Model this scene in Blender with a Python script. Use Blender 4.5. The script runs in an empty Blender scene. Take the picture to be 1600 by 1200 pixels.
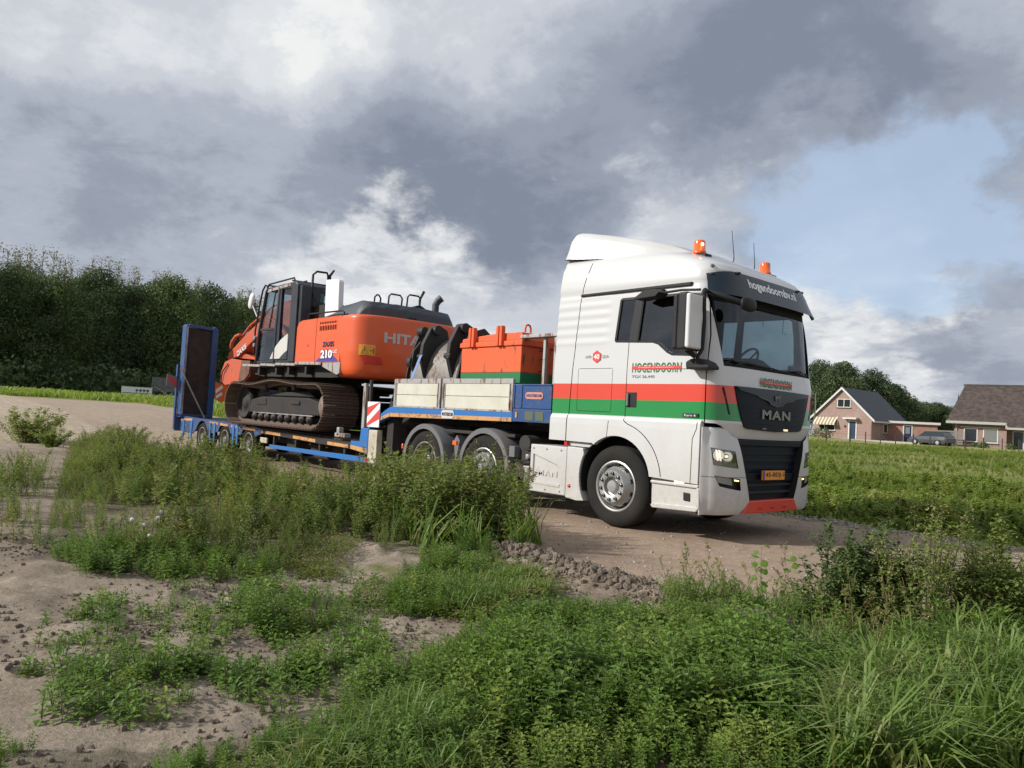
import bpy, bmesh, math, random
import numpy as np
from mathutils import Vector, Matrix

# ------------------------------------------------------------------ camera, sky, sun, exposure
SC = bpy.context.scene
COL = SC.collection
CAM = Vector((4.85027108, -7.56302397, 1.30455198))
RCW = ((0.67159041, 0.73890563, 0.05463334), (0.00344524, 0.07062175, -0.99749722), (-0.74091461, 0.67009779, 0.04488318))
cam_d = bpy.data.cameras.new('camera')
cam_o = bpy.data.objects.new('camera', cam_d)
COL.objects.link(cam_o)
_x, _y, _z = (Vector(r) for r in RCW)
_m = Matrix((_x, -_y, -_z)).transposed().to_4x4()
_m.translation = CAM
cam_o.matrix_world = _m
cam_d.sensor_fit = 'HORIZONTAL'
cam_d.sensor_width = 36.0
cam_d.lens = 1194.688 / 1600 * 36.0
cam_d.clip_start = 0.1
cam_d.clip_end = 3000
SC.camera = cam_o

LIGHT = Vector((0.85, 1.5, -1.0)).normalized()          # direction the sunlight travels
SUN_EL = math.asin(-LIGHT.z)
SUN_ROT = math.atan2(-LIGHT.x, -LIGHT.y)
world = bpy.data.worlds.new('World')
SC.world = world
world.use_nodes = True
SKY_STRENGTH = 0.1
SUN_STRENGTH = 3.7
SC.view_settings.view_transform = 'Standard'
SC.view_settings.look = 'None'
SC.view_settings.exposure = 0.32
SC.view_settings.gamma = 1.0
SC.view_settings.use_curve_mapping = False
SC.render.engine = 'CYCLES'
SC.cycles.max_bounces = 8
SC.cycles.transparent_max_bounces = 12
SC.cycles.use_denoising = True
SC.cycles.sample_clamp_indirect = 6.0


def pixdir(u, v):
    d = Vector(((u - 800) / 1194.688, (v - 600) / 1194.688, 1.0))
    w = _x * d.x + _y * d.y + _z * d.z
    return w.normalized()


class NT:
    """small node-tree helper"""
    def __init__(self, tree):
        self.t = tree
        self.n = tree.nodes
        self.l = tree.links

    def node(self, typ, **kw):
        n = self.n.new(typ)
        for k, v in kw.items():
            if k == 'inp':
                for kk, vv in v.items():
                    self.put(n.inputs[kk], vv)
            else:
                setattr(n, k, v)
        return n

    def put(self, sock, v):
        if isinstance(v, bpy.types.NodeSocket):
            self.l.new(v, sock)
        else:
            sock.default_value = v

    def math(self, op, a, b=0.0, c=None, clamp=False):
        n = self.n.new('ShaderNodeMath')
        n.operation = op
        n.use_clamp = clamp
        self.put(n.inputs[0], a)
        self.put(n.inputs[1], b)
        if c is not None:
            self.put(n.inputs[2], c)
        return n.outputs[0]

    def vmath(self, op, a, b=None, scale=None):
        n = self.n.new('ShaderNodeVectorMath')
        n.operation = op
        self.put(n.inputs[0], a)
        if b is not None:
            self.put(n.inputs[1], b)
        if scale is not None:
            self.put(n.inputs[3], scale)
        return n

    def noise(self, vec, scale, detail=4, rough=0.55, dist=0.0, out='Fac', lac=2.0):
        n = self.n.new('ShaderNodeTexNoise')
        if vec is not None:
            self.l.new(vec, n.inputs['Vector'])
        n.inputs['Scale'].default_value = scale
        n.inputs['Detail'].default_value = detail
        n.inputs['Roughness'].default_value = rough
        n.inputs['Lacunarity'].default_value = lac
        n.inputs['Distortion'].default_value = dist
        return n.outputs[out]

    def ramp(self, fac, stops, interp='LINEAR'):
        n = self.n.new('ShaderNodeValToRGB')
        self.put(n.inputs[0], fac)
        cr = n.color_ramp
        cr.interpolation = interp
        while len(cr.elements) < len(stops):
            cr.elements.new(0.5)
        for e, (p, c) in zip(cr.elements, stops):
            e.position = p
            e.color = (c, c, c, 1) if isinstance(c, (int, float)) else (c[0], c[1], c[2], 1)
        return n.outputs[0]

    def mix(self, fac, a, b, blend='MIX'):
        n = self.n.new('ShaderNodeMix')
        n.data_type = 'RGBA'
        n.blend_type = blend
        self.put(n.inputs[0], fac)
        for s, v in ((n.inputs[6], a), (n.inputs[7], b)):
            if isinstance(v, (tuple, list)):
                v = (v[0], v[1], v[2], 1)
            self.put(s, v)
        return n.outputs[2]

    def mapr(self, v, a, b, c=0.0, d=1.0, smooth=True):
        n = self.n.new('ShaderNodeMapRange')
        n.interpolation_type = 'SMOOTHSTEP' if smooth else 'LINEAR'
        self.put(n.inputs[0], v)
        for i, q in zip((1, 2, 3, 4), (a, b, c, d)):
            n.inputs[i].default_value = q
        return n.outputs[0]


def build_world():
    T = NT(world.node_tree)
    T.n.clear()
    out = T.node('ShaderNodeOutputWorld')
    bg = T.node('ShaderNodeBackground')
    T.l.new(bg.outputs[0], out.inputs[0])
    sky = T.node('ShaderNodeTexSky')
    sky.sky_type = 'NISHITA'
    sky.sun_disc = False
    sky.sun_elevation = SUN_EL
    sky.sun_rotation = SUN_ROT
    sky.air_density = 1.0
    sky.dust_density = 1.5
    tc = T.node('ShaderNodeTexCoord')
    d = T.vmath('NORMALIZE', tc.outputs['Generated']).outputs[0]
    sep = T.node('ShaderNodeSeparateXYZ')
    T.l.new(d, sep.inputs[0])
    # warp the direction so that cloud masses get ragged outlines
    w1 = T.noise(d, 3.0, 8, 0.62, out='Color')
    w = T.vmath('SCALE', T.vmath('SUBTRACT', w1, (0.5, 0.5, 0.5)).outputs[0], scale=0.34).outputs[0]
    dw = T.vmath('ADD', d, w).outputs[0]
    dw = T.vmath('NORMALIZE', dw).outputs[0]
    # flat cloud deck coordinates: direction projected on a layer overhead
    zz = T.math('MAXIMUM', sep.outputs[2], 0.0)
    den = T.math('ADD', zz, 0.30)
    comb = T.node('ShaderNodeCombineXYZ')
    T.put(comb.inputs[0], T.math('DIVIDE', sep.outputs[0], den))
    T.put(comb.inputs[1], T.math('DIVIDE', sep.outputs[1], den))
    comb.inputs[2].default_value = 0.7
    P = comb.outputs[0]
    n_big = T.noise(P, 1.6, 9, 0.60, 0.3)
    n_fine = T.noise(P, 4.6, 12, 0.68, 0.25)
    # cloud masses by where they stand in the sky (azimuth / height), brightness offset of each
    blobs = [  # px, py, angular size (deg), brightness
        (40, 80, 6, 0.30), (330, 0, 9, 0.26), (560, 20, 9, 0.24), (780, 60, 7, 0.12), (150, 190, 8, 0.02),
        (60, 330, 8, -0.18), (300, 330, 9, -0.26), (480, 230, 8, -0.26), (250, 170, 7, -0.10), (640, 180, 7, -0.14), (160, 430, 6, 0.02),
        (850, 260, 8, -0.40), (740, 330, 6, -0.36), (720, 390, 4, -0.26), (900, 340, 6, -0.16), (620, 260, 5, -0.24),
        (1010, 130, 8, -0.22), (1250, 40, 9, -0.40), (1450, 50, 8, -0.42), (1150, 120, 6, -0.26), (1590, 250, 4, -0.36), (1420, 130, 5, -0.26),
        (1030, 300, 5, 0.22), (1120, 240, 5, 0.14), (1230, 190, 4, 0.22), (1330, 205, 4, 0.16), (1215, 365, 2.4, -0.50),
        (1120, 330, 4, 0.18), (1000, 400, 4, 0.18), (1280, 420, 4, 0.16), (1450, 400, 4, 0.22), (1300, 500, 4, 0.18), (1400, 530, 3.5, 0.16),
        (1500, 460, 4, -0.08), (760, 480, 6, 0.26), (860, 450, 4, 0.14), (640, 500, 6, 0.22), (420, 430, 5, 0.16), (1430, 545, 3, -0.22), (1540, 530, 5, -0.28), (1590, 480, 3, -0.16), (1500, 590, 3, 0.10),
    ]

    def field(lst, w_):
        ac = None
        for (px, py, s_, b_) in lst:
            c_ = pixdir(px, py)
            dt_ = T.vmath('DOT_PRODUCT', w_, tuple(c_)).outputs['Value']
            k_ = 1.0 / (1 - math.cos(math.radians(s_)))
            e_ = T.math('EXPONENT', T.math('MULTIPLY', T.math('SUBTRACT', dt_, 1.0), k_))
            ac = T.math('MULTIPLY_ADD', e_, b_, ac if ac is not None else 0.0)
        return ac
    acc = field(blobs, dw)
    fl = T.math('ADD', T.math('MULTIPLY', T.math('SUBTRACT', n_big, 0.5), 1.10), T.math('MULTIPLY', T.math('SUBTRACT', n_fine, 0.5), 0.72))
    br = T.math('ADD', T.math('ADD', T.math('MULTIPLY', acc, 0.80), fl), 0.585, clamp=True)
    cloud = T.ramp(br, [(0.0, (0.182, 0.210, 0.268)), (0.25, (0.252, 0.283, 0.345)), (0.48, (0.350, 0.383, 0.446)), (0.70, (0.475, 0.502, 0.550)), (0.88, (0.59, 0.61, 0.635)), (1.0, (0.70, 0.71, 0.71))], 'EASE')
    # heaped white clouds with crisper edges
    puffs = [(590, 345, 2.6, .36), (640, 420, 3.8, .38), (560, 440, 4.2, .34), (760, 470, 4.0, .26), (470, 430, 3.0, .22), (30, 80, 3.2, .24), (1020, 290, 3.6, .22), (1130, 230, 2.8, .18), (1010, 390, 3, .20),
             (1400, 575, 4.2, .38), (1300, 380, 3.2, .22), (1500, 380, 2.6, .22), (1340, 560, 2.4, .30), (1590, 420, 2.2, .36), (1440, 470, 2.4, .22), (1290, 460, 3, .20), (1510, 610, 3, .20), (770, 560, 4, .14)]
    pf = field(puffs, dw)
    elsewhere = T.mapr(T.vmath('DOT_PRODUCT', d, tuple(pixdir(800, 500))).outputs['Value'], 0.55, 0.75, 0.16, 0.0)
    n_puff = T.noise(P, 6.5, 12, 0.62, 0.15)
    pm = T.math('ADD', T.math('ADD', pf, elsewhere), T.math('MULTIPLY', T.math('SUBTRACT', n_puff, 0.5), 1.05))
    pmask = T.mapr(pm, 0.14, 0.50)
    pcol = T.ramp(T.noise(P, 9.0, 10, 0.62, 0.2), [(0.34, (0.48, 0.50, 0.54)), (0.50, (0.66, 0.67, 0.68)), (0.64, (0.77, 0.77, 0.765))], 'EASE')
    cloud = T.mix(T.math('MULTIPLY', pmask, 0.80), cloud, pcol)
    # openings of blue sky
    holes = [(1360, 300, 5.5, 1.0), (1300, 330, 4.5, 0.7), (1480, 300, 5, 1.0), (1540, 210, 4, 0.6), (1250, 300, 3.5, 0.55), (1420, 370, 4, 0.7), (1560, 350, 4, 0.8), (1480, 420, 3.5, 0.45), (1350, 440, 3.5, 0.45), (1290, 430, 3, 0.4)]
    hol = None
    for (px, py, s, b) in holes:
        c = pixdir(px, py)
        dt = T.vmath('DOT_PRODUCT', dw, tuple(c)).outputs['Value']
        k = 1.0 / (1 - math.cos(math.radians(s)))
        e = T.math('EXPONENT', T.math('MULTIPLY', T.math('SUBTRACT', dt, 1.0), k))
        hol = T.math('MULTIPLY_ADD', e, b, hol if hol is not None else 0.0)
    # smaller gaps anywhere else in the sky, where the deck noise is thin
    gap = T.mapr(T.noise(P, 0.9, 5, 0.55, 0.2), 0.60, 0.78)
    away = T.mapr(T.vmath('DOT_PRODUCT', d, tuple(pixdir(800, 500))).outputs['Value'], 0.55, 0.75, 1.0, 0.0)
    hol = T.math('ADD', hol, T.math('MULTIPLY', gap, away))
    hn = T.math('MULTIPLY_ADD', T.math('SUBTRACT', n_fine, 0.5), -2.8, hol)
    hn = T.math('MULTIPLY_ADD', T.math('SUBTRACT', n_big, 0.5), -1.6, hn)
    hmask = T.mapr(hn, 0.42, 1.45, 0.0, 0.80)
    skyc = T.vmath('SCALE', sky.outputs[0], scale=SKY_STRENGTH).outputs[0]
    skyc = T.mix(0.66, skyc, (0.46, 0.57, 0.74))          # thin high haze in the gaps
    colr = T.mix(hmask, cloud, skyc)
    T.l.new(colr, bg.inputs[0])
    bg.inputs[1].default_value = 1.0


build_world()
sun_d = bpy.data.lights.new('sun', 'SUN')
sun_d.energy = SUN_STRENGTH
sun_d.angle = math.radians(1.5)
sun_d.color = (1.0, 0.965, 0.91)
sun_o = bpy.data.objects.new('sun', sun_d)
COL.objects.link(sun_o)
sun_o.location = (-20, -40, 30)
sun_o.rotation_euler = LIGHT.to_track_quat('-Z', 'Y').to_euler()

# ------------------------------------------------------------------ helpers
WLOC = {}


def link(o, parent=None):
    COL.objects.link(o)
    if parent is not None:
        o.parent = parent
    return o


def meta(o, label=None, cat=None, group=None, kind=None):
    if label:
        o['label'] = label
    if cat:
        o['category'] = cat
    if group:
        o['group'] = group
    if kind:
        o['kind'] = kind
    return o


def thing(name, loc, label, cat, group=None, kind=None):
    o = bpy.data.objects.new(name, None)
    o.empty_display_size = 0.2
    COL.objects.link(o)
    o.location = loc
    WLOC[o.name] = Vector(loc)
    return meta(o, label, cat, group, kind)


class MB:
    """collects primitives in world coordinates, becomes ONE mesh object"""
    def __init__(self):
        self.v = []
        self.f = []
        self.m = []
        self.s = []

    def add(self, verts, faces, mi=0, smooth=False):
        b = len(self.v)
        self.v.extend([tuple(p) for p in verts])
        for f in faces:
            self.f.append([b + i for i in f])
            self.m.append(mi)
            self.s.append(smooth)
        return self

    def box(self, x0, x1, y0, y1, z0, z1, mi=0):
        v = [(x, y, z) for z in (z0, z1) for y in (y0, y1) for x in (x0, x1)]
        return self.add(v, [(0, 2, 3, 1), (4, 5, 7, 6), (0, 1, 5, 4), (2, 6, 7, 3), (0, 4, 6, 2), (1, 3, 7, 5)], mi)

    def obox(self, c, sx, sy, sz, rot=None, mi=0):
        m = rot if rot is not None else Matrix.Identity(3)
        v = [Vector(c) + m @ Vector((x * sx / 2, y * sy / 2, z * sz / 2)) for z in (-1, 1) for y in (-1, 1) for x in (-1, 1)]
        return self.add(v, [(0, 2, 3, 1), (4, 5, 7, 6), (0, 1, 5, 4), (2, 6, 7, 3), (0, 4, 6, 2), (1, 3, 7, 5)], mi)

    def prism(self, pts, ax, a0, a1, mi=0, smooth=False):
        """pts: polygon in the two other axes (order x,y,z without ax); extruded along ax"""
        def P(p, a):
            if ax == 'y':
                return (p[0], a, p[1])
            if ax == 'x':
                return (a, p[0], p[1])
            return (p[0], p[1], a)
        n = len(pts)
        v = [P(p, a0) for p in pts] + [P(p, a1) for p in pts]
        ar = sum(pts[i][0] * pts[(i + 1) % n][1] - pts[(i + 1) % n][0] * pts[i][1] for i in range(n))
        flip = (ar > 0) != (ax == 'y')
        f0 = list(range(n))
        f1 = list(range(n, 2 * n))
        up = a1 > a0
        if flip == up:
            f0 = f0[::-1]
        else:
            f1 = f1[::-1]
        fs = []
        for i in range(n):
            j = (i + 1) % n
            q = (i, j, n + j, n + i)
            fs.append(q if flip == up else q[::-1])
        self.add(v, [f0, f1], mi, False)
        b = len(self.v) - 2 * n
        for q in fs:
            self.f.append([b + k for k in q])
            self.m.append(mi)
            self.s.append(smooth)
        return self

    def tube(self, pts, r, n=8, mi=0, close=False, caps=True, smooth=True):
        pts = [Vector(p) for p in pts]
        N = len(pts)
        rs = r if isinstance(r, (list, tuple)) else [r] * N
        rings = []
        prev = None
        for i, p in enumerate(pts):
            if close:
                t = pts[(i + 1) % N] - pts[i - 1]
            else:
                t = pts[min(i + 1, N - 1)] - pts[max(i - 1, 0)]
            t.normalize()
            if prev is None:
                a = Vector((0, 0, 1)) if abs(t.z) < 0.9 else Vector((1, 0, 0))
            else:
                a = prev
            u = (a - t * a.dot(t)).normalized()
            prev = u
            w = t.cross(u)
            rings.append([p + (u * math.cos(k * 2 * math.pi / n) + w * math.sin(k * 2 * math.pi / n)) * rs[i] for k in range(n)])
        v = [q for rg in rings for q in rg]
        f = []
        for i in range(N if close else N - 1):
            j = (i + 1) % N
            for k in range(n):
                f.append((i * n + k, i * n + (k + 1) % n, j * n + (k + 1) % n, j * n + k))
        self.add(v, f, mi, smooth)
        if caps and not close:
            self.add(rings[0], [tuple(range(n))[::-1]], mi)
            self.add(rings[-1], [tuple(range(n))], mi)
        return self

    def cyl(self, p0, p1, r, n=16, mi=0, r1=None, smooth=True):
        return self.tube([p0, p1], [r, r if r1 is None else r1], n, mi, smooth=smooth)

    def lathe(self, prof, c, axis='y', n=48, mi=0, smooth=True, a0=0.0, a1=2 * math.pi, close=False):
        """prof: list of (radius, offset along axis); revolved round c"""
        full = abs(a1 - a0 - 2 * math.pi) < 1e-6
        m = n if full else n + 1
        v = []
        for k in range(m):
            a = a0 + (a1 - a0) * k / n
            ca, sa = math.cos(a), math.sin(a)
            for (r, o) in prof:
                if axis == 'y':
                    v.append((c[0] + r * ca, c[1] + o, c[2] + r * sa))
                elif axis == 'x':
                    v.append((c[0] + o, c[1] + r * ca, c[2] + r * sa))
                else:
                    v.append((c[0] + r * ca, c[1] + r * sa, c[2] + o))
        L = len(prof)
        f = []
        for k in range(n):
            k2 = (k + 1) % m
            for i in range(L if close else L - 1):
                j = (i + 1) % L
                q = (k * L + i, k * L + j, k2 * L + j, k2 * L + i)
                f.append(q if axis != 'y' else q[::-1])
        return self.add(v, f, mi, smooth)

    def grid(self, fn, nu, nv, mi=0, smooth=True, flip=False):
        v = [fn(i / nu, j / nv) for j in range(nv + 1) for i in range(nu + 1)]
        f = []
        for j in range(nv):
            for i in range(nu):
                a = j * (nu + 1) + i
                q = (a, a + 1, a + nu + 2, a + nu + 1)
                f.append(q[::-1] if flip else q)
        return self.add(v, f, mi, smooth)


def finish(o, bevel=0.0, seg=2, wn=True, angle=35):
    if bevel > 0:
        b = o.modifiers.new('bevel', 'BEVEL')
        b.width = bevel
        b.segments = seg
        b.limit_method = 'ANGLE'
        b.angle_limit = math.radians(angle)
        b.harden_normals = False
    return o


def build(name, mb, mats, parent=None, bevel=0.0, seg=2, kind=None, label=None, autosmooth=None, weld=False):
    me = bpy.data.meshes.new(name)
    V = np.array(mb.v, dtype=float)
    c = (V.min(0) + V.max(0)) / 2
    me.from_pydata((V - c).tolist(), [], mb.f)
    for m in (mats if isinstance(mats, (list, tuple)) else [mats]):
        me.materials.append(m)
    me.polygons.foreach_set('material_index', mb.m)
    me.polygons.foreach_set('use_smooth', mb.s)
    if weld or bevel > 0:
        bm = bmesh.new()
        bm.from_mesh(me)
        bmesh.ops.remove_doubles(bm, verts=bm.verts, dist=1e-5)
        bm.to_mesh(me)
        bm.free()
    me.update()
    o = bpy.data.objects.new(name, me)
    COL.objects.link(o)
    if parent is not None:
        o.parent = parent
        o.location = Vector(c) - WLOC[parent.name]
    else:
        o.location = c
    WLOC[o.name] = Vector(c)
    if bevel > 0:
        finish(o, bevel, seg)
    if autosmooth:
        for p in me.polygons:
            p.use_smooth = True
        me.set_sharp_from_angle(angle=math.radians(autosmooth))
    if kind:
        o['kind'] = kind
    if label:
        o['label'] = label
    return o


def dup(o, delta, parent=None):
    """copy of an object and its children, moved by delta in the world"""
    c = o.copy()
    COL.objects.link(c)
    c.parent = parent
    WLOC[c.name] = WLOC[o.name] + Vector(delta)
    c.location = WLOC[c.name] - (WLOC[parent.name] if parent is not None else Vector((0, 0, 0)))
    for ch in [x for x in bpy.data.objects if x.parent == o]:
        dup(ch, delta, c)
    return c


def text_mesh(s, size, bold=0.0, extr=0.002, shear=0.0, spacing=1.0):
    cu = bpy.data.curves.new('t', 'FONT')
    cu.body = s
    cu.size = size
    cu.extrude = extr
    cu.offset = bold
    cu.shear = shear
    cu.space_character = spacing
    cu.resolution_u = 3
    to = bpy.data.objects.new('t', cu)
    COL.objects.link(to)
    dg = bpy.context.evaluated_depsgraph_get()
    me = bpy.data.meshes.new_from_object(to.evaluated_get(dg))
    bpy.data.objects.remove(to)
    v = np.array([x.co for x in me.vertices])
    f = [list(p.vertices) for p in me.polygons]
    bpy.data.meshes.remove(me)
    lo, hi = v.min(0), v.max(0)
    return v, f, lo, hi


def add_text(mb, s, org, ux, uy, width=None, height=None, bold=0.0, mi=0, extr=0.002, shear=0.0, spacing=1.0, fn=None):
    """lay text in the plane (ux, uy) from org (lower left); scaled to width/height"""
    v, f, lo, hi = text_mesh(s, 1.0, bold, extr, shear, spacing)
    ux, uy, org = Vector(ux), Vector(uy), Vector(org)
    nn = ux.cross(uy).normalized()
    sx = width / (hi[0] - lo[0]) if width else height / (hi[1] - lo[1])
    sy = height / (hi[1] - lo[1]) if height else sx
    out = []
    for p in v:
        a, b = (p[0] - lo[0]) * sx, (p[1] - lo[1]) * sy
        q = org + ux * a + uy * b + nn * (p[2])
        if fn:
            q = fn(a, b, p[2])
        out.append(q)
    mb.add(out, f, mi)
    return mb


def wnormal(o):
    m = o.modifiers.new('wn', 'WEIGHTED_NORMAL')
    m.keep_sharp = True
    m.weight = 80
    return o


def boolean(o, cutter, op='DIFFERENCE'):
    md = o.modifiers.new('b', 'BOOLEAN')
    md.operation = op
    md.solver = 'EXACT'
    md.use_self = False
    md.object = cutter
    dg = bpy.context.evaluated_depsgraph_get()
    me = bpy.data.meshes.new_from_object(o.evaluated_get(dg))
    o.modifiers.remove(md)
    old = o.data
    o.data = me
    bpy.data.meshes.remove(old)
    me.name = o.name
    bpy.data.objects.remove(cutter)
    return o


# ------------------------------------------------------------------ materials
MATS = {}


def mat(name, color, rough=0.5, metal=0.0, dirt=0.0, dirt_col=(0.16, 0.12, 0.085), noise=0.0, nscale=6.0, bump=0.0, bscale=30.0, coat=0.0, spec=0.5,
        emit=None, estr=0.0, trans=0.0, alpha=1.0, zdirt=None, ior=1.45, rust=0.0, rust_col=(0.12, 0.05, 0.025), streak=False):
    if name in MATS:
        return MATS[name]
    m = bpy.data.materials.new(name)
    m.use_nodes = True
    T = NT(m.node_tree)
    p = T.n['Principled BSDF']
    p.inputs['Roughness'].default_value = rough
    p.inputs['Metallic'].default_value = metal
    p.inputs['IOR'].default_value = ior
    p.inputs['Specular IOR Level'].default_value = spec
    p.inputs['Coat Weight'].default_value = coat
    p.inputs['Coat Roughness'].default_value = 0.06
    p.inputs['Transmission Weight'].default_value = trans
    geo = T.node('ShaderNodeNewGeometry')
    pos = geo.outputs['Position']
    c = None
    base = color
    if noise > 0:
        nz = T.noise(pos, nscale, 5, 0.6)
        f = T.mapr(nz, 0.3, 0.7)
        lo = tuple(x * (1 - noise) for x in color)
        hi = tuple(min(1, x * (1 + noise)) for x in color)
        base = T.mix(f, lo, hi)
    if rust > 0:
        v = pos
        if streak:
            mp = T.node('ShaderNodeMapping')
            mp.inputs['Scale'].default_value = (1, 1, 0.25)
            T.l.new(pos, mp.inputs[0])
            v = mp.outputs[0]
        rz = T.noise(v, 9.0, 8, 0.68)
        f = T.mapr(rz, 0.62 - 0.25 * rust, 0.70 - 0.2 * rust)
        base = T.mix(f, base, rust_col)
        T.put(p.inputs['Roughness'], T.math('MULTIPLY_ADD', f, 0.35, rough, clamp=True))
    if dirt > 0:
        nz = T.noise(pos, 2.3, 7, 0.62)
        f = T.math('MULTIPLY', T.mapr(nz, 0.35, 0.75), dirt)
        if zdirt:
            sp = T.node('ShaderNodeSeparateXYZ')
            T.l.new(pos, sp.inputs[0])
            zf = T.mapr(sp.outputs[2], zdirt[0], zdirt[1], 1.0, 0.0)
            nz2 = T.noise(pos, 14.0, 5, 0.7)
            f = T.math('ADD', T.math('MULTIPLY', f, 0.35), T.math('MULTIPLY', T.math('MULTIPLY', zf, dirt), T.mapr(nz2, 0.25, 0.75, 0.4, 1.1)), clamp=True)
        base = T.mix(f, base, dirt_col)
        if not rust:
            T.put(p.inputs['Roughness'], T.math('MULTIPLY_ADD', f, 0.5, rough, clamp=True))
    T.put(p.inputs['Base Color'], (base[0], base[1], base[2], 1) if isinstance(base, (tuple, list)) else base)
    if bump > 0:
        b = T.node('ShaderNodeBump')
        b.inputs['Strength'].default_value = bump
        b.inputs['Distance'].default_value = 0.01
        T.put(b.inputs['Height'], T.noise(pos, bscale, 6, 0.6))
        T.l.new(b.outputs[0], p.inputs['Normal'])
    if emit:
        p.inputs['Emission Color'].default_value = (*emit, 1)
        p.inputs['Emission Strength'].default_value = estr
    if alpha < 1:
        p.inputs['Alpha'].default_value = alpha
    MATS[name] = m
    return m


def glass_mat(name, tint, mixf, rough=0.02):
    """thin tinted sheet glass: part clear, part glossy by Fresnel"""
    if name in MATS:
        return MATS[name]
    m = bpy.data.materials.new(name)
    m.use_nodes = True
    T = NT(m.node_tree)
    T.n.clear()
    out = T.node('ShaderNodeOutputMaterial')
    tr = T.node('ShaderNodeBsdfTransparent')
    tr.inputs[0].default_value = (*tint, 1)
    gl = T.node('ShaderNodeBsdfGlossy')
    gl.inputs['Roughness'].default_value = rough
    gl.inputs[0].default_value = (0.9, 0.95, 1.0, 1)
    fr = T.node('ShaderNodeFresnel')
    fr.inputs[0].default_value = 1.5
    f = T.math('MULTIPLY_ADD', fr.outputs[0], 1.0, mixf, clamp=True)
    mx = T.node('ShaderNodeMixShader')
    T.l.new(f, mx.inputs[0])
    T.l.new(tr.outputs[0], mx.inputs[1])
    T.l.new(gl.outputs[0], mx.inputs[2])
    T.l.new(mx.outputs[0], out.inputs[0])
    MATS[name] = m
    return m


def livery_mat(name, stripes, white=(0.59, 0.59, 0.578)):
    """white coach paint with painted bands (flat print) at fixed heights of the body"""
    m = bpy.data.materials.new(name)
    m.use_nodes = True
    T = NT(m.node_tree)
    p = T.n['Principled BSDF']
    geo = T.node('ShaderNodeNewGeometry')
    sp = T.node('ShaderNodeSeparateXYZ')
    T.l.new(geo.outputs['Position'], sp.inputs[0])
    z = sp.outputs[2]
    base = white
    for (a, b, c) in stripes:
        f = T.math('MULTIPLY', T.math('GREATER_THAN', z, a), T.math('LESS_THAN', z, b))
        base = T.mix(f, base, c)
    nz = T.noise(geo.outputs['Position'], 2.6, 7, 0.65)
    zf = T.mapr(z, 0.3, 1.6, 1.0, 0.10)
    nz2 = T.noise(geo.outputs['Position'], 22.0, 5, 0.7)
    f = T.math('MULTIPLY', T.math('MULTIPLY', T.mapr(nz, 0.3, 0.7, 0.3, 1.0), zf), T.math('MULTIPLY', T.mapr(nz2, 0.3, 0.7, 0.55, 1.0), 0.42))
    base = T.mix(f, base, (0.30, 0.25, 0.19))
    T.put(p.inputs['Base Color'], base)
    T.put(p.inputs['Roughness'], T.math('MULTIPLY_ADD', f, 0.9, 0.24, clamp=True))
    p.inputs['Coat Weight'].default_value = 0.6
    p.inputs['Coat Roughness'].default_value = 0.04
    MATS[name] = m
    return m


RED = (0.66, 0.055, 0.025)
GREEN = (0.005, 0.23, 0.045)
M_livery = livery_mat('cab_paint', [(1.618, 1.822, RED), (1.412, 1.618, GREEN)])
M_white = mat('white_paint', (0.59, 0.59, 0.578), 0.32, coat=0.3, dirt=0.45, zdirt=(0.25, 1.25), dirt_col=(0.33, 0.28, 0.21))
M_black = mat('black_plastic', (0.014, 0.015, 0.018), 0.5, spec=.3, dirt=0.25, dirt_col=(0.08, 0.065, 0.05))
M_gap = mat('shadow_gap_rubber', (0.012, 0.012, 0.012), 0.8)
M_blackgloss = mat('gloss_black_panel', (0.005, 0.008, 0.017), 0.38, spec=0.16)
M_greyplastic = mat('grey_plastic', (0.14, 0.145, 0.155), 0.55, dirt=0.4, dirt_col=(0.2, 0.16, 0.12))
M_rubber = mat('tyre_rubber', (0.018, 0.018, 0.0175), 0.85, spec=.25, dirt=0.45, dirt_col=(0.06, 0.05, 0.04), bump=0.3, bscale=60)
M_alu = mat('dull_aluminium', (0.50, 0.50, 0.49), 0.38, 0.75, dirt=0.45, dirt_col=(0.22, 0.18, 0.14))
M_alu_dirty = mat('dirty_aluminium', (0.26, 0.255, 0.245), 0.5, 0.6, dirt=0.7, dirt_col=(0.16, 0.13, 0.10))
M_chrome = mat('bright_metal', (0.72, 0.72, 0.72), 0.16, 1.0)
M_chassis = mat('chassis_black', (0.022, 0.021, 0.020), 0.6, dirt=0.6, dirt_col=(0.07, 0.055, 0.042))
M_glass = glass_mat('windscreen_glass', (0.66, 0.82, 0.82), 0.0)
M_glass_dark = glass_mat('tinted_side_glass', (0.26, 0.33, 0.36), 0.06)
M_interior = mat('cab_interior_trim', (0.045, 0.047, 0.052), 0.8)
M_interior_l = mat('cab_interior_light', (0.16, 0.16, 0.165), 0.85)
M_red = mat('red_paint', RED, 0.35, coat=0.3, dirt=0.2, dirt_col=(0.2, 0.08, 0.05))
M_redlens = mat('red_lens', (0.55, 0.03, 0.02), 0.2)
M_orange_lens = mat('amber_lens', (0.85, 0.13, 0.02), 0.18, coat=0.5)
M_lamp_on = mat('lit_lamp', (0.9, 0.8, 0.6), 0.3, emit=(1.0, 0.88, 0.66), estr=1.1)
M_amber_on = mat('lit_amber', (0.9, 0.4, 0.1), 0.3, emit=(1.0, 0.50, 0.16), estr=3.0)
M_red_on = mat('lit_red', (0.9, 0.2, 0.1), 0.3, emit=(1.0, 0.35, 0.2), estr=2.0)
M_txt_black = mat('black_print', (0.03, 0.03, 0.035), 0.5)
M_txt_green = mat('green_print', (0.01, 0.16, 0.05), 0.5)
M_txt_red = mat('red_print', (0.62, 0.06, 0.045), 0.5)
M_txt_white = mat('white_print', (0.80, 0.81, 0.82), 0.5)
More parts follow.
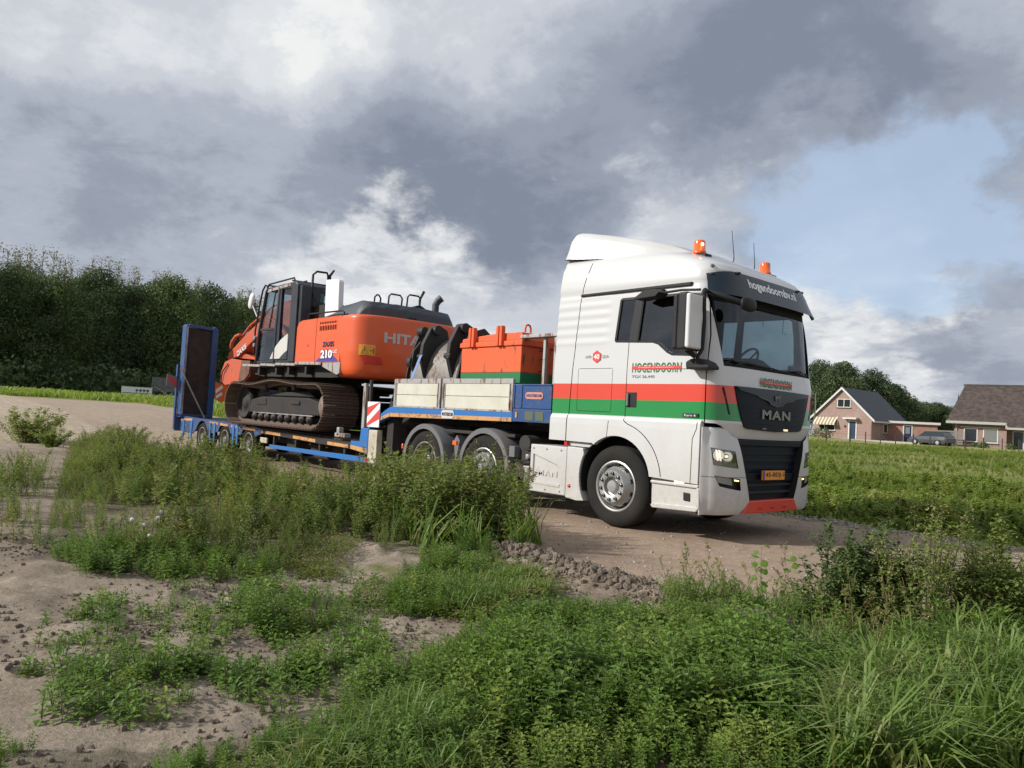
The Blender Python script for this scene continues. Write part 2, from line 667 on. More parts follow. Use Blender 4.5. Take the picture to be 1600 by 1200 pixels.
M_txt_grey = mat('grey_print', (0.22, 0.23, 0.26), 0.35, 0.4)
# ------------------------------------------------------------------ numeric noise for terrain
_rs = np.random.RandomState(7)
_PERM = _rs.rand(256, 256)


def vnoise(x, y):
    xi = np.floor(x).astype(int)
    yi = np.floor(y).astype(int)
    fx = x - xi
    fy = y - yi
    fx = fx * fx * (3 - 2 * fx)
    fy = fy * fy * (3 - 2 * fy)
    a = _PERM[xi & 255, yi & 255]
    b = _PERM[(xi + 1) & 255, yi & 255]
    c = _PERM[xi & 255, (yi + 1) & 255]
    d = _PERM[(xi + 1) & 255, (yi + 1) & 255]
    return (a * (1 - fx) + b * fx) * (1 - fy) + (c * (1 - fx) + d * fx) * fy


def fbm(x, y, s, o=4, r=0.5):
    t = 0
    amp = 1
    n = 0
    for k in range(o):
        t = t + amp * vnoise(x * s + 17.3 * k, y * s - 9.1 * k)
        n += amp
        amp *= r
        s *= 2.03
    return t / n


def sstep(a, b, x):
    t = np.clip((x - a) / (b - a), 0, 1)
    return t * t * (3 - 2 * t)


def road_near(x):
    return -2.45 + 0.25 * (vnoise(x * 0.9, x * 0 + 3.3) - 0.5) + 1.15 * sstep(-1.0, -5.0, x)


def road_far(x):
    return 3.85 + 0.3 * (vnoise(x * 0.8, x * 0 + 8.3) - 0.5)


def height(x, y, fine=True):
    x = np.asarray(x, float)
    y = np.asarray(y, float)
    wl = sstep(-14, -24, x)
    rl = np.maximum(0, -x - 18)
    hl = 1.22 * (1 - np.exp(-rl / 8.0)) + 0.10 * sstep(45, 80, -x)
    rr = np.maximum(0, y - 5)
    hr = 1.02 * (1 - np.exp(-rr / 38.0)) + 0.10 * sstep(60, 110, y)
    h = np.maximum(hl * wl, hr * sstep(5, 14, y)) 
    h = np.where((wl > 0) & (y > 5), np.maximum(hl * wl, hr), h)
    # verge, ruts, soil waves
    yn = road_near(x)
    yf = road_far(x)
    on_road = sstep(-0.25, 0.25, y - yn) * sstep(0.25, -0.25, y - yf)
    off = 1 - on_road
    n1 = fbm(x, y, 0.45, 4)
    n2 = fbm(x, y, 2.2, 4, 0.55)
    h = h + off * ((n1 - 0.5) * 0.08 - 0.005) * sstep(400, 60, np.abs(x))
    berm = np.exp(-((y - yn + 0.28) / 0.26) ** 2) * sstep(-1.2, -0.4, x) * sstep(4.5, 2.0, x)
    h = h + berm * 0.085
    if fine:
        n3 = fbm(x, y, 9.0, 4, 0.6)
        near = np.exp(-((x - 1) ** 2 + (y + 4) ** 2) / 90.0)
        h = h + off * ((n2 - 0.5) * 0.10 + near * (n3 - 0.5) * 0.040)
        rut = np.exp(-((y - 0.35) / 0.22) ** 2) + np.exp(-((y - 2.1) / 0.22) ** 2)
        h = h + on_road * ((n2 - 0.5) * 0.022 - rut * 0.004 + near * (n3 - 0.5) * 0.012 - 0.006)
        cl = fbm(x + 50, y, 5.0, 3, 0.6)
        soil = near * off
        h = h + soil * np.maximum(0, cl - 0.60) * 0.16
    # wheels stand on firm flat ground
    return h


def hz(x, y):
    return float(height(np.array([x]), np.array([y]))[0])


def inpoly(px, py, poly):
    ins = np.zeros(px.shape, bool)
    n = len(poly)
    j = n - 1
    for i in range(n):
        xi, yi = poly[i]
        xj, yj = poly[j]
        c = ((yi > py) != (yj > py)) & (px < (xj - xi) * (py - yi) / (yj - yi + 1e-12) + xi)
        ins ^= c
        j = i
    return ins


POLY = {
    'nettle_main': [(2.51, -6.12), (2.30, -5.67), (1.65, -5.26), (1.31, -4.76), (1.05, -4.25), (1.10, -3.72), (1.50, -3.35), (1.90, -3.02), (2.42, -2.95), (3.02, -3.32), (3.69, -4.46)],
    'nettle_strip': [(1.48, -7.12), (1.75, -6.78), (1.88, -6.41), (1.90, -6.01), (1.81, -5.64), (1.75, -5.28), (2.02, -5.33), (2.17, -5.74), (2.20, -6.10), (2.37, -6.42), (1.99, -7.21)],
    'sparse2': [(1.13, -6.78), (0.85, -6.50), (1.00, -6.10), (1.20, -5.79), (1.33, -5.20), (1.66, -5.26), (1.72, -5.91), (1.61, -6.32), (1.53, -6.66)],
    'patch_mid': [(0.66, -5.75), (0.10, -5.48), (-0.05, -5.08), (0.51, -4.94), (0.86, -5.37)],
    'patch_c': [(0.70, -4.84), (-0.18, -4.11), (-0.74, -3.36), (-0.80, -2.75), (0.15, -3.15), (0.80, -3.75), (0.92, -4.46)],
    'sparse': [(0.75, -6.82), (-0.36, -6.51), (-0.50, -5.78), (-0.77, -5.00), (-0.42, -4.31), (0.73, -4.62), (1.45, -5.20), (1.49, -5.99), (1.19, -6.45)],
    'tall': [(-1.35, -6.05), (-2.6, -6.08), (-5.32, -5.45), (-8, -4.8), (-12, -3.8), (-16.0, -3.0), (-16.0, -2.4), (-12, -2.3), (-8.0, -2.2), (-5.0, -1.95), (-3.24, -1.6), (-1.43, -1.75), (-0.76, -2.37), (-1.45, -3.04), (-1.01, -3.70), (-1.66, -3.50), (-1.81, -3.87), (-0.85, -4.72), (-0.95, -5.43)],
    'grass_right': [(3.55, -4.67), (3.10, -3.59), (3.15, -2.75), (3.54, -1.64), (4.16, -3.81)],
    'yellow': [(2.40, -6.35), (2.06, -5.80), (2.16, -5.40), (2.51, -5.48), (2.75, -5.86)],
    'yellow2': [(1.20, -4.95), (0.27, -3.96), (0.20, -3.10), (0.78, -3.24), (0.99, -4.19)],
    'roadside': [(1.62, -3.09), (1.24, -2.55), (1.91, -2.25), (3.18, -1.4), (3.77, -1.75), (3.27, -2.63), (3.02, -3.32), (2.42, -2.81)],
}


def graded(a, b, step, lim, rate):
    mid = list(np.arange(a, b + 1e-6, step))
    out = []
    p, s = b, step
    while p < lim:
        s = min(s + rate * (p - b) * 0.5 + step * rate, (p - b) * rate + step)
        p += s
        out.append(p)
    lo = []
    p = a
    while p > -lim:
        s = (a - p) * rate + step
        p -= s
        lo.append(p)
    return np.array(lo[::-1] + mid + out)


def ground_material():
    m = bpy.data.materials.new('soil_and_turf')
    m.use_nodes = True
    T = NT(m.node_tree)
    p = T.n['Principled BSDF']
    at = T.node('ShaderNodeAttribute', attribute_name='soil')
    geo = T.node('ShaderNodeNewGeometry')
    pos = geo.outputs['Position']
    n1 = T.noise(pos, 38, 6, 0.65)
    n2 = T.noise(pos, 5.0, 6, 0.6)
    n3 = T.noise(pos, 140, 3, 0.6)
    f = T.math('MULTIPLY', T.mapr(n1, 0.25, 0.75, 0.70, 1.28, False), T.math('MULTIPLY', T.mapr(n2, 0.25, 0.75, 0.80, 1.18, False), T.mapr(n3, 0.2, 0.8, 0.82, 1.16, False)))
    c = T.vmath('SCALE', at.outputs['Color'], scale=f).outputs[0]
    # small pale stones pressed in the surface (only where alpha says gravel)
    vo = T.node('ShaderNodeTexVoronoi', feature='F1')
    T.l.new(pos, vo.inputs['Vector'])
    vo.inputs['Scale'].default_value = 26
    vo.inputs['Randomness'].default_value = 1
    sc = T.node('ShaderNodeSeparateColor')
    T.l.new(vo.outputs['Color'], sc.inputs[0])
    size = T.mapr(sc.outputs[0], 0.55, 1.0, 0.0, 0.34, False)
    st = T.math('LESS_THAN', vo.outputs['Distance'], size)
    st = T.math('MULTIPLY', st, at.outputs['Alpha'])
    scol = T.mix(sc.outputs[1], (0.20, 0.17, 0.145), (0.50, 0.46, 0.42))
    c = T.mix(st, c, scol)
    T.l.new(c, p.inputs['Base Color'])
    p.inputs['Roughness'].default_value = 0.95
    p.inputs['Specular IOR Level'].default_value = 0.15
    b = T.node('ShaderNodeBump')
    b.inputs['Strength'].default_value = 0.7
    b.inputs['Distance'].default_value = 0.015
    hgt = T.math('ADD', T.math('ADD', n1, T.math('MULTIPLY', n3, 0.35)), T.math('MULTIPLY', st, 0.5))
    T.l.new(hgt, b.inputs['Height'])
    T.l.new(b.outputs[0], p.inputs['Normal'])
    return m


def build_ground():
    xs = graded(-2.6, 3.9, 0.042, 620, 0.036)
    ys = graded(-7.0, -1.4, 0.042, 620, 0.036)
    X, Y = np.meshgrid(xs, ys)
    Z = height(X, Y)
    nx, ny = len(xs), len(ys)
    V = np.stack([X, Y, Z], -1).reshape(-1, 3)
    # soil colours (albedo of what lies there)
    n_a = fbm(X, Y, 0.6, 5)
    n_b = fbm(X + 31, Y, 2.5, 5)
    soil = np.array([0.285, 0.232, 0.178])
    soil2 = np.array([0.215, 0.172, 0.130])
    road = np.array([0.345, 0.255, 0.185])
    road2 = np.array([0.290, 0.215, 0.160])
    sand = np.array([0.42, 0.34, 0.255])
    turf = np.array([0.15, 0.18, 0.045])
    turf2 = np.array([0.30, 0.27, 0.10])
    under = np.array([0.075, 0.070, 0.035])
    moss = np.array([0.16, 0.17, 0.05])

    def L(a, b, t):
        return a * (1 - t[..., None]) + b * t[..., None]
    C = L(np.broadcast_to(soil, X.shape + (3,)), soil2, sstep(0.40, 0.62, n_b))
    yn, yf = road_near(X), road_far(X)
    wob = (n_b - 0.5) * 0.5
    r = sstep(-0.12, 0.12, Y + wob - yn) * sstep(0.12, -0.12, Y + wob - yf)
    C = L(C, L(np.broadcast_to(road, X.shape + (3,)), road2, sstep(0.4, 0.65, n_a)), r)
    # sandy rise to the left/back
    s = sstep(-15, -19, X + 3 * (n_a - .5)) * (1 - r * 0.5)
    C = L(C, np.broadcast_to(sand, X.shape + (3,)), s)
    # turf: field across the road, and meadow before the wood
    t1 = sstep(-0.1, 0.25, Y + wob * 0.7 - yf)
    far = sstep(24, 80, Y)
    tc = L(L(np.broadcast_to(turf, X.shape + (3,)), turf2, sstep(0.42, 0.62, n_a) * 0.6), turf2, far * 0.85)
    t2 = sstep(-36.5, -38.5, X + 1.5 * (n_a - .5) - (Y + 4) * 0.55)
    tm = np.clip(np.maximum(t1 * sstep(-38, -30, X - 0 * Y) + t1 * t2, t2), 0, 1)
    tm = np.maximum(tm, t1)
    C = L(C, tc, tm)
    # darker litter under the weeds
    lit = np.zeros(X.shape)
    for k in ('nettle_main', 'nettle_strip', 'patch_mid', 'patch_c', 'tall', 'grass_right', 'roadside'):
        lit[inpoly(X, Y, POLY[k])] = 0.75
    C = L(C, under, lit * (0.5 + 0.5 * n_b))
    ms = np.exp(-(((X + 1.0) / 0.9) ** 2 + ((Y + 4.1) / 0.6) ** 2)) * sstep(0.4, 0.6, n_b)
    C = L(C, moss, ms)
    A = np.clip(r * 1.0 + 0.22 * (1 - tm) + 0.5 * np.exp(-((Y - yn + 0.2) / 0.4) ** 2), 0, 1) * (1 - tm)
    idx = np.arange(nx * ny).reshape(ny, nx)
    F = np.stack([idx[:-1, :-1], idx[:-1, 1:], idx[1:, 1:], idx[1:, :-1]], -1).reshape(-1, 4)
    fc = V[F].mean(1)
    fr = r[:-1, :-1].ravel()
    ft = tm[:-1, :-1].ravel()
    fs = s[:-1, :-1].ravel()
    cls = np.where(ft > 0.5, 2, np.where(fr > 0.5, 1, np.where(fs > 0.5, 3, 0)))
    m = ground_material()
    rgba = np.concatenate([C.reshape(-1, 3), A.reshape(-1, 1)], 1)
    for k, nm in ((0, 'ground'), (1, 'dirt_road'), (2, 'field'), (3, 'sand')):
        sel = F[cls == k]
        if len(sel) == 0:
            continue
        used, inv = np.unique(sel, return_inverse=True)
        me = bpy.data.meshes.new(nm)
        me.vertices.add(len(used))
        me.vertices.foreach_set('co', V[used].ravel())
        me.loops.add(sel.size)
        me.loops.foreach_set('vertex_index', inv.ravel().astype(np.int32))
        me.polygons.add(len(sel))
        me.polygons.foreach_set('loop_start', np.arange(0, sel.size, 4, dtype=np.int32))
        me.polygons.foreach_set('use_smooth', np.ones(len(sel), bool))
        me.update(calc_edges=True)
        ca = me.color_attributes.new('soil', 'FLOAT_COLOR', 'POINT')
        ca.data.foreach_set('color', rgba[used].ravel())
        me.materials.append(m)
        o = bpy.data.objects.new(nm, me)
        COL.objects.link(o)
        labels = {'ground': ('bare brown trampled soil with clods in front of the road', 'soil'),
                  'dirt_road': ('gravelly brown dirt road under the truck', 'road'),
                  'field': ('green field across the road reaching to the houses', 'field'),
                  'sand': ('pale sandy rise behind the trailer', 'sand')}[nm]
        meta(o, labels[0], labels[1], kind='structure')


build_ground()


# ------------------------------------------------------------------ scattering (only for uncountable stuff)
def scatter(name, pts, sources, label, cat, smin=0.8, smax=1.2, tilt=0.12, seed=1, scl=None, mats=None):
    pts = np.array(pts, float)
    n = len(pts)
    rs = np.random.RandomState(seed)
    me = bpy.data.meshes.new(name)
    me.vertices.add(n)
    me.vertices.foreach_set('co', pts.ravel())
    rot = np.stack([rs.uniform(-tilt, tilt, n), rs.uniform(-tilt, tilt, n), rs.uniform(0, 2 * math.pi, n)], 1)
    sc = rs.uniform(smin, smax, n) * (scl if scl is not None else 1.0)
    a = me.attributes.new('rot', 'FLOAT_VECTOR', 'POINT')
    a.data.foreach_set('vector', rot.ravel())
    a = me.attributes.new('scl', 'FLOAT', 'POINT')
    a.data.foreach_set('value', sc.ravel())
    a = me.attributes.new('idx', 'INT', 'POINT')
    a.data.foreach_set('value', rs.randint(0, len(sources), n).astype(np.int32))
    me.update()
    o = bpy.data.objects.new(name, me)
    COL.objects.link(o)
    ng = bpy.data.node_groups.new(name, 'GeometryNodeTree')
    ng.interface.new_socket('Geometry', in_out='INPUT', socket_type='NodeSocketGeometry')
    ng.interface.new_socket('Geometry', in_out='OUTPUT', socket_type='NodeSocketGeometry')
    N, Lk = ng.nodes, ng.links
    gi = N.new('NodeGroupInput')
    go = N.new('NodeGroupOutput')
    iop = N.new('GeometryNodeInstanceOnPoints')
    jn = N.new('GeometryNodeJoinGeometry')
    for s in sources:
        oi = N.new('GeometryNodeObjectInfo')
        oi.inputs['Object'].default_value = s
        oi.inputs['As Instance'].default_value = True
        Lk.new(oi.outputs['Geometry'], jn.inputs[0])

    def attr(nm, typ):
        q = N.new('GeometryNodeInputNamedAttribute')
        q.data_type = typ
        q.inputs[0].default_value = nm
        return q.outputs['Attribute']
    e2r = N.new('FunctionNodeEulerToRotation')
    Lk.new(attr('rot', 'FLOAT_VECTOR'), e2r.inputs[0])
    Lk.new(gi.outputs[0], iop.inputs['Points'])
    Lk.new(jn.outputs[0], iop.inputs['Instance'])
    iop.inputs['Pick Instance'].default_value = True
    Lk.new(attr('idx', 'INT'), iop.inputs['Instance Index'])
    Lk.new(e2r.outputs[0], iop.inputs['Rotation'])
    Lk.new(attr('scl', 'FLOAT'), iop.inputs['Scale'])
    Lk.new(iop.outputs[0], go.inputs[0])
    md = o.modifiers.new('scatter', 'NODES')
    md.node_group = ng
    return meta(o, label, cat, kind='stuff')


def proto(name, mb, mats):
    me = bpy.data.meshes.new(name)
    me.from_pydata(mb.v, [], mb.f)
    for m in mats:
        me.materials.append(m)
    me.polygons.foreach_set('material_index', mb.m)
    me.polygons.foreach_set('use_smooth', mb.s)
    me.update()
    return bpy.data.objects.new(name, me)


def leaf_mat(name, c1, c2, c3=None, transl=0.3, rough=0.55, nsc=1.2):
    m = bpy.data.materials.new(name)
    m.use_nodes = True
    T = NT(m.node_tree)
    p = T.n['Principled BSDF']
    out = T.n['Material Output']
    oi = T.node('ShaderNodeObjectInfo')
    geo = T.node('ShaderNodeNewGeometry')
    nz = T.noise(geo.outputs['Position'], nsc, 5, 0.65)
    f = T.math('ADD', T.math('MULTIPLY', T.mapr(nz, 0.3, 0.7), 0.6), T.math('MULTIPLY', oi.outputs['Random'], 0.4))
    c = T.mix(f, c1, c2)
    if c3:
        f3 = T.mapr(T.noise(geo.outputs['Position'], nsc * 2.3, 4, 0.6), 0.52, 0.68)
        c = T.mix(f3, c, c3)
    nf = T.noise(geo.outputs['Position'], 60, 2, 0.6)
    c = T.vmath('SCALE', c, scale=T.mapr(nf, 0.2, 0.8, 0.75, 1.25, False)).outputs[0]
    T.l.new(c, p.inputs['Base Color'])
    p.inputs['Roughness'].default_value = rough
    p.inputs['Specular IOR Level'].default_value = 0.35
    tr = T.node('ShaderNodeBsdfTranslucent')
    ct = T.vmath('MULTIPLY', c, (1.25, 1.35, 0.55)).outputs[0]
    T.l.new(ct, tr.inputs[0])
    mx = T.node('ShaderNodeMixShader')
    mx.inputs[0].default_value = transl
    T.l.new(p.outputs[0], mx.inputs[1])
    T.l.new(tr.outputs[0], mx.inputs[2])
    T.l.new(mx.outputs[0], out.inputs[0])
    MATS[name] = m
    return m


def leaf(mb, base, d, L, W, up=Vector((0, 0, 1)), droop=0.3, fold=0.18, mi=0, simple=False):
    base = Vector(base)
    d = Vector(d).normalized()
    side = d.cross(up)
    if side.length < 1e-3:
        side = Vector((1, 0, 0))
    side.normalize()
    nn = side.cross(d).normalized()
    p1 = base + d * (L * 0.35) + nn * 0.0
    d2 = (d - up * droop).normalized()
    p2 = p1 + d2 * (L * 0.35)
    d3 = (d - up * droop * 2.2).normalized()
    p3 = p2 + d3 * (L * 0.3)
    w1, w2 = W * 0.5, W * 0.34
    if simple:
        mb.add([base, p1 + side * w1, p3, p1 - side * w1], [(0, 1, 2), (0, 2, 3)], mi)
        return
    v = [base, p1 + side * w1 + nn * fold * W, p1, p1 - side * w1 + nn * fold * W, p2 + side * w2 + nn * fold * W * .7, p2, p2 - side * w2 + nn * fold * W * .7, p3]
    mb.add(v, [(0, 1, 2), (0, 2, 3), (1, 4, 5, 2), (2, 5, 6, 3), (4, 7, 5), (5, 7, 6)], mi)


def stem(mb, pts, r0, r1, mi=1, n=3):
    N = len(pts)
    mb.tube(pts, [r0 + (r1 - r0) * i / (N - 1) for i in range(N)], n, mi, caps=False)


M_nettle = leaf_mat('nettle_leaf', (0.098, 0.180, 0.030), (0.168, 0.265, 0.044), (0.26, 0.315, 0.068), 0.36, nsc=1.0)
M_weed = leaf_mat('weed_leaf', (0.165, 0.225, 0.060), (0.255, 0.305, 0.085), (0.34, 0.325, 0.13), 0.40)
M_seed = leaf_mat('weed_seed_heads', (0.23, 0.21, 0.085), (0.30, 0.24, 0.11), (0.26, 0.16, 0.085), 0.25, 0.7)
M_grass = leaf_mat('grass_blade', (0.11, 0.185, 0.040), (0.17, 0.25, 0.058), (0.28, 0.28, 0.11), 0.34)
M_dark_leaf = leaf_mat('dark_shrub_leaf', (0.075, 0.115, 0.036), (0.125, 0.170, 0.052), None, 0.22)
M_yellow_leaf = leaf_mat('pale_creeper_leaf', (0.13, 0.165, 0.035), (0.20, 0.21, 0.05), (0.24, 0.20, 0.07), 0.3)
M_crop = leaf_mat('field_leaf', (0.21, 0.29, 0.060), (0.29, 0.35, 0.080), (0.38, 0.375, 0.14), 0.38, nsc=0.45)
M_stem = mat('green_stem', (0.10, 0.12, 0.04), 0.7)
M_drystem = mat('dry_stem', (0.24, 0.19, 0.10), 0.8)


def nettle(seed, H=0.34, pairs=8, LL=0.060, spread=1, simple=False):
    R = random.Random(seed)
    mb = MB()
    for s in range(spread):
        ox, oy = (R.uniform(-.07, .07), R.uniform(-.07, .07)) if spread > 1 else (0, 0)
        h = H * R.uniform(0.7, 1.1)
        lx, ly = R.uniform(-.22, .22), R.uniform(-.22, .22)
        pts = [Vector((ox + lx * h * t * t, oy + ly * h * t * t, h * t - 0.02)) for t in (0, .35, .7, 1)]
        stem(mb, pts, 0.0035, 0.0015)
        a = R.uniform(0, 6.28)
        for k in range(pairs):
            t = 0.22 + 0.78 * (k + 0.5) / pairs
            p = Vector((ox + lx * h * t * t, oy + ly * h * t * t, h * t - 0.02))
            a += 1.57 + R.uniform(-.3, .3)
            sz = LL * (1.15 - 0.75 * t) * R.uniform(.8, 1.25) + 0.012
            for q in (0, math.pi):
                el = R.uniform(-0.15, 0.45) + 0.5 * t * t
                d = Vector((math.cos(a + q) * math.cos(el), math.sin(a + q) * math.cos(el), math.sin(el)))
                leaf(mb, p + d * 0.012, d, sz, sz * 0.62, droop=0.22, simple=simple)
        for q in range(4):
            aa = a + q * 1.57
            leaf(mb, pts[-1], (math.cos(aa) * .6, math.sin(aa) * .6, .8), LL * .35, LL * .2, droop=.1, simple=True)
    return mb


def tallweed(seed, H=0.8, br=6, simple=True, leafy=1.0, seeds=1.0, LL=0.05):
    R = random.Random(seed)
    mb = MB()
    lx, ly = R.uniform(-.25, .25), R.uniform(-.25, .25)

    def P(t):
        return Vector((lx * H * t * t, ly * H * t * t, H * t - 0.03))
    stem(mb, [P(0), P(.35), P(.7), P(1)], 0.005, 0.0015)
    for k in range(br):
        t = 0.15 + 0.8 * k / br + R.uniform(-.04, .04)
        a = R.uniform(0, 6.28)
        ln = H * (0.42 - 0.28 * t) * R.uniform(.7, 1.3)
        el = R.uniform(.55, 1.15)
        d = Vector((math.cos(a) * math.cos(el), math.sin(a) * math.cos(el), math.sin(el)))
        p0 = P(t)
        p1 = p0 + d * ln * .5
        p2 = p1 + (d + Vector((0, 0, .4))).normalized() * ln * .5
        stem(mb, [p0, p1, p2], 0.0025, 0.001)
        for j in range(int(7 * leafy)):
            u = R.random()
            q = p0.lerp(p1, u * 2) if u < .5 else p1.lerp(p2, u * 2 - 1)
            aa = R.uniform(0, 6.28)
            e2 = R.uniform(-.3, .8)
            leaf(mb, q, (math.cos(aa) * math.cos(e2), math.sin(aa) * math.cos(e2), math.sin(e2)), LL * R.uniform(.5, 1.2) * (1.2 - .6 * t), LL * .50 * R.uniform(.8, 1.2), droop=.3, simple=simple)
        for j in range(int(7 * seeds)):
            q = p1.lerp(p2, R.uniform(0.2, 1.25))
            aa = R.uniform(0, 6.28)
            leaf(mb, q, (math.cos(aa) * .5, math.sin(aa) * .5, R.uniform(.3, 1)), .022 * R.uniform(.7, 1.5), .010, simple=True, mi=2)
    for j in range(int(16 * leafy)):
        t = R.uniform(.05, .8)
        aa = R.uniform(0, 6.28)
        e2 = R.uniform(-.2, .6)
        leaf(mb, P(t), (math.cos(aa) * math.cos(e2), math.sin(aa) * math.cos(e2), math.sin(e2)), LL * 1.5 * R.uniform(.6, 1.2) * (1.1 - .5 * t), LL * .5, droop=.4, simple=simple)
    return mb


def grasstuft(seed, H=0.35, n=26, W=0.006, lean=0.6, spread=0.06):
    R = random.Random(seed)
    mb = MB()
    for k in range(n):
        a = R.uniform(0, 6.28)
        h = H * R.uniform(.5, 1.15)
        ln = R.uniform(.15, lean)
        d = Vector((math.cos(a), math.sin(a), 0))
        s = Vector((-d.y, d.x, 0))
        p0 = Vector((R.uniform(-spread, spread), R.uniform(-spread, spread), -0.015))
        w = W * R.uniform(.7, 1.4)
        ps = [p0, p0 + d * h * ln * .25 + Vector((0, 0, h * .45)), p0 + d * h * ln * .75 + Vector((0, 0, h * .8)), p0 + d * h * ln * 1.5 + Vector((0, 0, h * (.95 - ln * .3)))]
        v = [ps[0] - s * w / 2, ps[0] + s * w / 2, ps[1] - s * w / 2, ps[1] + s * w / 2, ps[2] - s * w * .35, ps[2] + s * w * .35, ps[3]]
        mb.add(v, [(0, 1, 3, 2), (2, 3, 5, 4), (4, 5, 6)], 0)
    return mb


def creeper(seed, Rr=0.10, n=34, LL=0.022, h=.05):
    R = random.Random(seed)
    mb = MB()
    for k in range(n):
        a = R.uniform(0, 6.28)
        r = Rr * math.sqrt(R.random())
        el = R.uniform(-.1, .9)
        leaf(mb, (math.cos(a) * r, math.sin(a) * r, R.uniform(0.0, h)), (math.cos(a + R.uniform(-1, 1)) * math.cos(el), math.sin(a + R.uniform(-1, 1)) * math.cos(el), math.sin(el)), LL * R.uniform(.7, 1.5), LL * .5, simple=True)
    return mb


def rock(seed, r=1.0, flat=0.7):
    R = random.Random(seed)
    bm = bmesh.new()
    bmesh.ops.create_icosphere(bm, subdivisions=2, radius=r)
    ph = [R.uniform(0, 6) for _ in range(6)]
    for v in bm.verts:
        c = v.co
        k = 1 + .22 * math.sin(c.x * 2.6 / r + ph[0]) * math.sin(c.y * 3.1 / r + ph[1]) + .16 * math.sin(c.z * 4.7 / r + ph[2] + c.x * 3 / r) + R.uniform(-.20, .20)
        v.co = Vector((c.x * k, c.y * k * .85, c.z * k * flat))
    mb = MB()
    mb.add([v.co.copy() for v in bm.verts], [[v.index for v in f.verts] for f in bm.faces], 0, False)
    bm.free()
    return mb


def pts_in(poly, n, seed, jit=None, clump=0.0, csc=1.5, zoff=0.0, cut=None):
    rs = np.random.RandomState(seed)
    P = np.array(poly)
    lo, hi = P.min(0), P.max(0)
    out = np.zeros((0, 2))
    tries = 0
    while len(out) < n and tries < 60:
        q = rs.uniform(lo, hi, (n * 2, 2))
        q = q[inpoly(q[:, 0], q[:, 1], poly)]
        if clump > 0:
            d = fbm(q[:, 0] + 5, q[:, 1], csc, 3)
            q = q[d > clump]
        if cut is not None:
            q = q[cut(q[:, 0], q[:, 1])]
        out = np.concatenate([out, q])
        tries += 1
    out = out[:n]
    z = height(out[:, 0], out[:, 1]) + zoff
    return np.column_stack([out, z])


def edge_scale(P, poly, w, lo=.45, amp=.5, sc=1.1):
    out = np.full(len(P), 1e9)
    n = len(poly)
    for i in range(n):
        a = np.array(poly[i])
        b = np.array(poly[(i + 1) % n])
        ab = b - a
        t = np.clip(((P[:, :2] - a) @ ab) / (ab @ ab), 0, 1)
        d = np.linalg.norm(P[:, :2] - (a + t[:, None] * ab), axis=1)
        out = np.minimum(out, d)
    f = fbm(P[:, 0] + 3, P[:, 1] - 7, sc, 4)
    return (lo + (1 - lo) * sstep(0, w, out)) * (1 - amp / 2 + amp * sstep(.3, .7, f))


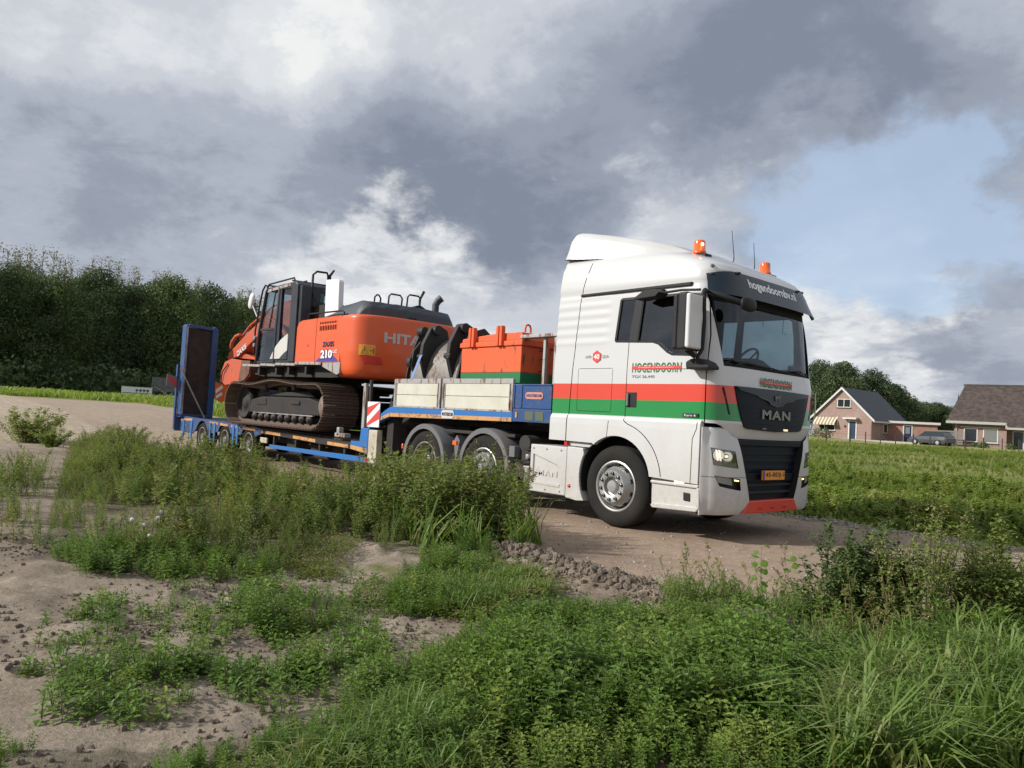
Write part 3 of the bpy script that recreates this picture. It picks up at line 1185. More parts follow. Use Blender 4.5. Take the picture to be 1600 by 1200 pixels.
def build_stuff():
    net = [proto('nettle_plant', nettle(i, 0.30, 10, 0.048, 3), [M_nettle, M_stem]) for i in range(6)]
    netb = [proto('nettle_plant', nettle(i + 20, 0.13, 6, 0.036, 3), [M_nettle, M_stem]) for i in range(4)]
    A = pts_in(POLY['nettle_main'], 1500, 3)
    scatter('nettles', A, net, 'dense bright green nettles filling the nearest ground', 'nettles', .55, 1.05, .2, 3, scl=edge_scale(A, POLY['nettle_main'], .5, .45, .45, 1.4))
    B = np.concatenate([pts_in(POLY['nettle_strip'], 330, 4, clump=.42, csc=2.2), pts_in(POLY['patch_mid'], 110, 5, clump=.36), pts_in(POLY['patch_c'], 480, 6, clump=.36, csc=1.8)])
    scatter('nettles', B, net[:3] + netb[:2], 'patchy low nettles on the bare soil at the front', 'nettles', .5, .95, .2, 5, scl=.36 + .46 * sstep(.35, .7, fbm(B[:, 0], B[:, 1], 1.6, 3)))
    Cc = np.concatenate([pts_in(POLY['sparse'], 120, 8, clump=.53, csc=3.4), pts_in(POLY['sparse'], 60, 88), pts_in(POLY['sparse2'], 120, 89, clump=.46, csc=3.2)])
    scatter('seedlings', Cc, netb, 'scattered small green seedlings on the bare soil', 'seedlings', .4, 1.15, .2, 7)
    # tall flowering weeds
    tw = [proto('tall_weed', tallweed(i, .72, 8, leafy=1.5, seeds=.9, LL=.058), [M_weed, M_stem, M_seed]) for i in range(5)]
    tw2 = [proto('tall_weed', tallweed(i + 30, .62, 7, leafy=1.1, seeds=2.0, LL=.055), [M_weed, M_drystem, M_seed]) for i in range(3)]
    bw = [proto('bushy_weed', nettle(i + 120, .62, 16, .050, 4), [M_weed, M_stem]) for i in range(3)] + [proto('bushy_weed', nettle(i + 130, .50, 13, .045, 4), [M_nettle, M_stem]) for i in range(2)]
    near = pts_in(POLY['tall'], 1450, 11, cut=lambda x, y: (x > -7.5) & (fbm(x + 9, y, .8, 3) > .40))
    scatter('tall_weeds', near, tw + tw2 + bw, 'thick stand of tall seeding weeds before the trailer', 'weeds', .42, 1.0, .25, 9, scl=edge_scale(near, POLY['tall'], .9, .45, .7, .9))
    near2 = pts_in(POLY['tall'], 1300, 12, cut=lambda x, y: (x <= -7.0) & (fbm(x + 9, y, .8, 3) > .38))
    scatter('tall_weeds', near2, tw + tw2 + bw, 'weeds growing along the road beside the trailer wheels', 'weeds', .45, .95, .25, 10, scl=edge_scale(near2, POLY['tall'], .8, .5, .7, .7))
    lo_ = pts_in([(-2.5, -6.1), (-5.3, -5.5), (-8.2, -4.9), (-11, -4.6), (-8, -6.0), (-5, -6.9), (-3, -6.9)], 170, 77, clump=.48, csc=.9)
    scatter('tall_weeds', lo_, tw + bw, 'loose scattered weeds left of the thick stand', 'weeds', .3, .8, .25, 41)
    edge = pts_in([(-1.25, -6.05), (-2.6, -6.1), (-2.1, -5.2), (-1.1, -4.85), (-0.75, -4.7), (-0.75, -5.4)], 200, 14)
    scatter('leafy_weeds', edge, net, 'broad leaved green plants at the foot of the tall weeds', 'weeds', .35, .8, .2, 12)
    # clump hiding the middle wheels
    cl = pts_in([(-0.6, -2.4), (-1.6, -3.1), (-3.2, -2.6), (-3.2, -1.75), (-1.5, -1.7)], 330, 15)
    scatter('tall_weeds', cl, tw + tw2 + bw, 'tallest weed clump in front of the two rear tractor wheels', 'weeds', .75, 1.45, .25, 13)
    gt = [proto('grass_tuft', grasstuft(i, .42, 24, .011, .9), [M_grass]) for i in range(4)]
    gs = [proto('grass_tuft', grasstuft(i + 9, .13, 26, .005, .8, .05), [M_grass]) for i in range(3)]
    G = pts_in(POLY['grass_right'], 130, 17)
    Gn = pts_in(POLY['grass_right'], 300, 57, clump=.38)
    scatter('nettles', Gn, net, 'nettles growing between the long grass blades', 'nettles', .5, .95, .2, 58)
    scatter('long_grass', G, gt, 'long arching green grass beside the nettles', 'grass', .55, 1.05, .3, 15)
    Gx = pts_in([(-3.3, -1.7), (-1.2, -1.6), (-0.3, -2.5), (-0.9, -3.2), (-3.2, -3.1)], 45, 18)
    scatter('long_grass', Gx, gt, 'grass blades standing among the weeds by the road edge', 'grass', .8, 1.45, .3, 16)
    cr = [proto('creeping_plant', creeper(i), [M_yellow_leaf]) for i in range(4)]
    Y1 = np.concatenate([pts_in(POLY['yellow'], 420, 19), pts_in(POLY['yellow2'], 380, 20, clump=.42), pts_in([(-0.5, -4.6), (-1.6, -3.6), (-1.9, -3.9), (-1.2, -4.9)], 160, 21, clump=.45),
                         pts_in([(-0.6, -3.4), (0.2, -2.9), (0.9, -4.6), (0.3, -4.9)], 150, 31, clump=.5)])
    scatter('creeping_weed', Y1, cr, 'low yellowish creeping plants between the nettles', 'ground cover', .7, 1.6, .2, 18)
    Y2 = np.concatenate([pts_in(POLY['yellow'], 200, 22), pts_in(POLY['yellow2'], 160, 23, clump=.45), pts_in(POLY['roadside'], 160, 24)])
    scatter('short_grass', Y2, gs, 'short tufts of yellow green grass near the nettles', 'grass', .7, 1.6, .2, 19)
    rd = pts_in(POLY['roadside'], 230, 25)
    scatter('roadside_weeds', rd, net + netb + tw2, 'mixed leafy weeds along the near edge of the road', 'weeds', .4, .85, .2, 21)
    # field across the road
    rs = np.random.RandomState(40)
    fp = [proto('field_plant', tallweed(i + 60, .40, 8, leafy=2.8, seeds=.3, LL=.085), [M_crop, M_stem, M_crop]) for i in range(3)] + \
         [proto('field_plant', nettle(i + 70, .34, 9, .095, 5, True), [M_crop, M_stem]) for i in range(4)]
    fq = fp[3:]
    # near band
    q = np.column_stack([rs.uniform(-9, 7.5, 6200), 4.05 + rs.power(.6, 6200) * 0])
    q[:, 1] = 4.0 + 11 * rs.rand(6200) ** 1.2
    keep = (q[:, 0] > -9 - 0.35 * (q[:, 1] - 4)) & (q[:, 1] > road_far(q[:, 0]) + .1)
    q = q[keep]
    scatter('field_crop', np.column_stack([q, height(q[:, 0], q[:, 1])]), fp, 'leafy green crop with yellowish tops starting at the far road edge', 'crop', .40, .85, .2, 23, scl=(.35 + .65 * sstep(0, 1.6, q[:, 1] - 4.0)) * (.7 + .6 * sstep(.3, .7, fbm(q[:, 0], q[:, 1], .7, 3))))
    n = 9000
    d = 14 + 50 * rs.rand(n) ** 1.1
    a = np.radians(rs.uniform(92, 128, n))
    q = np.column_stack([CAM.x + np.cos(a) * (d + 9), CAM.y + np.sin(a) * (d + 9)])
    q = q[q[:, 1] > 13]
    dd = np.hypot(q[:, 0] - CAM.x, q[:, 1] - CAM.y)
    scatter('field_crop', np.column_stack([q, height(q[:, 0], q[:, 1], False)]), fq, 'further part of the green crop reaching towards the houses', 'crop', .35, .70, .2, 24, scl=np.clip(dd / 40, .75, 1.0) * (.6 + .7 * sstep(.3, .7, fbm(q[:, 0], q[:, 1], .35, 3))))
    # beyond the trailer and before the wood
    n = 5200
    q = np.column_stack([rs.uniform(-95, -36, n), rs.uniform(-9, 45, n)])
    t2 = q[:, 0] - (q[:, 1] + 4) * 0.55 < -38.0
    q = q[t2]
    gf = [proto('meadow_tuft', grasstuft(i + 40, .5, 40, .06, .9, .7), [M_crop]) for i in range(3)]
    scatter('meadow_grass', np.column_stack([q, height(q[:, 0], q[:, 1], False)]), gf, 'green grass strip between the sand and the dark wood', 'grass', .45, .9, .1, 25)
    q = np.column_stack([rs.uniform(-36, -12, 1700), rs.uniform(4.4, 20, 1700)])
    scatter('meadow_grass', np.column_stack([q, height(q[:, 0], q[:, 1], False)]), gf, 'grass seen behind the raised loading ramp', 'grass', .4, .8, .1, 26)
    # clods and stones
    M_clod = mat('dry_clod', (0.165, 0.132, 0.103), 0.95, noise=.3, nscale=9, bump=.6, bscale=70, spec=.1)
    M_stone = mat('pale_stone', (0.33, 0.295, 0.26), 0.85, noise=.4, nscale=40, spec=.2)
    rk = [proto('clod', rock(i, .036), [M_clod]) for i in range(5)]
    sk = [proto('stone', rock(i + 9, .014), [M_stone]) for i in range(4)]
    n = 3400
    x = rs.uniform(-.9, 3.4, n)
    y = road_near(x) - 0.30 + rs.normal(0, .15, n)
    P1 = np.column_stack([x, y, height(x, y) + .006])
    scatter('clods', P1, rk, 'ridge of crumbly soil clods along the near road edge', 'clods', .25, 1.25, 3, 27, scl=rs.rand(len(x)) ** 2.6 * 1.15 + .12)
    P2 = pts_in([(1.8, -7.2), (-3, -6.6), (-3, -5.9), (-.4, -4.2), (.6, -3.2), (2.4, -5.4), (2.6, -6.4)], 4200, 33, clump=.44, csc=1.3, zoff=.003)
    scatter('clods', P2, rk, 'loose small clods scattered over the bare soil', 'clods', .8, 1.2, 3, 28, scl=.07 + .5 * np.random.RandomState(3).rand(len(P2)) ** 4)
    x = rs.uniform(-7, 5, 5200)
    y = np.where(rs.rand(5200) < .6, rs.uniform(-2.9, 3.9, 5200), rs.normal(-2.3, .35, 5200))
    y = y + .5 * (fbm(x, y, 2.0, 3) - .5)
    P3 = np.column_stack([x, y, height(x, y) + .002])
    scatter('gravel', P3, sk, 'pale gravel stones strewn over the dirt road', 'gravel', .7, 1.2, 3, 29, scl=.25 + 1.1 * rs.rand(len(x)) ** 3)
    y = road_far(x[:900]) + rs.normal(0, .12, 900)
    scatter('gravel', np.column_stack([x[:900], y, height(x[:900], y) + .004]), sk, 'line of pale rubble along the far edge of the road', 'gravel', .8, 2.6, 3, 30)


build_stuff()
# ------------------------------------------------------------------ tractor unit
YM = 1.24                                  # middle of the truck, across


def interp(tab, z):
    for (a, b), (c, d) in zip(tab, tab[1:]):
        if z <= c:
            t = max(0.0, (z - a) / (c - a))
            return b + (d - b) * t
    return tab[-1][1]


XF = [(1.2, .0), (1.9, .0), (2.05, -.03), (2.95, -.13), (3.05, -.14), (3.2, -.15), (3.30, -.22), (3.38, -.34), (3.46, -.52), (3.54, -.72), (3.62, -.93), (3.69, -1.15), (3.72, -1.4)]
YSD = [(1.2, .0), (2.0, .0), (2.95, .045), (3.04, .055), (3.10, .045), (3.20, .062), (3.24, .075), (3.38, .11), (3.44, .16), (3.48, .23), (3.54, .36), (3.62, .58), (3.69, .85), (3.72, 1.02)]


def se_pt(th, xf, a, n, hw, off=0.0):
    s, c = math.sin(th), math.cos(th)
    return (xf - a + (a + off) * abs(s) ** (2 / n), YM - math.copysign(1, c) * (hw + off) * abs(c) ** (2 / n))


def ribs(x, z):
    """pressed horizontal ribs on the rear of the cab side"""
    if z < 2.30 or z > 3.0:
        return 0.0
    t = ((z - 2.33) / 0.125) % 1.0
    prof = .5 - .5 * math.cos(2 * math.pi * (t ** .6))
    fx = max(0.0, min(1.0, (-1.66 - x) / .12))
    fz = min(1, (z - 2.30) / .03) * min(1, (3.0 - z) / .03)
    return 0.0075 * prof * fx * fz


def build_cab(root):
    mb = MB()
    zs = [1.385, 1.40] + [1.5, 1.6, 1.7, 1.8, 1.9, 2.0, 2.05, 2.15, 2.25] + [2.30 + i * .0208 for i in range(1, 34)] + [3.02, 3.04, 3.07, 3.10, 3.14, 3.18, 3.20, 3.22, 3.24, 3.27, 3.30, 3.34, 3.38, 3.41, 3.44, 3.46, 3.48, 3.51, 3.54, 3.58, 3.62, 3.66, 3.69, 3.72]
    side_x = [-2.65, -2.62, -2.5, -2.36, -2.25, -2.1, -1.95, -1.85, -1.78, -1.72, -1.66, -1.5, -1.3, -1.1, -.9, -.75]
    nth = 30
    rings = []
    for z in zs:
        xf, ysd = interp(XF, z), interp(YSD, z)
        hw = YM - ysd
        a = .45 + max(0, (z - 3.3)) * 2.2
        n = 4.5 - max(0, min(1, (z - 3.25) / .45)) * 2.0
        xs = xf - a
        ring = []
        for x in side_x:
            if z > 3.3:
                xx = -2.62 + (x + 2.65) / 1.90 * (xs - .03 + 2.62)
            else:
                xx = x
            ring.append((xx, ysd - ribs(xx, z)))
        for k in range(nth + 1):
            th = math.pi * k / nth
            x, y = se_pt(th, xf, a, n, hw)
            ring.append((x, y))
        for (x, y) in ring[:len(side_x)][::-1]:
            ring.append((x, 2 * YM - y))
        r3 = []
        for (x, y) in ring:
            zz = z + .055 * max(0, -x - .5) * max(0, min(1, (z - 3.05) / .3))
            r3.append((x, y, zz))
        rings.append(r3)
    L = len(rings[0])
    v = [p for r in rings for p in r]
    f = []
    for j in range(len(rings) - 1):
        for i in range(L):
            k = (i + 1) % L
            f.append((j * L + i, j * L + k, (j + 1) * L + k, (j + 1) * L + i))
    f.append(tuple(range(L))[::-1])
    f.append(tuple((len(rings) - 1) * L + i for i in range(L)))
    mb.add(v, f, 0, True)
    cab = build('cab', mb, [M_livery, M_gap, M_interior], root)
    loc = cab.location.copy() + root.location

    def cutter(mbb):
        c = build('cut', mbb, [M_livery, M_gap, M_interior])
        return c
    # hollow inside
    cv = MB()
    cv.prism([(-2.2, .09), (-.46, .09), (-.30, .36), (-.25, YM), (-.30, 2.12), (-.46, 2.39), (-2.2, 2.39)], 'z', 1.55, 3.10, 2)
    boolean(cab, cutter(cv))
    # window openings
    wn = MB()
    W = side_window_poly()
    wn.prism(W, 'y', -.3, .2, 1)
    boolean(cab, cutter(wn))
    wn = MB()
    wn.prism(W, 'y', 2.3, 2.8, 1)
    boolean(cab, cutter(wn))
    wn = MB()
    wn.prism([(.205, 2.05), (2.275, 2.05), (2.40, 2.93), (.08, 2.93)], 'x', -.44, .3, 1)
    boolean(cab, cutter(wn))
    # panel gaps, recessed
    gv = MB()
    groove(gv, [(-2.335, 1.30), (-2.33, 1.42), (-2.295, 2.12)], .013, y1=.018)
    groove(gv, [(-2.294, 2.125), (-2.265, 2.6)], .012, y1=.042)
    groove(gv, [(-2.264, 2.605), (-2.245, 2.98), (-2.18, 3.30)], .012, y1=.068)
    groove(gv, [(-2.17, 3.33), (-2.11, 3.52)], .013, y1=.11)
    groove(gv, [(-1.352, 1.30), (-1.356, 2.345)], .010)
    groove(gv, [(-1.27, 2.935), (-1.265, 3.0)], .010)
    groove(gv, [(-.195, 1.30), (-.20, 2.4), (-.262, 3.01)], .012, y1=.11)
    for q in ([(-2.19, 1.462), (-2.19, 2.018)], [(-2.182, 2.022), (-1.602, 2.022)], [(-1.592, 2.018), (-1.592, 1.462)], [(-1.602, 1.457), (-2.182, 1.457)]):
        groove(gv, q, .006, y1=.008)
    groove(gv, [(-2.66, 3.03), (-2.245, 3.03)], .010)
    gv.prism([(-1.26 + .02, 2.0), (-.205, 1.995), (-.205, 2.003), (-1.24, 2.008)], 'y', -.1, .006, 1)
    boolean(cab, cutter(gv))
    for p in cab.data.polygons:
        p.use_smooth = True
    cab.data.set_sharp_from_angle(angle=math.radians(32))
    wnormal(cab)
    return cab


def side_window_poly():
    return [(-1.60, 2.38), (-1.575, 2.355), (-.98, 2.33), (-.90, 2.305), (-.76, 2.20), (-.68, 2.165), (-.36, 2.15), (-.325, 2.17), (-.335, 2.3), (-.40, 2.86), (-.43, 2.90), (-.50, 2.925), (-1.52, 2.935), (-1.555, 2.91)]


def groove(mb, pts, w, y0=-.12, y1=.018, close=False):
    P = [Vector((a, b)) for a, b in pts]
    n = len(P)
    idx = range(n) if close else range(n - 1)
    if close:
        off = []
        for s in (1, -1):
            o = []
            for i in range(n):
                t = (P[(i + 1) % n] - P[i - 1]).normalized()
                nn = Vector((-t.y, t.x))
                o.append(P[i] + nn * w / 2 * s)
            off.append(o)
        A, B = off
        v = [(p.x, y0, p.y) for p in A] + [(p.x, y0, p.y) for p in B] + [(p.x, y1, p.y) for p in A] + [(p.x, y1, p.y) for p in B]
        f = []
        for i in idx:
            j = (i + 1) % n
            f += [(i, j, n + j, n + i), (2 * n + i, 3 * n + i, 3 * n + j, 2 * n + j), (i, 2 * n + i, 2 * n + j, j), (n + i, n + j, 3 * n + j, 3 * n + i)]
        mb.add(v, f, 1)
    else:
        L, Rr = [], []
        for i in range(n):
            t = (P[min(i + 1, n - 1)] - P[max(i - 1, 0)]).normalized()
            nn = Vector((-t.y, t.x))
            L.append(P[i] + nn * w / 2)
            Rr.append(P[i] - nn * w / 2)
        for i in range(n - 1):
            pass
        poly = [(p.x, p.y) for p in L] + [(p.x, p.y) for p in Rr[::-1]]
        mb.prism(poly, 'y', y0, y1, 1)


def arc(cx, cz, r, a0, a1, n, rz=None):
    rz = rz or r
    return [(cx + r * math.cos(math.radians(a0 + (a1 - a0) * i / n)), cz + rz * math.sin(math.radians(a0 + (a1 - a0) * i / n))) for i in range(n + 1)]


def make_wheel(kind, root, cx, y0, cz, R=.515, rr=.31, w=.30, name='wheel'):
    """kind: 'steer' (hub stands out), 'drive' (deep dish, twin), 'trailer'. near face towards -y"""
    hub = MB()
    c = (cx, y0, cz)
    # rim well + flange
    hub.lathe([(rr + .012, .0), (rr + .014, -.012), (rr, -.016), (rr - .012, -.008), (rr - .02, .03), (rr - .035, .06), (rr - .045, w * .5), (rr - .045, w)], c, 'y', 48, 0)
    if kind == 'steer':
        d = .05
        hub.lathe([(rr - .045, .10), (.262, .03), (.250, -.005), (.222, -.050), (.205, -.085), (.200, -.092), (.135, -.092), (.125, -.088), (.120, -.035), (.105, -.03), (.085, -.03), (.080, -.075), (.070, -.088), (.0, -.09)], c, 'y', 48, 0)
        rn, yn, nn = .168, -.092, 10
    elif kind == 'drive':
        hub.lathe([(rr - .045, .05), (.245, .10), (.225, .15), (.215, .165), (.13, .165), (.125, .10), (.120, .03), (.10, .015), (.0, .012)], c, 'y', 48, 0)
        rn, yn, nn = .168, .165, 10
    else:
        hub.lathe([(rr - .045, .05), (rr - .07, .075), (.165, .085), (.10, .08), (.09, .0), (.075, -.015), (.0, -.018)], c, 'y', 36, 0)
        rn, yn, nn = .130, .083, 8
    # dark hand holes on the slope
    if kind != 'trailer':
        for k in range(10):
            a = 2 * math.pi * (k + .5) / 10
            rh, yh = (.255, .008) if kind == 'steer' else (.238, .118)
            p = Vector((cx + rh * math.cos(a), y0 + yh, cz + rh * math.sin(a)))
            nrm = Vector((math.cos(a) * (.75 if kind == 'steer' else -.55), -.66 if kind == 'steer' else -.83, math.sin(a) * (.75 if kind == 'steer' else -.55))).normalized()
            hub.cyl(p - nrm * .01, p + nrm * .004, .030, 12, 1)
    for k in range(nn):
        a = 2 * math.pi * k / nn + .2
        p = Vector((cx + rn * math.cos(a), y0 + yn, cz + rn * math.sin(a)))
        hub.cyl(p, p + Vector((0, -.006, 0)), .023, 12, 1)
        hub.cyl(p + Vector((0, -.004, 0)), p + Vector((0, -.030, 0)), .0155, 6, 2, smooth=False)
    ma = M_alu if kind == 'steer' else M_alu_dirty
    o = build(name, hub, [ma, M_gap, M_chrome if kind == 'steer' else ma], root, autosmooth=30)
    t = MB()
    s = R - rr
    prof = [(rr + .006, .0), (rr + .02, -.012), (rr + .05, -.022), (rr + s * .45, -.030), (rr + s * .70, -.024), (R - .035, -.004), (R - .012, .012), (R, .03)]
    ny = 9
    for i in range(1, ny):
        yy = .03 + (w - .06) * i / ny
        if i % 2:
            prof += [(R, yy - .008), (R - .012, yy - .004), (R - .012, yy + .004), (R, yy + .008)]
    prof += [(R, w - .03), (R - .012, w - .012), (R - .05, w + .02), (rr + .02, w + .01), (rr + .0, w)]
    t.lathe(prof, c, 'y', 64, 0)
    build('tyre', t, M_rubber, o)
    return o


def mudguard(root, cx, cz, r, y0, y1, a0, a1, name='mudguard', m=None, th=.022, lip=True):
    mb = MB()
    n = 28
    pr = [(r, y0), (r + th, y0 + .004), (r + th, y1), (r, y1)]
    if lip:
        pr = [(r - .062, y0 - .004), (r - .062, y0 + .012), (r - .012, y0 + .018), (r - .002, y1), (r + th, y1), (r + th, y0 + .012), (r + th - .012, y0 - .006)]
    mb.lathe([(a, b) for a, b in pr], (cx, 0, cz), 'y', n, 0, True, math.radians(a0), math.radians(a1), close=True)
    return build(name, mb, m or M_greyplastic, root, autosmooth=40)


BA, BN, BXF, BHW = .50, 4.0, .03, 1.24


def bump_pt(th, z, off=0.0):
    # bumper surface leans back a little above 1.1 m and tucks in at the bottom
    xf = BXF - max(0, z - 1.05) * .12 - max(0, .42 - z) * .35
    x, y = se_pt(th, xf, BA, BN, BHW - max(0, .36 - z) * .3, off)
    return Vector((x, y, z))


def patch(mb, fn, poly4, nu, nv, off, mi=0):
    """poly4: (th,z) corners bl, br, tr, tl"""
    a, b, c, d = poly4

    def q(u, v):
        th = (a[0] * (1 - u) + b[0] * u) * (1 - v) + (d[0] * (1 - u) + c[0] * u) * v
        z = (a[1] * (1 - u) + b[1] * u) * (1 - v) + (d[1] * (1 - u) + c[1] * u) * v
        return fn(th, z, off)
    mb.grid(q, nu, nv, mi)
    return q


def closed_patch(mb, fn, poly4, nu, nv, o0, o1, mi=0):
    a, b, c, d = poly4

    def q(u, v, off):
        th = (a[0] * (1 - u) + b[0] * u) * (1 - v) + (d[0] * (1 - u) + c[0] * u) * v
        z = (a[1] * (1 - u) + b[1] * u) * (1 - v) + (d[1] * (1 - u) + c[1] * u) * v
        return fn(th, z, off)
    V = []
    for off in (o0, o1):
        for j in range(nv + 1):
            for i in range(nu + 1):
                V.append(q(i / nu, j / nv, off))
    S = (nu + 1) * (nv + 1)
    F = []
    g = lambda i, j, k: k * S + j * (nu + 1) + i
    for j in range(nv):
        for i in range(nu):
            F.append((g(i, j, 1), g(i + 1, j, 1), g(i + 1, j + 1, 1), g(i, j + 1, 1)))
            F.append((g(i, j, 0), g(i, j + 1, 0), g(i + 1, j + 1, 0), g(i + 1, j, 0)))
    for i in range(nu):
        F.append((g(i, 0, 0), g(i + 1, 0, 0), g(i + 1, 0, 1), g(i, 0, 1)))
        F.append((g(i, nv, 1), g(i + 1, nv, 1), g(i + 1, nv, 0), g(i, nv, 0)))
    for j in range(nv):
        F.append((g(0, j, 1), g(0, j + 1, 1), g(0, j + 1, 0), g(0, j, 0)))
        F.append((g(nu, j, 0), g(nu, j + 1, 0), g(nu, j + 1, 1), g(nu, j, 1)))
    mb.add(V, F, mi)


def mirror4(p):
    a, b, c, d = p
    return ((math.pi - b[0], b[1]), (math.pi - a[0], a[1]), (math.pi - d[0], d[1]), (math.pi - c[0], c[1]))


def build_truck():
    root = thing('tractor_truck', (-1.475, YM, 0), 'large white tractor truck with a red over green stripe and orange roof beacons', 'truck')
    build_cab(root)
    # --- wheels: near side, then copies for the far side
    make_wheel('steer', root, -1.475, .035, .515)
    make_wheel('steer', root, -4.10, .035, .515)
    make_wheel('drive', root, -5.66, .06, .515)
    # far wheels (seen under the chassis)
    for x in (-1.475, -4.10, -5.66):
        mb = MB()
        mb.lathe([(.0, -.10), (.30, -.10), (.31, -.14), (.47, -.15), (.515, -.10), (.515, .12), (.47, .16), (.31, .15), (.3, .1), (.0, .1)], (x, 2.28, .515), 'y', 40)
        build('wheel', mb, M_rubber, root)
    for x in (-1.475, -4.10, -5.66):
        ax = MB()
        ax.cyl((x, .3, .5), (x, 2.2, .5), .07, 10)
        build('axle', ax, M_chassis, root)
    ax = MB()
    ax.lathe([(0, -.14), (.30, -.14), (.31, -.16), (.47, -.17), (.515, -.13), (.515, .12), (.47, .15), (.31, .15)], (-5.66, .56, .515), 'y', 40)
    ax.lathe([(0, .0), (.12, .0), (.2, .05), (.2, .3), (.1, .35), (0, .35)], (-5.66, 1.1, .515), 'y', 20)
    build('inner_wheel', ax, M_chassis, root)
    # --- frame
    fr = MB()
    for y in (.85, 1.63):
        fr.box(-6.25, -.5, y - .04, y + .04, .72, .99)
    for x in (-6.2, -5.0, -3.6, -2.5):
        fr.box(x - .05, x + .05, .9, 1.6, .76, .95)
    fr.box(-5.9, -5.1, .55, 1.95, 1.0, 1.12)
    fr.box(-3.62, -3.05, .12, .75, .45, .85)
    fr.box(-5.3, -3.55, .15, .8, 1.02, 1.07)
    fr.cyl((-3.3, .12, .95), (-3.3, .8, .95), .12, 14)
    build('chassis', fr, M_chassis, root, bevel=.008)
    fr2 = MB()
    fr2.box(-2.45, -2.25, .3, 2.2, .35, 1.38)
    fr2.box(-2.3, -.9, .35, 2.1, .95, 1.36)
    fr2.box(-.95, -.17, .16, 2.32, .42, 1.36)
    build('under_body', fr2, M_gap, root)
    # --- lower side panels: rear fairing, wheel arch, step panel (both sides)
    for sgn in (0, 1):
        def Y(y):
            return 2 * YM - y if sgn else y
        y0, y1 = (-.028, .16)
        # panel above and behind the front wheel
        prof = [(.004, 1.405), (-.010, 1.392), (-.026, 1.36), (-.030, 1.28), (-.030, .2), (.05, .2), (.05, 1.405)]
        mb = MB()
        mb.prism([(Y(a), b) for a, b in prof], 'x', -2.655, -.217)
        o = build('arch_panel', mb, [M_white, M_gap], root)
        cut = MB()
        yy0, yy1 = (-.3, .3) if not sgn else (2.2, 2.8)
        cut.prism(arc(-1.47, .60, .565, -60, 240, 40, .555), 'y', yy0, yy1, 0)
        boolean(o, build('cut', cut, [M_white, M_gap]))
        cut = MB()
        cut.prism([(-3, 1.045), (-2.31, 1.045), (-1.86, 1.04), (-1.80, .99), (-1.80, .15), (-3, .15)], 'y', yy0, yy1, 0)
        boolean(o, build('cut', cut, [M_white, M_gap]))
        cut = MB()
        cut.prism([(-1.2, .70), (-.15, .66), (-.15, .1), (-1.2, .1)], 'y', yy0, yy1, 0)
        boolean(o, build('cut', cut, [M_white, M_gap]))
        if not sgn:
            gv = MB()
            groove(gv, [(-2.337, 1.50), (-2.337, 1.03)], .013, -.15, -.01)
            groove(gv, [(-1.60, 1.34), (-1.62, 1.10)], .007, -.15, -.015)
            groove(gv, [(-1.352, 1.42), (-1.352, 1.355), (-1.33, 1.34)] + arc(-1.47, .60, .735, 79, 8, 18)[1:], .010, -.15, -.012)
            groove(gv, [(-.255, 1.5), (-.265, 1.30), (-.315, 1.18), (-.32, .62)], .008, -.15, -.018)
            boolean(o, build('cut', gv, [M_white, M_gap]))
        finish(o, .006, 2)
        # wheel housing lining
        mb = MB()
        a, b = (Y(-.005), Y(.62))
        mb.lathe([(.578, min(a, b)), (.578, max(a, b))], (-1.47, 0, .60), 'y', 40, 0, True, math.radians(-10), math.radians(200))
        build('wheel_housing', mb, M_gap, root)
        # vertical panel behind the wheel
        mb = MB()
        P = [(-2.305, .968), (-2.305, .285), (-2.105, .262)] + arc(-1.47, .60, .600, 213, 152, 12, .60) + [(-2.02, .965)]
        mb.prism(P, 'y', Y(-.022), Y(.25), 0)
        mb.prism([(-2.33, 1.04), (-2.33, .98), (-1.95, .975), (-1.87, 1.03)], 'y', Y(.02), Y(.2), 0)
        build('rear_side_panel', mb, M_white, root, bevel=.010)
        # step box in front of the wheel
        mb = MB()
        st = build_step(mb, Y)
        so = build('step', mb, [M_white, M_black, M_greyplastic], root, bevel=.010)
        if not sgn:
            mb = MB()
            mb.obox((-.48, -.015, .668), .13, .03, .035, None, 0)
            build('marker_lamp', mb, M_lamp_on, so, bevel=.01)
    # --- MAN box between the axles (near side) with pressed relief
    mb = MB()
    mb.box(-3.022, -2.318, -.012, .55, .30, .96)
    tb = build('tool_box', mb, [M_white, M_gap], root)
    cut = MB()
    cut.prism([(-2.965, .82), (-2.50, .70), (-2.43, .66), (-2.43, .43), (-2.965, .43)], 'y', -.1, .012, 0)
    boolean(tb, build('cut', cut, [M_white, M_gap]))
    finish(tb, .012, 3)
    mb = MB()
    mb.prism([(-2.965, .455), (-2.43, .44), (-2.43, .40), (-2.965, .415)], 'y', -.02, .0)
    add_text(mb, 'MAN', (-2.87, .008, .53), (1, 0, 0), (0, 0, 1), .37, .085, bold=.02, extr=.006, spacing=1.25)
    build('lettering', mb, M_white, tb, bevel=.003)
    for x in (-2.96, -2.70, -2.42):
        for z in (.345, .905):
            mb = MB()
            mb.cyl((x, -.018, z), (x, .0, z), .012, 8)
            build('screw', mb, M_greyplastic, tb)
    mb = MB()
    mb.box(-2.36, -2.31, -.028, 0.01, .985, 1.035)
    build('side_reflector', mb, M_redlens, root)
    mb = MB()
    mb.lathe([(0, -.035), (.022, -.033), (.024, -.022)], (-2.235, 0.0, .445), 'y', 14, 0)
    build('side_reflector', mb, M_redlens, root)
    mb = MB()
    mb.cyl((-3.2, .12, .38), (-3.2, .12, .60), .055, 14)
    mb.box(-3.26, -3.14, .08, .16, .60, .63)
    build('filter_canister', mb, M_alu, root, bevel=.006)
    mb = MB()
    mb.cyl((-3.18, .1, .73), (-3.18, .1, .80), .045, 10)
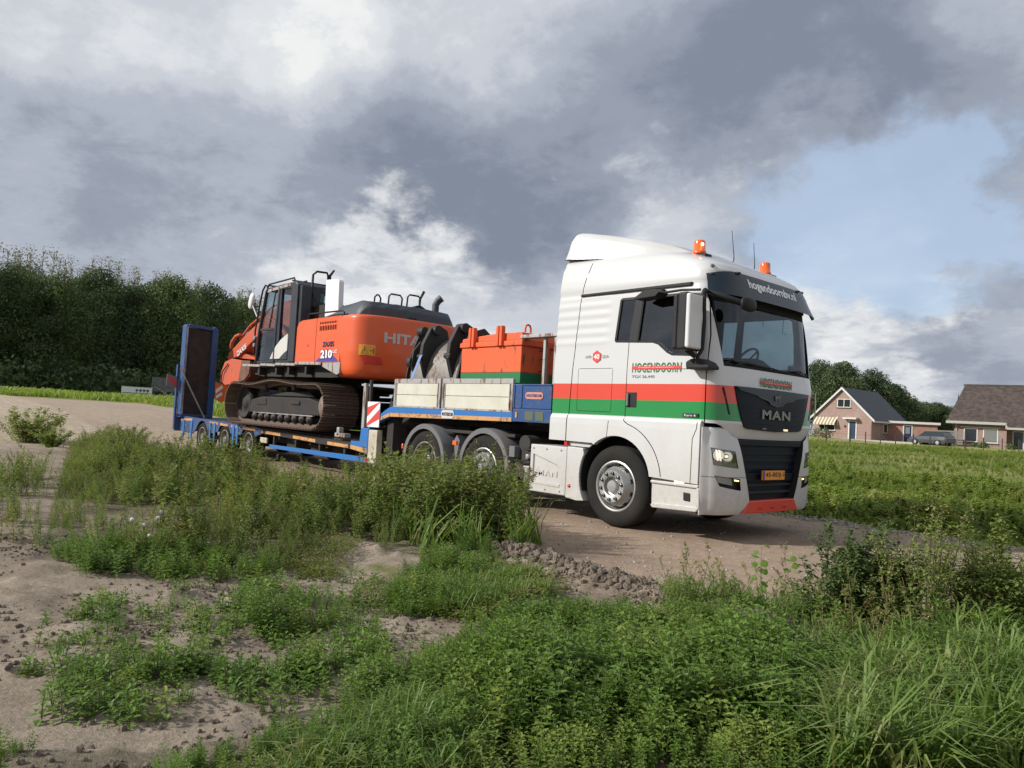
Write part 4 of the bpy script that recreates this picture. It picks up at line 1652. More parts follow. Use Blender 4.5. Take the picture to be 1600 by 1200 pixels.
    build('filter_canister', mb, M_alu, root, bevel=.006)
    mb = MB()
    mb.tube([(-3.35, .1, .66), (-3.22, .05, .70), (-3.12, .08, .75), (-3.05, .2, .7)], .012, 6)
    build('hose', mb, M_black, root)
    mb = MB()
    mb.tube([(-3.40, .15, .9), (-3.2, .1, .86), (-3.05, .2, .9)], .015, 6)
    build('hose', mb, M_black, root)
    # --- mudguards over the two rear axles
    g1 = mudguard(root, -4.10, .54, .575, .015, .42, -8, 178)
    g2 = mudguard(root, -5.66, .54, .575, .015, .66, 0, 188)
    mb = MB()
    mb.box(-4.86, -4.76, .0, .04, .83, .90)
    build('side_reflector', mb, M_orange_lens, root, bevel=.008)
    mb = MB()
    mb.box(-6.29, -6.25, .0, .04, .68, .76)
    build('side_reflector', mb, M_orange_lens, root, bevel=.008)
    mb = MB()
    mb.prism([(-4.95, .9), (-4.88, .99), (-4.80, .9), (-4.88, .5)], 'y', .10, .4)
    build('mudguard_bracket', mb, M_greyplastic, root, bevel=.006)
    mb = MB()
    mb.box(-3.52, -3.40, .02, .30, .74, .90)
    build('mudguard_bracket', mb, M_greyplastic, root, bevel=.006)
    # --- lower front: bumper shell with recess
    mb = MB()
    zs = [.318, .34, .40, .5, .62, .74, .755, .80, .9, 1.0, 1.1, 1.2, 1.29, 1.315, 1.33]
    nth = 44
    rings = []
    for z in zs:
        r = []
        for k in range(nth + 1):
            th = .44 + (math.pi - .88) * k / nth
            off = -.012 if z == 1.33 else (-.01 if z == .318 else 0)
            # soft crease low on the corner
            if z in (.40, .5):
                off -= .006
            r.append(bump_pt(th, z, off))
        e = r[-1]
        b = r[0]
        r = [Vector((-.207, -.012, z)), Vector((-.195, -.008, z)), Vector(((b.x - .195) / 2 + .002, b.y * .42, z))] + r + [Vector(((e.x - .195) / 2 + .002, 2.48 - (2.48 - e.y) * .42, z)), Vector((-.195, 2.488, z)), Vector((-.207, 2.492, z))]
        rings.append(r)
    L = len(rings[0])
    V = [p for r in rings for p in r]
    F = []
    for j in range(len(rings) - 1):
        for i in range(L):
            k = (i + 1) % L
            F.append((j * L + i, j * L + k, (j + 1) * L + k, (j + 1) * L + i))
    F.append(tuple(range(L))[::-1])
    F.append(tuple((len(rings) - 1) * L + i for i in range(L)))
    mb.add(V, F, 0, True)
    bp = build('bumper', mb, [M_white, M_gap], root)
    cut = MB()
    cut.prism([(.10, 1.6), (.10, 1.345), (.22, 1.345), (.34, 1.245), (.445, 1.205), (.705, .478), (.555, .33), (.53, .2), (1.95, .2), (1.925, .33), (1.775, .478), (2.035, 1.205), (2.14, 1.245), (2.26, 1.345), (2.38, 1.345), (2.38, 1.6)], 'x', -.085, .4, 1)
    boolean(bp, build('cut', cut, [M_white, M_gap]))
    HL = ((.565, .898), (1.160, .862), (1.085, 1.062), (.478, 1.098))
    FG = ((.74, .655), (1.224, .602), (1.196, .742), (.600, .778))
    for p4 in (HL, FG):
        for q4 in (p4, mirror4(p4)):
            cut = MB()
            closed_patch(cut, bump_pt, q4, 10, 4, -.055, .05, 1)
            boolean(bp, build('cut', cut, [M_white, M_gap]))
    gv = MB()
    for th0, th1 in ((.28, 1.33), (math.pi - 1.33, math.pi - .28)):
        closed_patch(gv, bump_pt, ((th0, .757 if th0 < 1 else .752), (th1, .752 if th0 < 1 else .757), (th1, .758 if th0 < 1 else .763), (th0, .763 if th0 < 1 else .758)), 24, 1, -.012, .03, 1)
    boolean(bp, build('cut', gv, [M_white, M_gap]))
    for p in bp.data.polygons:
        p.use_smooth = True
    bp.data.set_sharp_from_angle(angle=math.radians(35))
    wnormal(bp)
    # headlamps: housing, bowls, cover
    M_hl_house = mat('headlamp_chrome', (0.48, 0.49, 0.50), 0.22, 0.9)
    M_clear = glass_mat('lamp_cover', (0.86, 0.88, 0.88), 0.08, 0.05)
    for k, q4 in enumerate((HL, mirror4(HL))):
        mb = MB()
        patch(mb, bump_pt, q4, 12, 4, -.050, 0)
        a, b, c, d = q4

        def cpt(u, v, off):
            th = (a[0] * (1 - u) + b[0] * u) * (1 - v) + (d[0] * (1 - u) + c[0] * u) * v
            z = (a[1] * (1 - u) + b[1] * u) * (1 - v) + (d[1] * (1 - u) + c[1] * u) * v
            return bump_pt(th, z, off)
        us = (.30, .66) if k == 0 else (.70, .34)
        for u_ in us:
            c0 = cpt(u_, .62, -.048)
            n0 = (cpt(u_, .62, 0) - c0).normalized()
            mb.tube([c0 + n0 * .002, c0 + n0 * .022, c0 + n0 * .040], [.030, .052, .062], 18, 1, caps=False)
        h = build('headlight', mb, [mat('headlamp_dark', (0.42, 0.43, 0.44), 0.3, 0.7), M_hl_house], root)
        for i_, u_ in enumerate(us):
            mb = MB()
            c0 = cpt(u_, .62, -.045)
            n0 = (cpt(u_, .62, 0) - c0).normalized()
            mb.cyl(c0, c0 + n0 * .030, .026 if i_ == 0 else .016, 14)
            build('lamp_bulb', mb, M_lamp_on, h)
        mb = MB()
        ua = .24 if k == 0 else .76
        mb.grid(lambda u, v: cpt(ua - .035 + .07 * u, .30 + .62 * v, -.012), 3, 6, 0)
        mb.grid(lambda u, v: cpt(ua + (.13 if k == 0 else -.13) - .03 + .06 * u, .30 + .62 * v, -.014), 3, 6, 0)
        build('daylight_strip', mb, mat('lit_strip', (.9, .8, .7), .3, emit=(1.0, .80, .62), estr=1.1), h)
        mb = MB()
        mb.grid(lambda u, v: cpt(u, v * .30, -.020), 14, 2, 0)
        build('indicator_lens', mb, mat('indicator_glass', (0.34, 0.35, 0.35), 0.25, 0.3), h)
        mb = MB()
        patch(mb, bump_pt, q4, 12, 4, .0015, 0)
        build('lamp_cover', mb, M_clear, h)
    for k, q4 in enumerate((FG, mirror4(FG))):
        a, b, c, d = q4

        def fpt(u, v, off):
            if k:
                u = 1 - u
            th = (a[0] * (1 - u) + b[0] * u) * (1 - v) + (d[0] * (1 - u) + c[0] * u) * v
            z = (a[1] * (1 - u) + b[1] * u) * (1 - v) + (d[1] * (1 - u) + c[1] * u) * v
            return bump_pt(th, z, off)
        mb = MB()
        mb.grid(lambda u, v: fpt(u, v, -.045), 10, 3, 0)
        h = build('fog_light', mb, M_black, root)
        mb = MB()
        mb.grid(lambda u, v: fpt(.03 + .66 * u, .34 + .60 * v, -.010), 8, 3, 0)
        build('fog_lens', mb, mat('fog_glass', (0.30, 0.31, 0.315), 0.18, 0.4), h)
        mb = MB()
        mb.grid(lambda u, v: fpt(.80 + .17 * u, .76 + .12 * v, -.008), 2, 2, 0)
        build('lamp_bulb', mb, M_amber_on, h)
    # --- white chin under the grille, cab front lower lip
    mb = MB()

    def lip(th, z, off=0):
        x, y = se_pt(th, .0 - .04 * max(0, 1.385 - z) / .18, .45, 4.5, 1.24, off)
        return Vector((x, y, z))
    top = [(th, 1.385) for th in [.30 + (math.pi - .6) * i / 40 for i in range(41)]]

    def zlow(th):
        t = min(th, math.pi - th)
        pts = [(0, 1.375), (.62, 1.372), (.80, 1.35), (.93, 1.30), (1.05, 1.235), (1.18, 1.212), (1.6, 1.208)]
        return interp(pts, t)
    V = []
    n = 41
    for lay in range(4):
        for i in range(n):
            th = top[i][0]
            if lay == 0:
                p = lip(th, 1.3848)
            elif lay == 1:
                p = lip(th, (1.385 + zlow(th)) / 2, .004)
            elif lay == 2:
                p = lip(th, zlow(th), -.004)
            else:
                p = lip(th, zlow(th) + .004, -.06)
            V.append(p)
    F = []
    for l_ in range(3):
        for i in range(n - 1):
            F.append((l_ * n + i, (l_ + 1) * n + i, (l_ + 1) * n + i + 1, l_ * n + i + 1))
    mb.add(V, F, 0, True)
    build('front_lip', mb, M_white, root, autosmooth=50)
    # --- upper grille panel
    mb = MB()

    def cabf(y, z, off=0.0):
        xf = interp(XF, z)
        k = min(1, abs(y - YM) / 1.24)
        return Vector((xf - .45 + (.45 + off) * (1 - k ** 4.5) ** (1 / 4.5), y, z))

    def ug(y, z, off=.012):
        return cabf(y, z, off)
    outline = [(.345, 1.825), (.372, 1.72), (.515, 1.40), (.545, 1.355), (.60, 1.333), (1.24, 1.312), (1.88, 1.333), (1.935, 1.355), (1.965, 1.40), (2.108, 1.72), (2.135, 1.825), (1.24, 1.832)]

    def fill(mb_, outl, off, mi=0, side=None, ny=26):
        # strip fill between lower and upper boundary
        ys_ = sorted(set([p[0] for p in outl]))
        y0_, y1_ = ys_[0], ys_[-1]

        def bounds(y):
            zz_ = []
            m_ = len(outl)
            for i in range(m_):
                (a0, b0), (a1, b1) = outl[i], outl[(i + 1) % m_]
                if (a0 - y) * (a1 - y) <= 0 and a0 != a1:
                    zz_.append(b0 + (b1 - b0) * (y - a0) / (a1 - a0))
            return min(zz_), max(zz_)
        cols = []
        for i in range(ny + 1):
            y = y0_ + 1e-4 + (y1_ - y0_ - 2e-4) * i / ny
            lo_, hi_ = bounds(y)
            cols.append([ug(y, lo_ + (hi_ - lo_) * j / 8, off) for j in range(9)])
        V_ = [p for c_ in cols for p in c_]
        F_ = []
        for i in range(ny):
            for j in range(8):
                F_.append((i * 9 + j, (i + 1) * 9 + j, (i + 1) * 9 + j + 1, i * 9 + j + 1))
        mb_.add(V_, F_, mi, True)
        if side is not None:
            rim = [c_[0] for c_ in cols] + cols[-1][1:] + [c_[8] for c_ in cols[::-1][1:]] + cols[0][::-1][1:-1]
            m_ = len(rim)
            back = [p + Vector((-side, 0, 0)) for p in rim]
            mb_.add(rim + back, [(i, m_ + i, m_ + (i + 1) % m_, (i + 1) % m_) for i in range(m_)], mi)
    fill(mb, outline, .014, 0, side=.03)
    grille = build('upper_grille', mb, M_blackgloss, root)
    # grey blade with the lion
    mb = MB()
    blade = [(.36, 1.822), (.39, 1.785), (.80, 1.735), (1.02, 1.700), (1.10, 1.655), (1.24, 1.635), (1.38, 1.655), (1.46, 1.700), (1.68, 1.735), (2.09, 1.785), (2.12, 1.822), (1.24, 1.828)]
    fill(mb, blade, .028, 0, side=.02)
    build('grille_blade', mb, mat('blade_grey', (0.035, 0.042, 0.056), .35, .3), grille)
    mb = MB()
    mb.tube([ug(y, z, .034) for y, z in [(.80, 1.725), (1.03, 1.69), (1.11, 1.645), (1.24, 1.625), (1.37, 1.645), (1.45, 1.69), (1.68, 1.725)]], .0045, 6)
    L0 = ug(1.24, 1.72, .036)
    # small walking lion badge outline
    lion = [(-.10, .0), (-.095, .05), (-.04, .052), (.02, .048), (.05, .075), (.095, .07), (.10, .035), (.07, .02), (.07, -.04), (.045, -.04), (.04, .005), (-.03, .0), (-.05, -.045), (-.075, -.045), (-.065, .0)]
    mb.prism([(L0.y + a * .62, L0.z + b * .75) for a, b in lion], 'x', L0.x, L0.x + .008)
    build('emblem', mb, M_alu_dirty, grille)
    mb = MB()
    add_text(mb, 'MAN', ug(.915, 1.462, .020), (0, 1, 0), (0, 0, 1), .68, .115, bold=.03, extr=.006, spacing=1.15)
    build('lettering', mb, mat('letter_steel', (0.26, 0.26, 0.235), .4, .7), grille)
    for k in range(5):
        mb = MB()
        z = 1.345 + k * .062
        hw_ = .60 + k * .03
        mb.tube([ug(YM - hw_, z, .016), ug(YM - hw_ / 2, z - .006, .018), ug(YM, z - .008, .018), ug(YM + hw_ / 2, z - .006, .018), ug(YM + hw_, z, .016)], .0035, 4)
        build('grille_slat', mb, M_black, grille)
    mb = MB()
    p = ug(1.50, 1.342, .02)
    mb.obox(p, .012, .10, .022)
    build('marker_lamp', mb, M_red_on, grille, bevel=.006)
    mb = MB()
    p = ug(.98, 1.345, .02)
    mb.obox(p, .012, .09, .018)
    build('marker_lamp', mb, M_txt_grey, grille, bevel=.006)
    # --- lower grille in the recess
    mb = MB()
    mb.prism([(.46, 1.203), (.705, .48), (1.775, .48), (2.02, 1.203)], 'x', -.16, -.075, 0)
    mb.prism([(.475, 1.20), (.50, 1.13), (1.98, 1.13), (2.005, 1.20)], 'x', -.075, -.02, 0)
    mb.prism([(.60, .80), (.63, .70), (1.85, .70), (1.88, .80)], 'x', -.075, -.035, 0)
    lg = build('lower_grille', mb, M_blackgloss, root, bevel=.008)
    for z in (.55, .64):
        mb = MB()
        hwid = .545 + (z - .48) * .30
        mb.box(-.075, -.050, YM - hwid, YM + hwid, z, z + .032)
        build('grille_slat', mb, M_black, lg, bevel=.006)
    for z in (.84, .93, 1.02):
        mb = MB()
        hwid = .545 + (z - .48) * .32
        mb.box(-.078, -.062, YM - hwid, YM + hwid, z, z + .045)
        build('grille_slat', mb, M_blackgloss, lg, bevel=.006)
    # red lower apron
    mb = MB()
    mb.prism([(.705, .478), (1.775, .478), (1.90, .333), (1.24, .322), (.56, .333)], 'x', -.15, .022)
    ap = build('bumper_apron', mb, M_red, root, bevel=.012, seg=3)
    for y in (.95, 1.24, 1.53):
        mb = MB()
        mb.obox((.024, y, .385), .010, .09, .030)
        build('apron_vent', mb, M_redlens, ap, bevel=.004)
    # licence plate: blue band and black characters on orange
    mb = MB()
    mb.box(.0, .024, .985, 1.515, .722, .836)
    pl = build('licence_plate', mb, mat('plate_orange', (0.78, 0.30, 0.03), .4), root, bevel=.004)
    mb = MB()
    mb.box(.0245, .0265, .988, 1.026, .726, .832)
    build('plate_band', mb, mat('plate_blue', (0.02, 0.05, 0.30), .4), pl)
    mb = MB()
    add_text(mb, '45-BDJ-1', (.026, 1.045, .745), (0, 1, 0), (0, 0, 1), .45, .070, bold=.012, extr=.001)
    build('lettering', mb, M_txt_black, pl)
    # --- lettering on cab
    def hogen(org, ux, uy, w, h, parent):
        mb_ = MB()
        add_text(mb_, 'HOGENDOORN', org, ux, uy, w, h, bold=.012, extr=.001, spacing=1.08)
        build('lettering', mb_, M_txt_green, parent)
        ux, uy, org = Vector(ux), Vector(uy), Vector(org)
        nn = ux.cross(uy)
        m2 = MB()
        c = org + ux * (w / 2) + uy * (h * .50) + nn * .002
        e1, e2 = ux * (w / 2 + .004), uy * (h * .145)
        m2.add([c - e1 - e2, c + e1 - e2, c + e1 + e2, c - e1 + e2], [(0, 1, 2, 3)])
        m2.add([q + nn * .0005 for q in (c - e1 - e2, c + e1 - e2, c + e1 + e2, c - e1 + e2)], [(0, 1, 2, 3)])
        build('lettering_band', m2, M_txt_red, parent)
        m3 = MB()
        add_text(m3, 'transport en kraanverhuur', org + ux * w * .13 + uy * h * .44 + nn * .004, ux, uy, w * .74, h * .13, extr=.0005)
        build('small_lettering', m3, M_txt_white, parent)
    cab = [o for o in bpy.data.objects if o.name.startswith('cab') and o.parent == root][0]
    hogen((-1.27, -.003, 1.962), (1, 0, 0), (0, 0, 1), .74, .122, cab)
    fy0, fy1 = .872, 1.632
    f0, f1 = cabf(fy0, 1.90, .006), cabf(fy1, 1.90, .006)
    hogen(Vector((f1.x + .003, fy0, 1.850)), (0, 1, 0), (0, 0, 1), .76, .115, cab)
    mb = MB()
    add_text(mb, 'TGX 26.440', (-1.27, -.003, 1.895), (1, 0, 0), (0, 0, 1), .35, .034, bold=.01, extr=.001)
    build('lettering', mb, M_txt_grey, cab)
    mb = MB()
    add_text(mb, '1979', (-2.07, -.003, 2.160), (1, 0, 0), (0, 0, 1), None, .036, extr=.001)
    build('lettering', mb, M_txt_grey, cab)
    mb = MB()
    add_text(mb, '2019', (-1.78, -.003, 2.160), (1, 0, 0), (0, 0, 1), None, .036, extr=.001)
    build('lettering', mb, M_txt_grey, cab)
    mb = MB()
    mb.prism([(-1.875 + .078 * math.cos(math.radians(a)), 2.178 + .084 * math.sin(math.radians(a))) for a in range(30, 390, 60)], 'y', -.003, .0)
    bd = build('badge', mb, M_txt_red, cab)
    mb = MB()
    add_text(mb, '40', (-1.923, -.0045, 2.145), (1, 0, 0), (0, 0, 1), .096, .068, bold=.02, extr=.0008)
    build('lettering', mb, M_txt_white, bd)
    mb = MB()
    mb.box(-.48, -.262, -.008, .004, 1.432, 1.478)
    ef = build('name_plate', mb, M_black, cab, bevel=.003)
    mb = MB()
    add_text(mb, 'Euro 6', (-.455, -.011, 1.442), (1, 0, 0), (0, 0, 1), .16, .026, extr=.001)
    build('lettering', mb, M_txt_white, ef)
    # door handle
    mb = MB()
    mb.box(-1.343, -1.178, -.006, .01, 1.525, 1.715)
    hd = build('door_handle_recess', mb, M_black, cab, bevel=.02, seg=3)
    mb = MB()
    mb.box(-1.325, -1.290, -.036, -.006, 1.54, 1.70)
    build('door_handle', mb, M_greyplastic, hd, bevel=.008)
    # air slit on the front corner + little wedge crease on lower panel
    mb = MB()
    def cabth(th, z, off=0.0):
        x, y = se_pt(th, interp(XF, z), .45, 4.5, YM - interp(YSD, z), off)
        return Vector((x, y, z))
    for sg in (0, 1):
        mb = MB()
        q = [(.745, 1.80), (.81, 1.80), (1.00, 1.488), (.955, 1.488)]
        pts = [cabth(t if not sg else math.pi - t, z, .003) for t, z in q]
        mb.add(pts, [(0, 3, 2, 1)] if sg else [(0, 1, 2, 3)])
        build('air_slit', mb, M_gap, cab)
    # --- rain rail and window frames
    for sg in (0, 1):
        mb = MB()
        pts = []
        for i in range(9):
            x = -2.24 + (2.24 - .47) * i / 8
            pts.append(x)
        yb = .045 if not sg else 2 * YM - .045
        s = -1 if not sg else 1
        mb.prism([(-2.245, 3.008), (-.47, 3.005), (-.455, 3.045), (-2.235, 3.038)], 'y', yb + s * .022, yb - s * .02)
        build('rain_rail', mb, M_black, root, bevel=.006)
        # side glass set in a black rubber surround
        W = side_window_poly()
        ins = []
        cx_ = sum(p[0] for p in W) / len(W)
        cz_ = sum(p[1] for p in W) / len(W)
        yb = .028 if not sg else 2 * YM - .028

        def yat(z):
            return (interp(YSD, z) + .016) if not sg else 2 * YM - interp(YSD, z) - .016
        n = len(W)
        fm = MB()
        P = [Vector((a, b)) for a, b in W]
        inner = []
        for i in range(n):
            t = (P[(i + 1) % n] - P[i - 1]).normalized()
            inner.append(P[i] + Vector((-t.y, t.x)) * .030)
        for lay, dy in ((0, -.010), (1, .0)):
            pass
        V = [(p.x, yat(p.y) - (.014 if not sg else -.014), p.y) for p in P] + [(p.x, yat(p.y) - (.016 if not sg else -.016), p.y) for p in inner] + [(p.x, yat(p.y) + (.02 if not sg else -.02), p.y) for p in inner]
        F = [(i, (i + 1) % n, n + (i + 1) % n, n + i) for i in range(n)] + [(n + i, n + (i + 1) % n, 2 * n + (i + 1) % n, 2 * n + i) for i in range(n)]
        fm.add(V, F if not sg else [q[::-1] for q in F])
        # pillar between rear quarter glass and door glass
        ya, yb2 = yat(2.36), yat(2.92)
        fm.add([(-1.365, ya - (.012 if not sg else -.012), 2.35), (-1.235, ya - (.012 if not sg else -.012), 2.345), (-1.185, yb2 - (.012 if not sg else -.012), 2.93), (-1.30, yb2 - (.012 if not sg else -.012), 2.93)], [(0, 1, 2, 3)])
        fr_ = build('window_frame', fm, M_black, root)
        g = MB()
        V = [(p.x, yat(p.y), p.y) for p in P]
        g.add(V, [tuple(range(n))])
        build('side_window', g, M_glass_dark, fr_)
        if not sg:
            g = MB()
            g.tube([(-1.215, ya - .014, 2.35), (-1.165, yb2 - .014, 2.925)], .012, 6)
            build('window_bar', g, M_black, fr_)
            g = MB()
            g.tube([(-.62, yat(2.3), 2.17), (-.62, yat(2.9), 2.92)], .009, 6)
            build('window_bar', g, M_black, fr_)
    # --- windscreen
    g = MB()
    nU, nV = 30, 8

    def ws(u, v, off=-.022):
        z = 2.045 + .90 * v
        thb, tht = .80, .50
        t0 = thb + (tht - thb) * v
        th = t0 + (math.pi - 2 * t0) * u
        return cabth(th, z, off)
    g.grid(ws, nU, nV)
    wso = build('windscreen', g, M_glass, root)
    # black ceramic border
    g = MB()
    for (u0, u1, v0, v1) in ((0, .032, 0, 1), (.968, 1, 0, 1), (.032, .968, 0, .05), (.032, .968, .86, 1)):
        g.grid(lambda u, v: ws(u0 + (u1 - u0) * u, v0 + (v1 - v0) * v, -.019), 24 if u1 - u0 > .5 else 2, 8 if v1 - v0 > .5 else 2)
    build('windscreen_border', g, M_gap, wso)
    for (a, b, c) in (((.20, .02), (.34, .085), (.55, .035)), ((.50, .02), (.64, .085), (.86, .035)), ((.05, .02), (.16, .10), (.30, .05))):
        g = MB()
        g.tube([ws(*a, .005), ws(*b, .022), ws(*c, .012)], .008, 5)
        g.tube([ws(b[0] - .10, b[1] - .015, .010), ws(b[0] + .16, b[1] - .02, .010)], .006, 4)
        build('wiper', g, M_black, wso)
    # --- sun visor, smoke tinted, with the web address
    g = MB()

    def vis(u, v, off=0):
        t0 = .40
        th = t0 + (math.pi - 2 * t0) * u
        zt = 3.13 + .085 * math.sin(math.pi * u)
        zb = 2.875 + .012 * math.sin(math.pi * u)
        z = zb + (zt - zb) * v
        b = cabth(th, min(z, 3.2), 0)
        out = .115 * (1 - v) + .02
        cen = Vector((-.8, YM, b.z))
        d = Vector((b.x - cen.x, (b.y - cen.y) * .55, 0)).normalized()
        return b + d * (out + off)
    g.grid(lambda u, v: vis(u, v, 0), 40, 6)
    g.grid(lambda u, v: vis(u, v, -.006), 40, 6, flip=True)
    vo = build('sun_visor', g, mat('smoked_visor', (0.012, 0.022, 0.032), .2, spec=.35), root)
    g = MB()

    def vt(a, b, c):
        yt = .66 + a
        lo_, hi_ = 0.0, 1.0
        v = .34 + b / .30
        for _ in range(22):
            md_ = (lo_ + hi_) / 2
            if vis(md_, v).y < yt:
                lo_ = md_
            else:
                hi_ = md_
        return vis(lo_, v, .004)
    add_text(g, 'hogendoornbv.nl', (0, 0, 0), (0, 1, 0), (0, 0, 1), 1.15, .135, bold=.034, extr=.0, fn=vt)
    build('lettering', g, M_txt_white, vo)
    for u_ in (.04, .35, .65, .96):
        g = MB()
        g.obox(vis(u_, .97, -.03), .10, .06, .02)
        build('visor_bracket', g, M_black, vo)
    # --- interior: dash, wheel, seats, back wall
    g = MB()
    g.prism([(-.27, 1.95), (-.30, 2.10), (-.62, 2.16), (-.80, 2.05), (-.80, 1.56), (-.27, 1.56)], 'y', .36, 2.12)
    g.box(-2.19, -2.12, .12, 2.36, 1.56, 3.05)
    g.box(-2.1, -1.5, .12, 2.36, 1.56, 1.98)
    build('dashboard', g, M_interior, root, bevel=.03)
    for yc in (.62, 1.86):
        g = MB()
        g.box(-1.40, -.92, yc - .25, yc + .25, 1.85, 1.98)
        g.box(-1.48, -1.36, yc - .24, yc + .24, 1.95, 2.52)
        g.box(-1.47, -1.38, yc - .14, yc + .14, 2.55, 2.74)
        build('seat', g, M_interior_l, root, bevel=.04, seg=3)
    g = MB()
    c = Vector((-.78, 1.84, 2.24))
    rot = Matrix.Rotation(math.radians(-58), 3, 'Y')
    g.tube([c + rot @ Vector((.225 * math.cos(a * math.pi / 12), .225 * math.sin(a * math.pi / 12), 0)) for a in range(24)], .017, 6, close=True)
    for a in (0.5, 2.6, 4.7):
        g.tube([c, c + rot @ Vector((.22 * math.cos(a), .22 * math.sin(a), 0))], .014, 5)
    g.cyl(c, c - rot @ Vector((0, 0, .25)), .03, 8)
    build('steering_wheel', g, M_gap, root)
    g = MB()
    g.tube([(-.42, 1.62, 2.93), (-.42, 1.62, 2.70)], .004, 4)
    g.tube([(-.40, 2.12, 2.92), (-.40, 2.10, 2.66), (-.40, 2.20, 2.66)], .004, 4)
    g.obox((-.45, 1.05, 2.86), .03, .30, .05)
    build('curtain_cord', g, M_gap, root)
    # --- mirrors
    for sg in (0,):
        def Ym(y):
            return 2 * YM - y if sg else y
        def bx(mb_, x0, x1, ya, yb3, z0, z1, mi=0):
            mb_.box(x0, x1, min(Ym(ya), Ym(yb3)), max(Ym(ya), Ym(yb3)), z0, z1, mi)
        g = MB()
        bx(g, -.405, -.335, -.40, -.12, 2.19, 2.835)
        bx(g, -.335, -.20, -.41, -.11, 2.185, 2.845)
        mo = build('mirror', g, M_black, root, bevel=.028, seg=3)
        g = MB()
        bx(g, -.30, -.165, -.405, -.145, 2.205, 2.825)
        build('mirror_cover', g, mat('mirror_cover_white', (0.64, 0.64, 0.63), .35, coat=.3), mo, bevel=.022, seg=3)
        g = MB()
        g.tube([(-.19, Ym(-.12), 2.84), (-.17, Ym(-.11), 2.90), (-.24, Ym(-.02), 2.915), (-.30, Ym(.05), 2.90)], .028, 8)
        g.tube([(-.17, Ym(-.125), 2.84), (-.155, Ym(-.125), 2.5), (-.165, Ym(-.13), 2.21), (-.20, Ym(-.16), 2.13), (-.22, Ym(-.15), 2.05)], .022, 8)
        g.tube([(-.30, Ym(-.25), 2.20), (-.22, Ym(-.17), 2.12)], .03, 8)
        build('mirror_arm', g, M_black, mo)
        g = MB()
        g.prism([(-.36, 1.985), (-.37, 2.07), (-.30, 2.105), (-.20, 2.11), (-.10, 2.07), (-.055, 2.02), (-.05, 1.985)], 'y', Ym(-.16), Ym(.07))
        build('mirror_foot', g, M_black, mo, bevel=.02, seg=3)
        g = MB()
        # door top kerb mirror over the window
        g.prism([(-1.13, 2.865), (-.98, 2.95), (-.80, 2.95), (-.74, 2.91), (-.80, 2.86), (-1.10, 2.845)], 'y', Ym(-.22), Ym(-.03))
        g.tube([(-.82, Ym(-.05), 2.93), (-.55, Ym(-.03), 2.945), (-.30, Ym(-.01), 2.93)], .018, 6)
        g.tube([(-.95, Ym(-.1), 2.93), (-.85, Ym(.04), 2.98)], .02, 6)
        build('kerb_mirror', g, M_black, root, bevel=.01)
    # front-view mirror on its arm (near side)
    g = MB()
    g.tube([(-.20, .0, 2.905), (-.08, .02, 2.86), (.06, .10, 2.80), (.13, .19, 2.765)], .030, 8)
    fm_ = build('front_mirror_arm', g, M_black, root)
    g = MB()
    bm = bmesh.new()
    bmesh.ops.create_icosphere(bm, subdivisions=3, radius=1)
    g.add([(.15 + v.co.x * .05, .29 + math.copysign(abs(v.co.y) ** .75, v.co.y) * .15, 2.765 + math.copysign(abs(v.co.z) ** .8, v.co.z) * .085) for v in bm.verts], [[v.index for v in f.verts] for f in bm.faces], 0, True)
    bm.free()
    build('front_mirror', g, M_black, fm_)
    # --- roof deflector
    g = MB()
    st = [(-.72, 3.475, 3.49), (-.9, 3.50, 3.575), (-1.07, 3.50, 3.645), (-1.38, 3.50, 3.735), (-1.9, 3.52, 3.855), (-2.35, 3.55, 3.945), (-2.46, 3.56, 3.96), (-2.52, 3.565, 3.955), (-2.57, 3.57, 3.90), (-2.60, 3.57, 3.80), (-2.645, 3.57, 3.59)]
    rings = []
    for (x, zb, zt) in st:
        y0 = .30 - .115 * max(0, (-x - 1)) + max(0, x + 1.3) * .35
        h = zt - zb
        r = min(.14, h * .7)
        sec = [(y0 - .035, zb)]
        for i in range(7):
            a = math.pi / 2 * i / 6
            sec.append((y0 + r - r * math.cos(a), zt - r + r * math.sin(a)))
        sec.append((.75, zt + .022))
        sec = [(p, q) for p, q in sec] + [(YM, zt + .03)] + [(2 * YM - p, q) for p, q in sec[::-1]]
        rings.append([(x, p, q) for p, q in sec])
    L = len(rings[0])
    V = [p for r in rings for p in r]
    F = []
    for j in range(len(rings) - 1):
        for i in range(L - 1):
            F.append((j * L + i, (j + 1) * L + i, (j + 1) * L + i + 1, j * L + i + 1))
    F.append(tuple(range(L)))
    F.append(tuple((len(rings) - 1) * L + i for i in range(L))[::-1])
    g.add(V, F, 0, True)
    sp = build('roof_deflector', g, M_white, root, autosmooth=38)
    # --- beacons, antennas, marker lights on the roof
    for yc in (.45, 2.03):
        g = MB()
        g.cyl((-.66, yc, 3.42), (-.66, yc, 3.475), .085, 20)
        g.obox((-.60, yc, 3.44), .16, .14, .05)
        b = build('beacon_base', g, M_black, root, bevel=.006)
        g = MB()
        g.lathe([(.082, .0), (.086, .01), (.086, .035), (.074, .040), (.070, .15), (.066, .165), (.055, .174), (.0, .178)], (-.66, yc, 3.476), 'z', 24)
        build('beacon_lens', g, M_orange_lens, b)
        if yc < 1:
            g = MB()
            g.obox((-.595, yc - .035, 3.59), .02, .04, .036)
            build('lamp_bulb', g, mat('beacon_flash', (1, .7, .3), .3, emit=(1.0, .62, .22), estr=7.0), b, bevel=.01)
    for (x, y, z0, z1, dx) in ((-.80, 1.46, 3.54, 3.99, .03), (-.80, 1.99, 3.52, 3.93, .02)):
        g = MB()
        g.tube([(x, y, z0), (x + .005, y - dx * .3, z0 + .12), (x + .01, y - dx * 3, z1)], [.010, .006, .0035], 6)
        build('antenna', g, M_black, root)
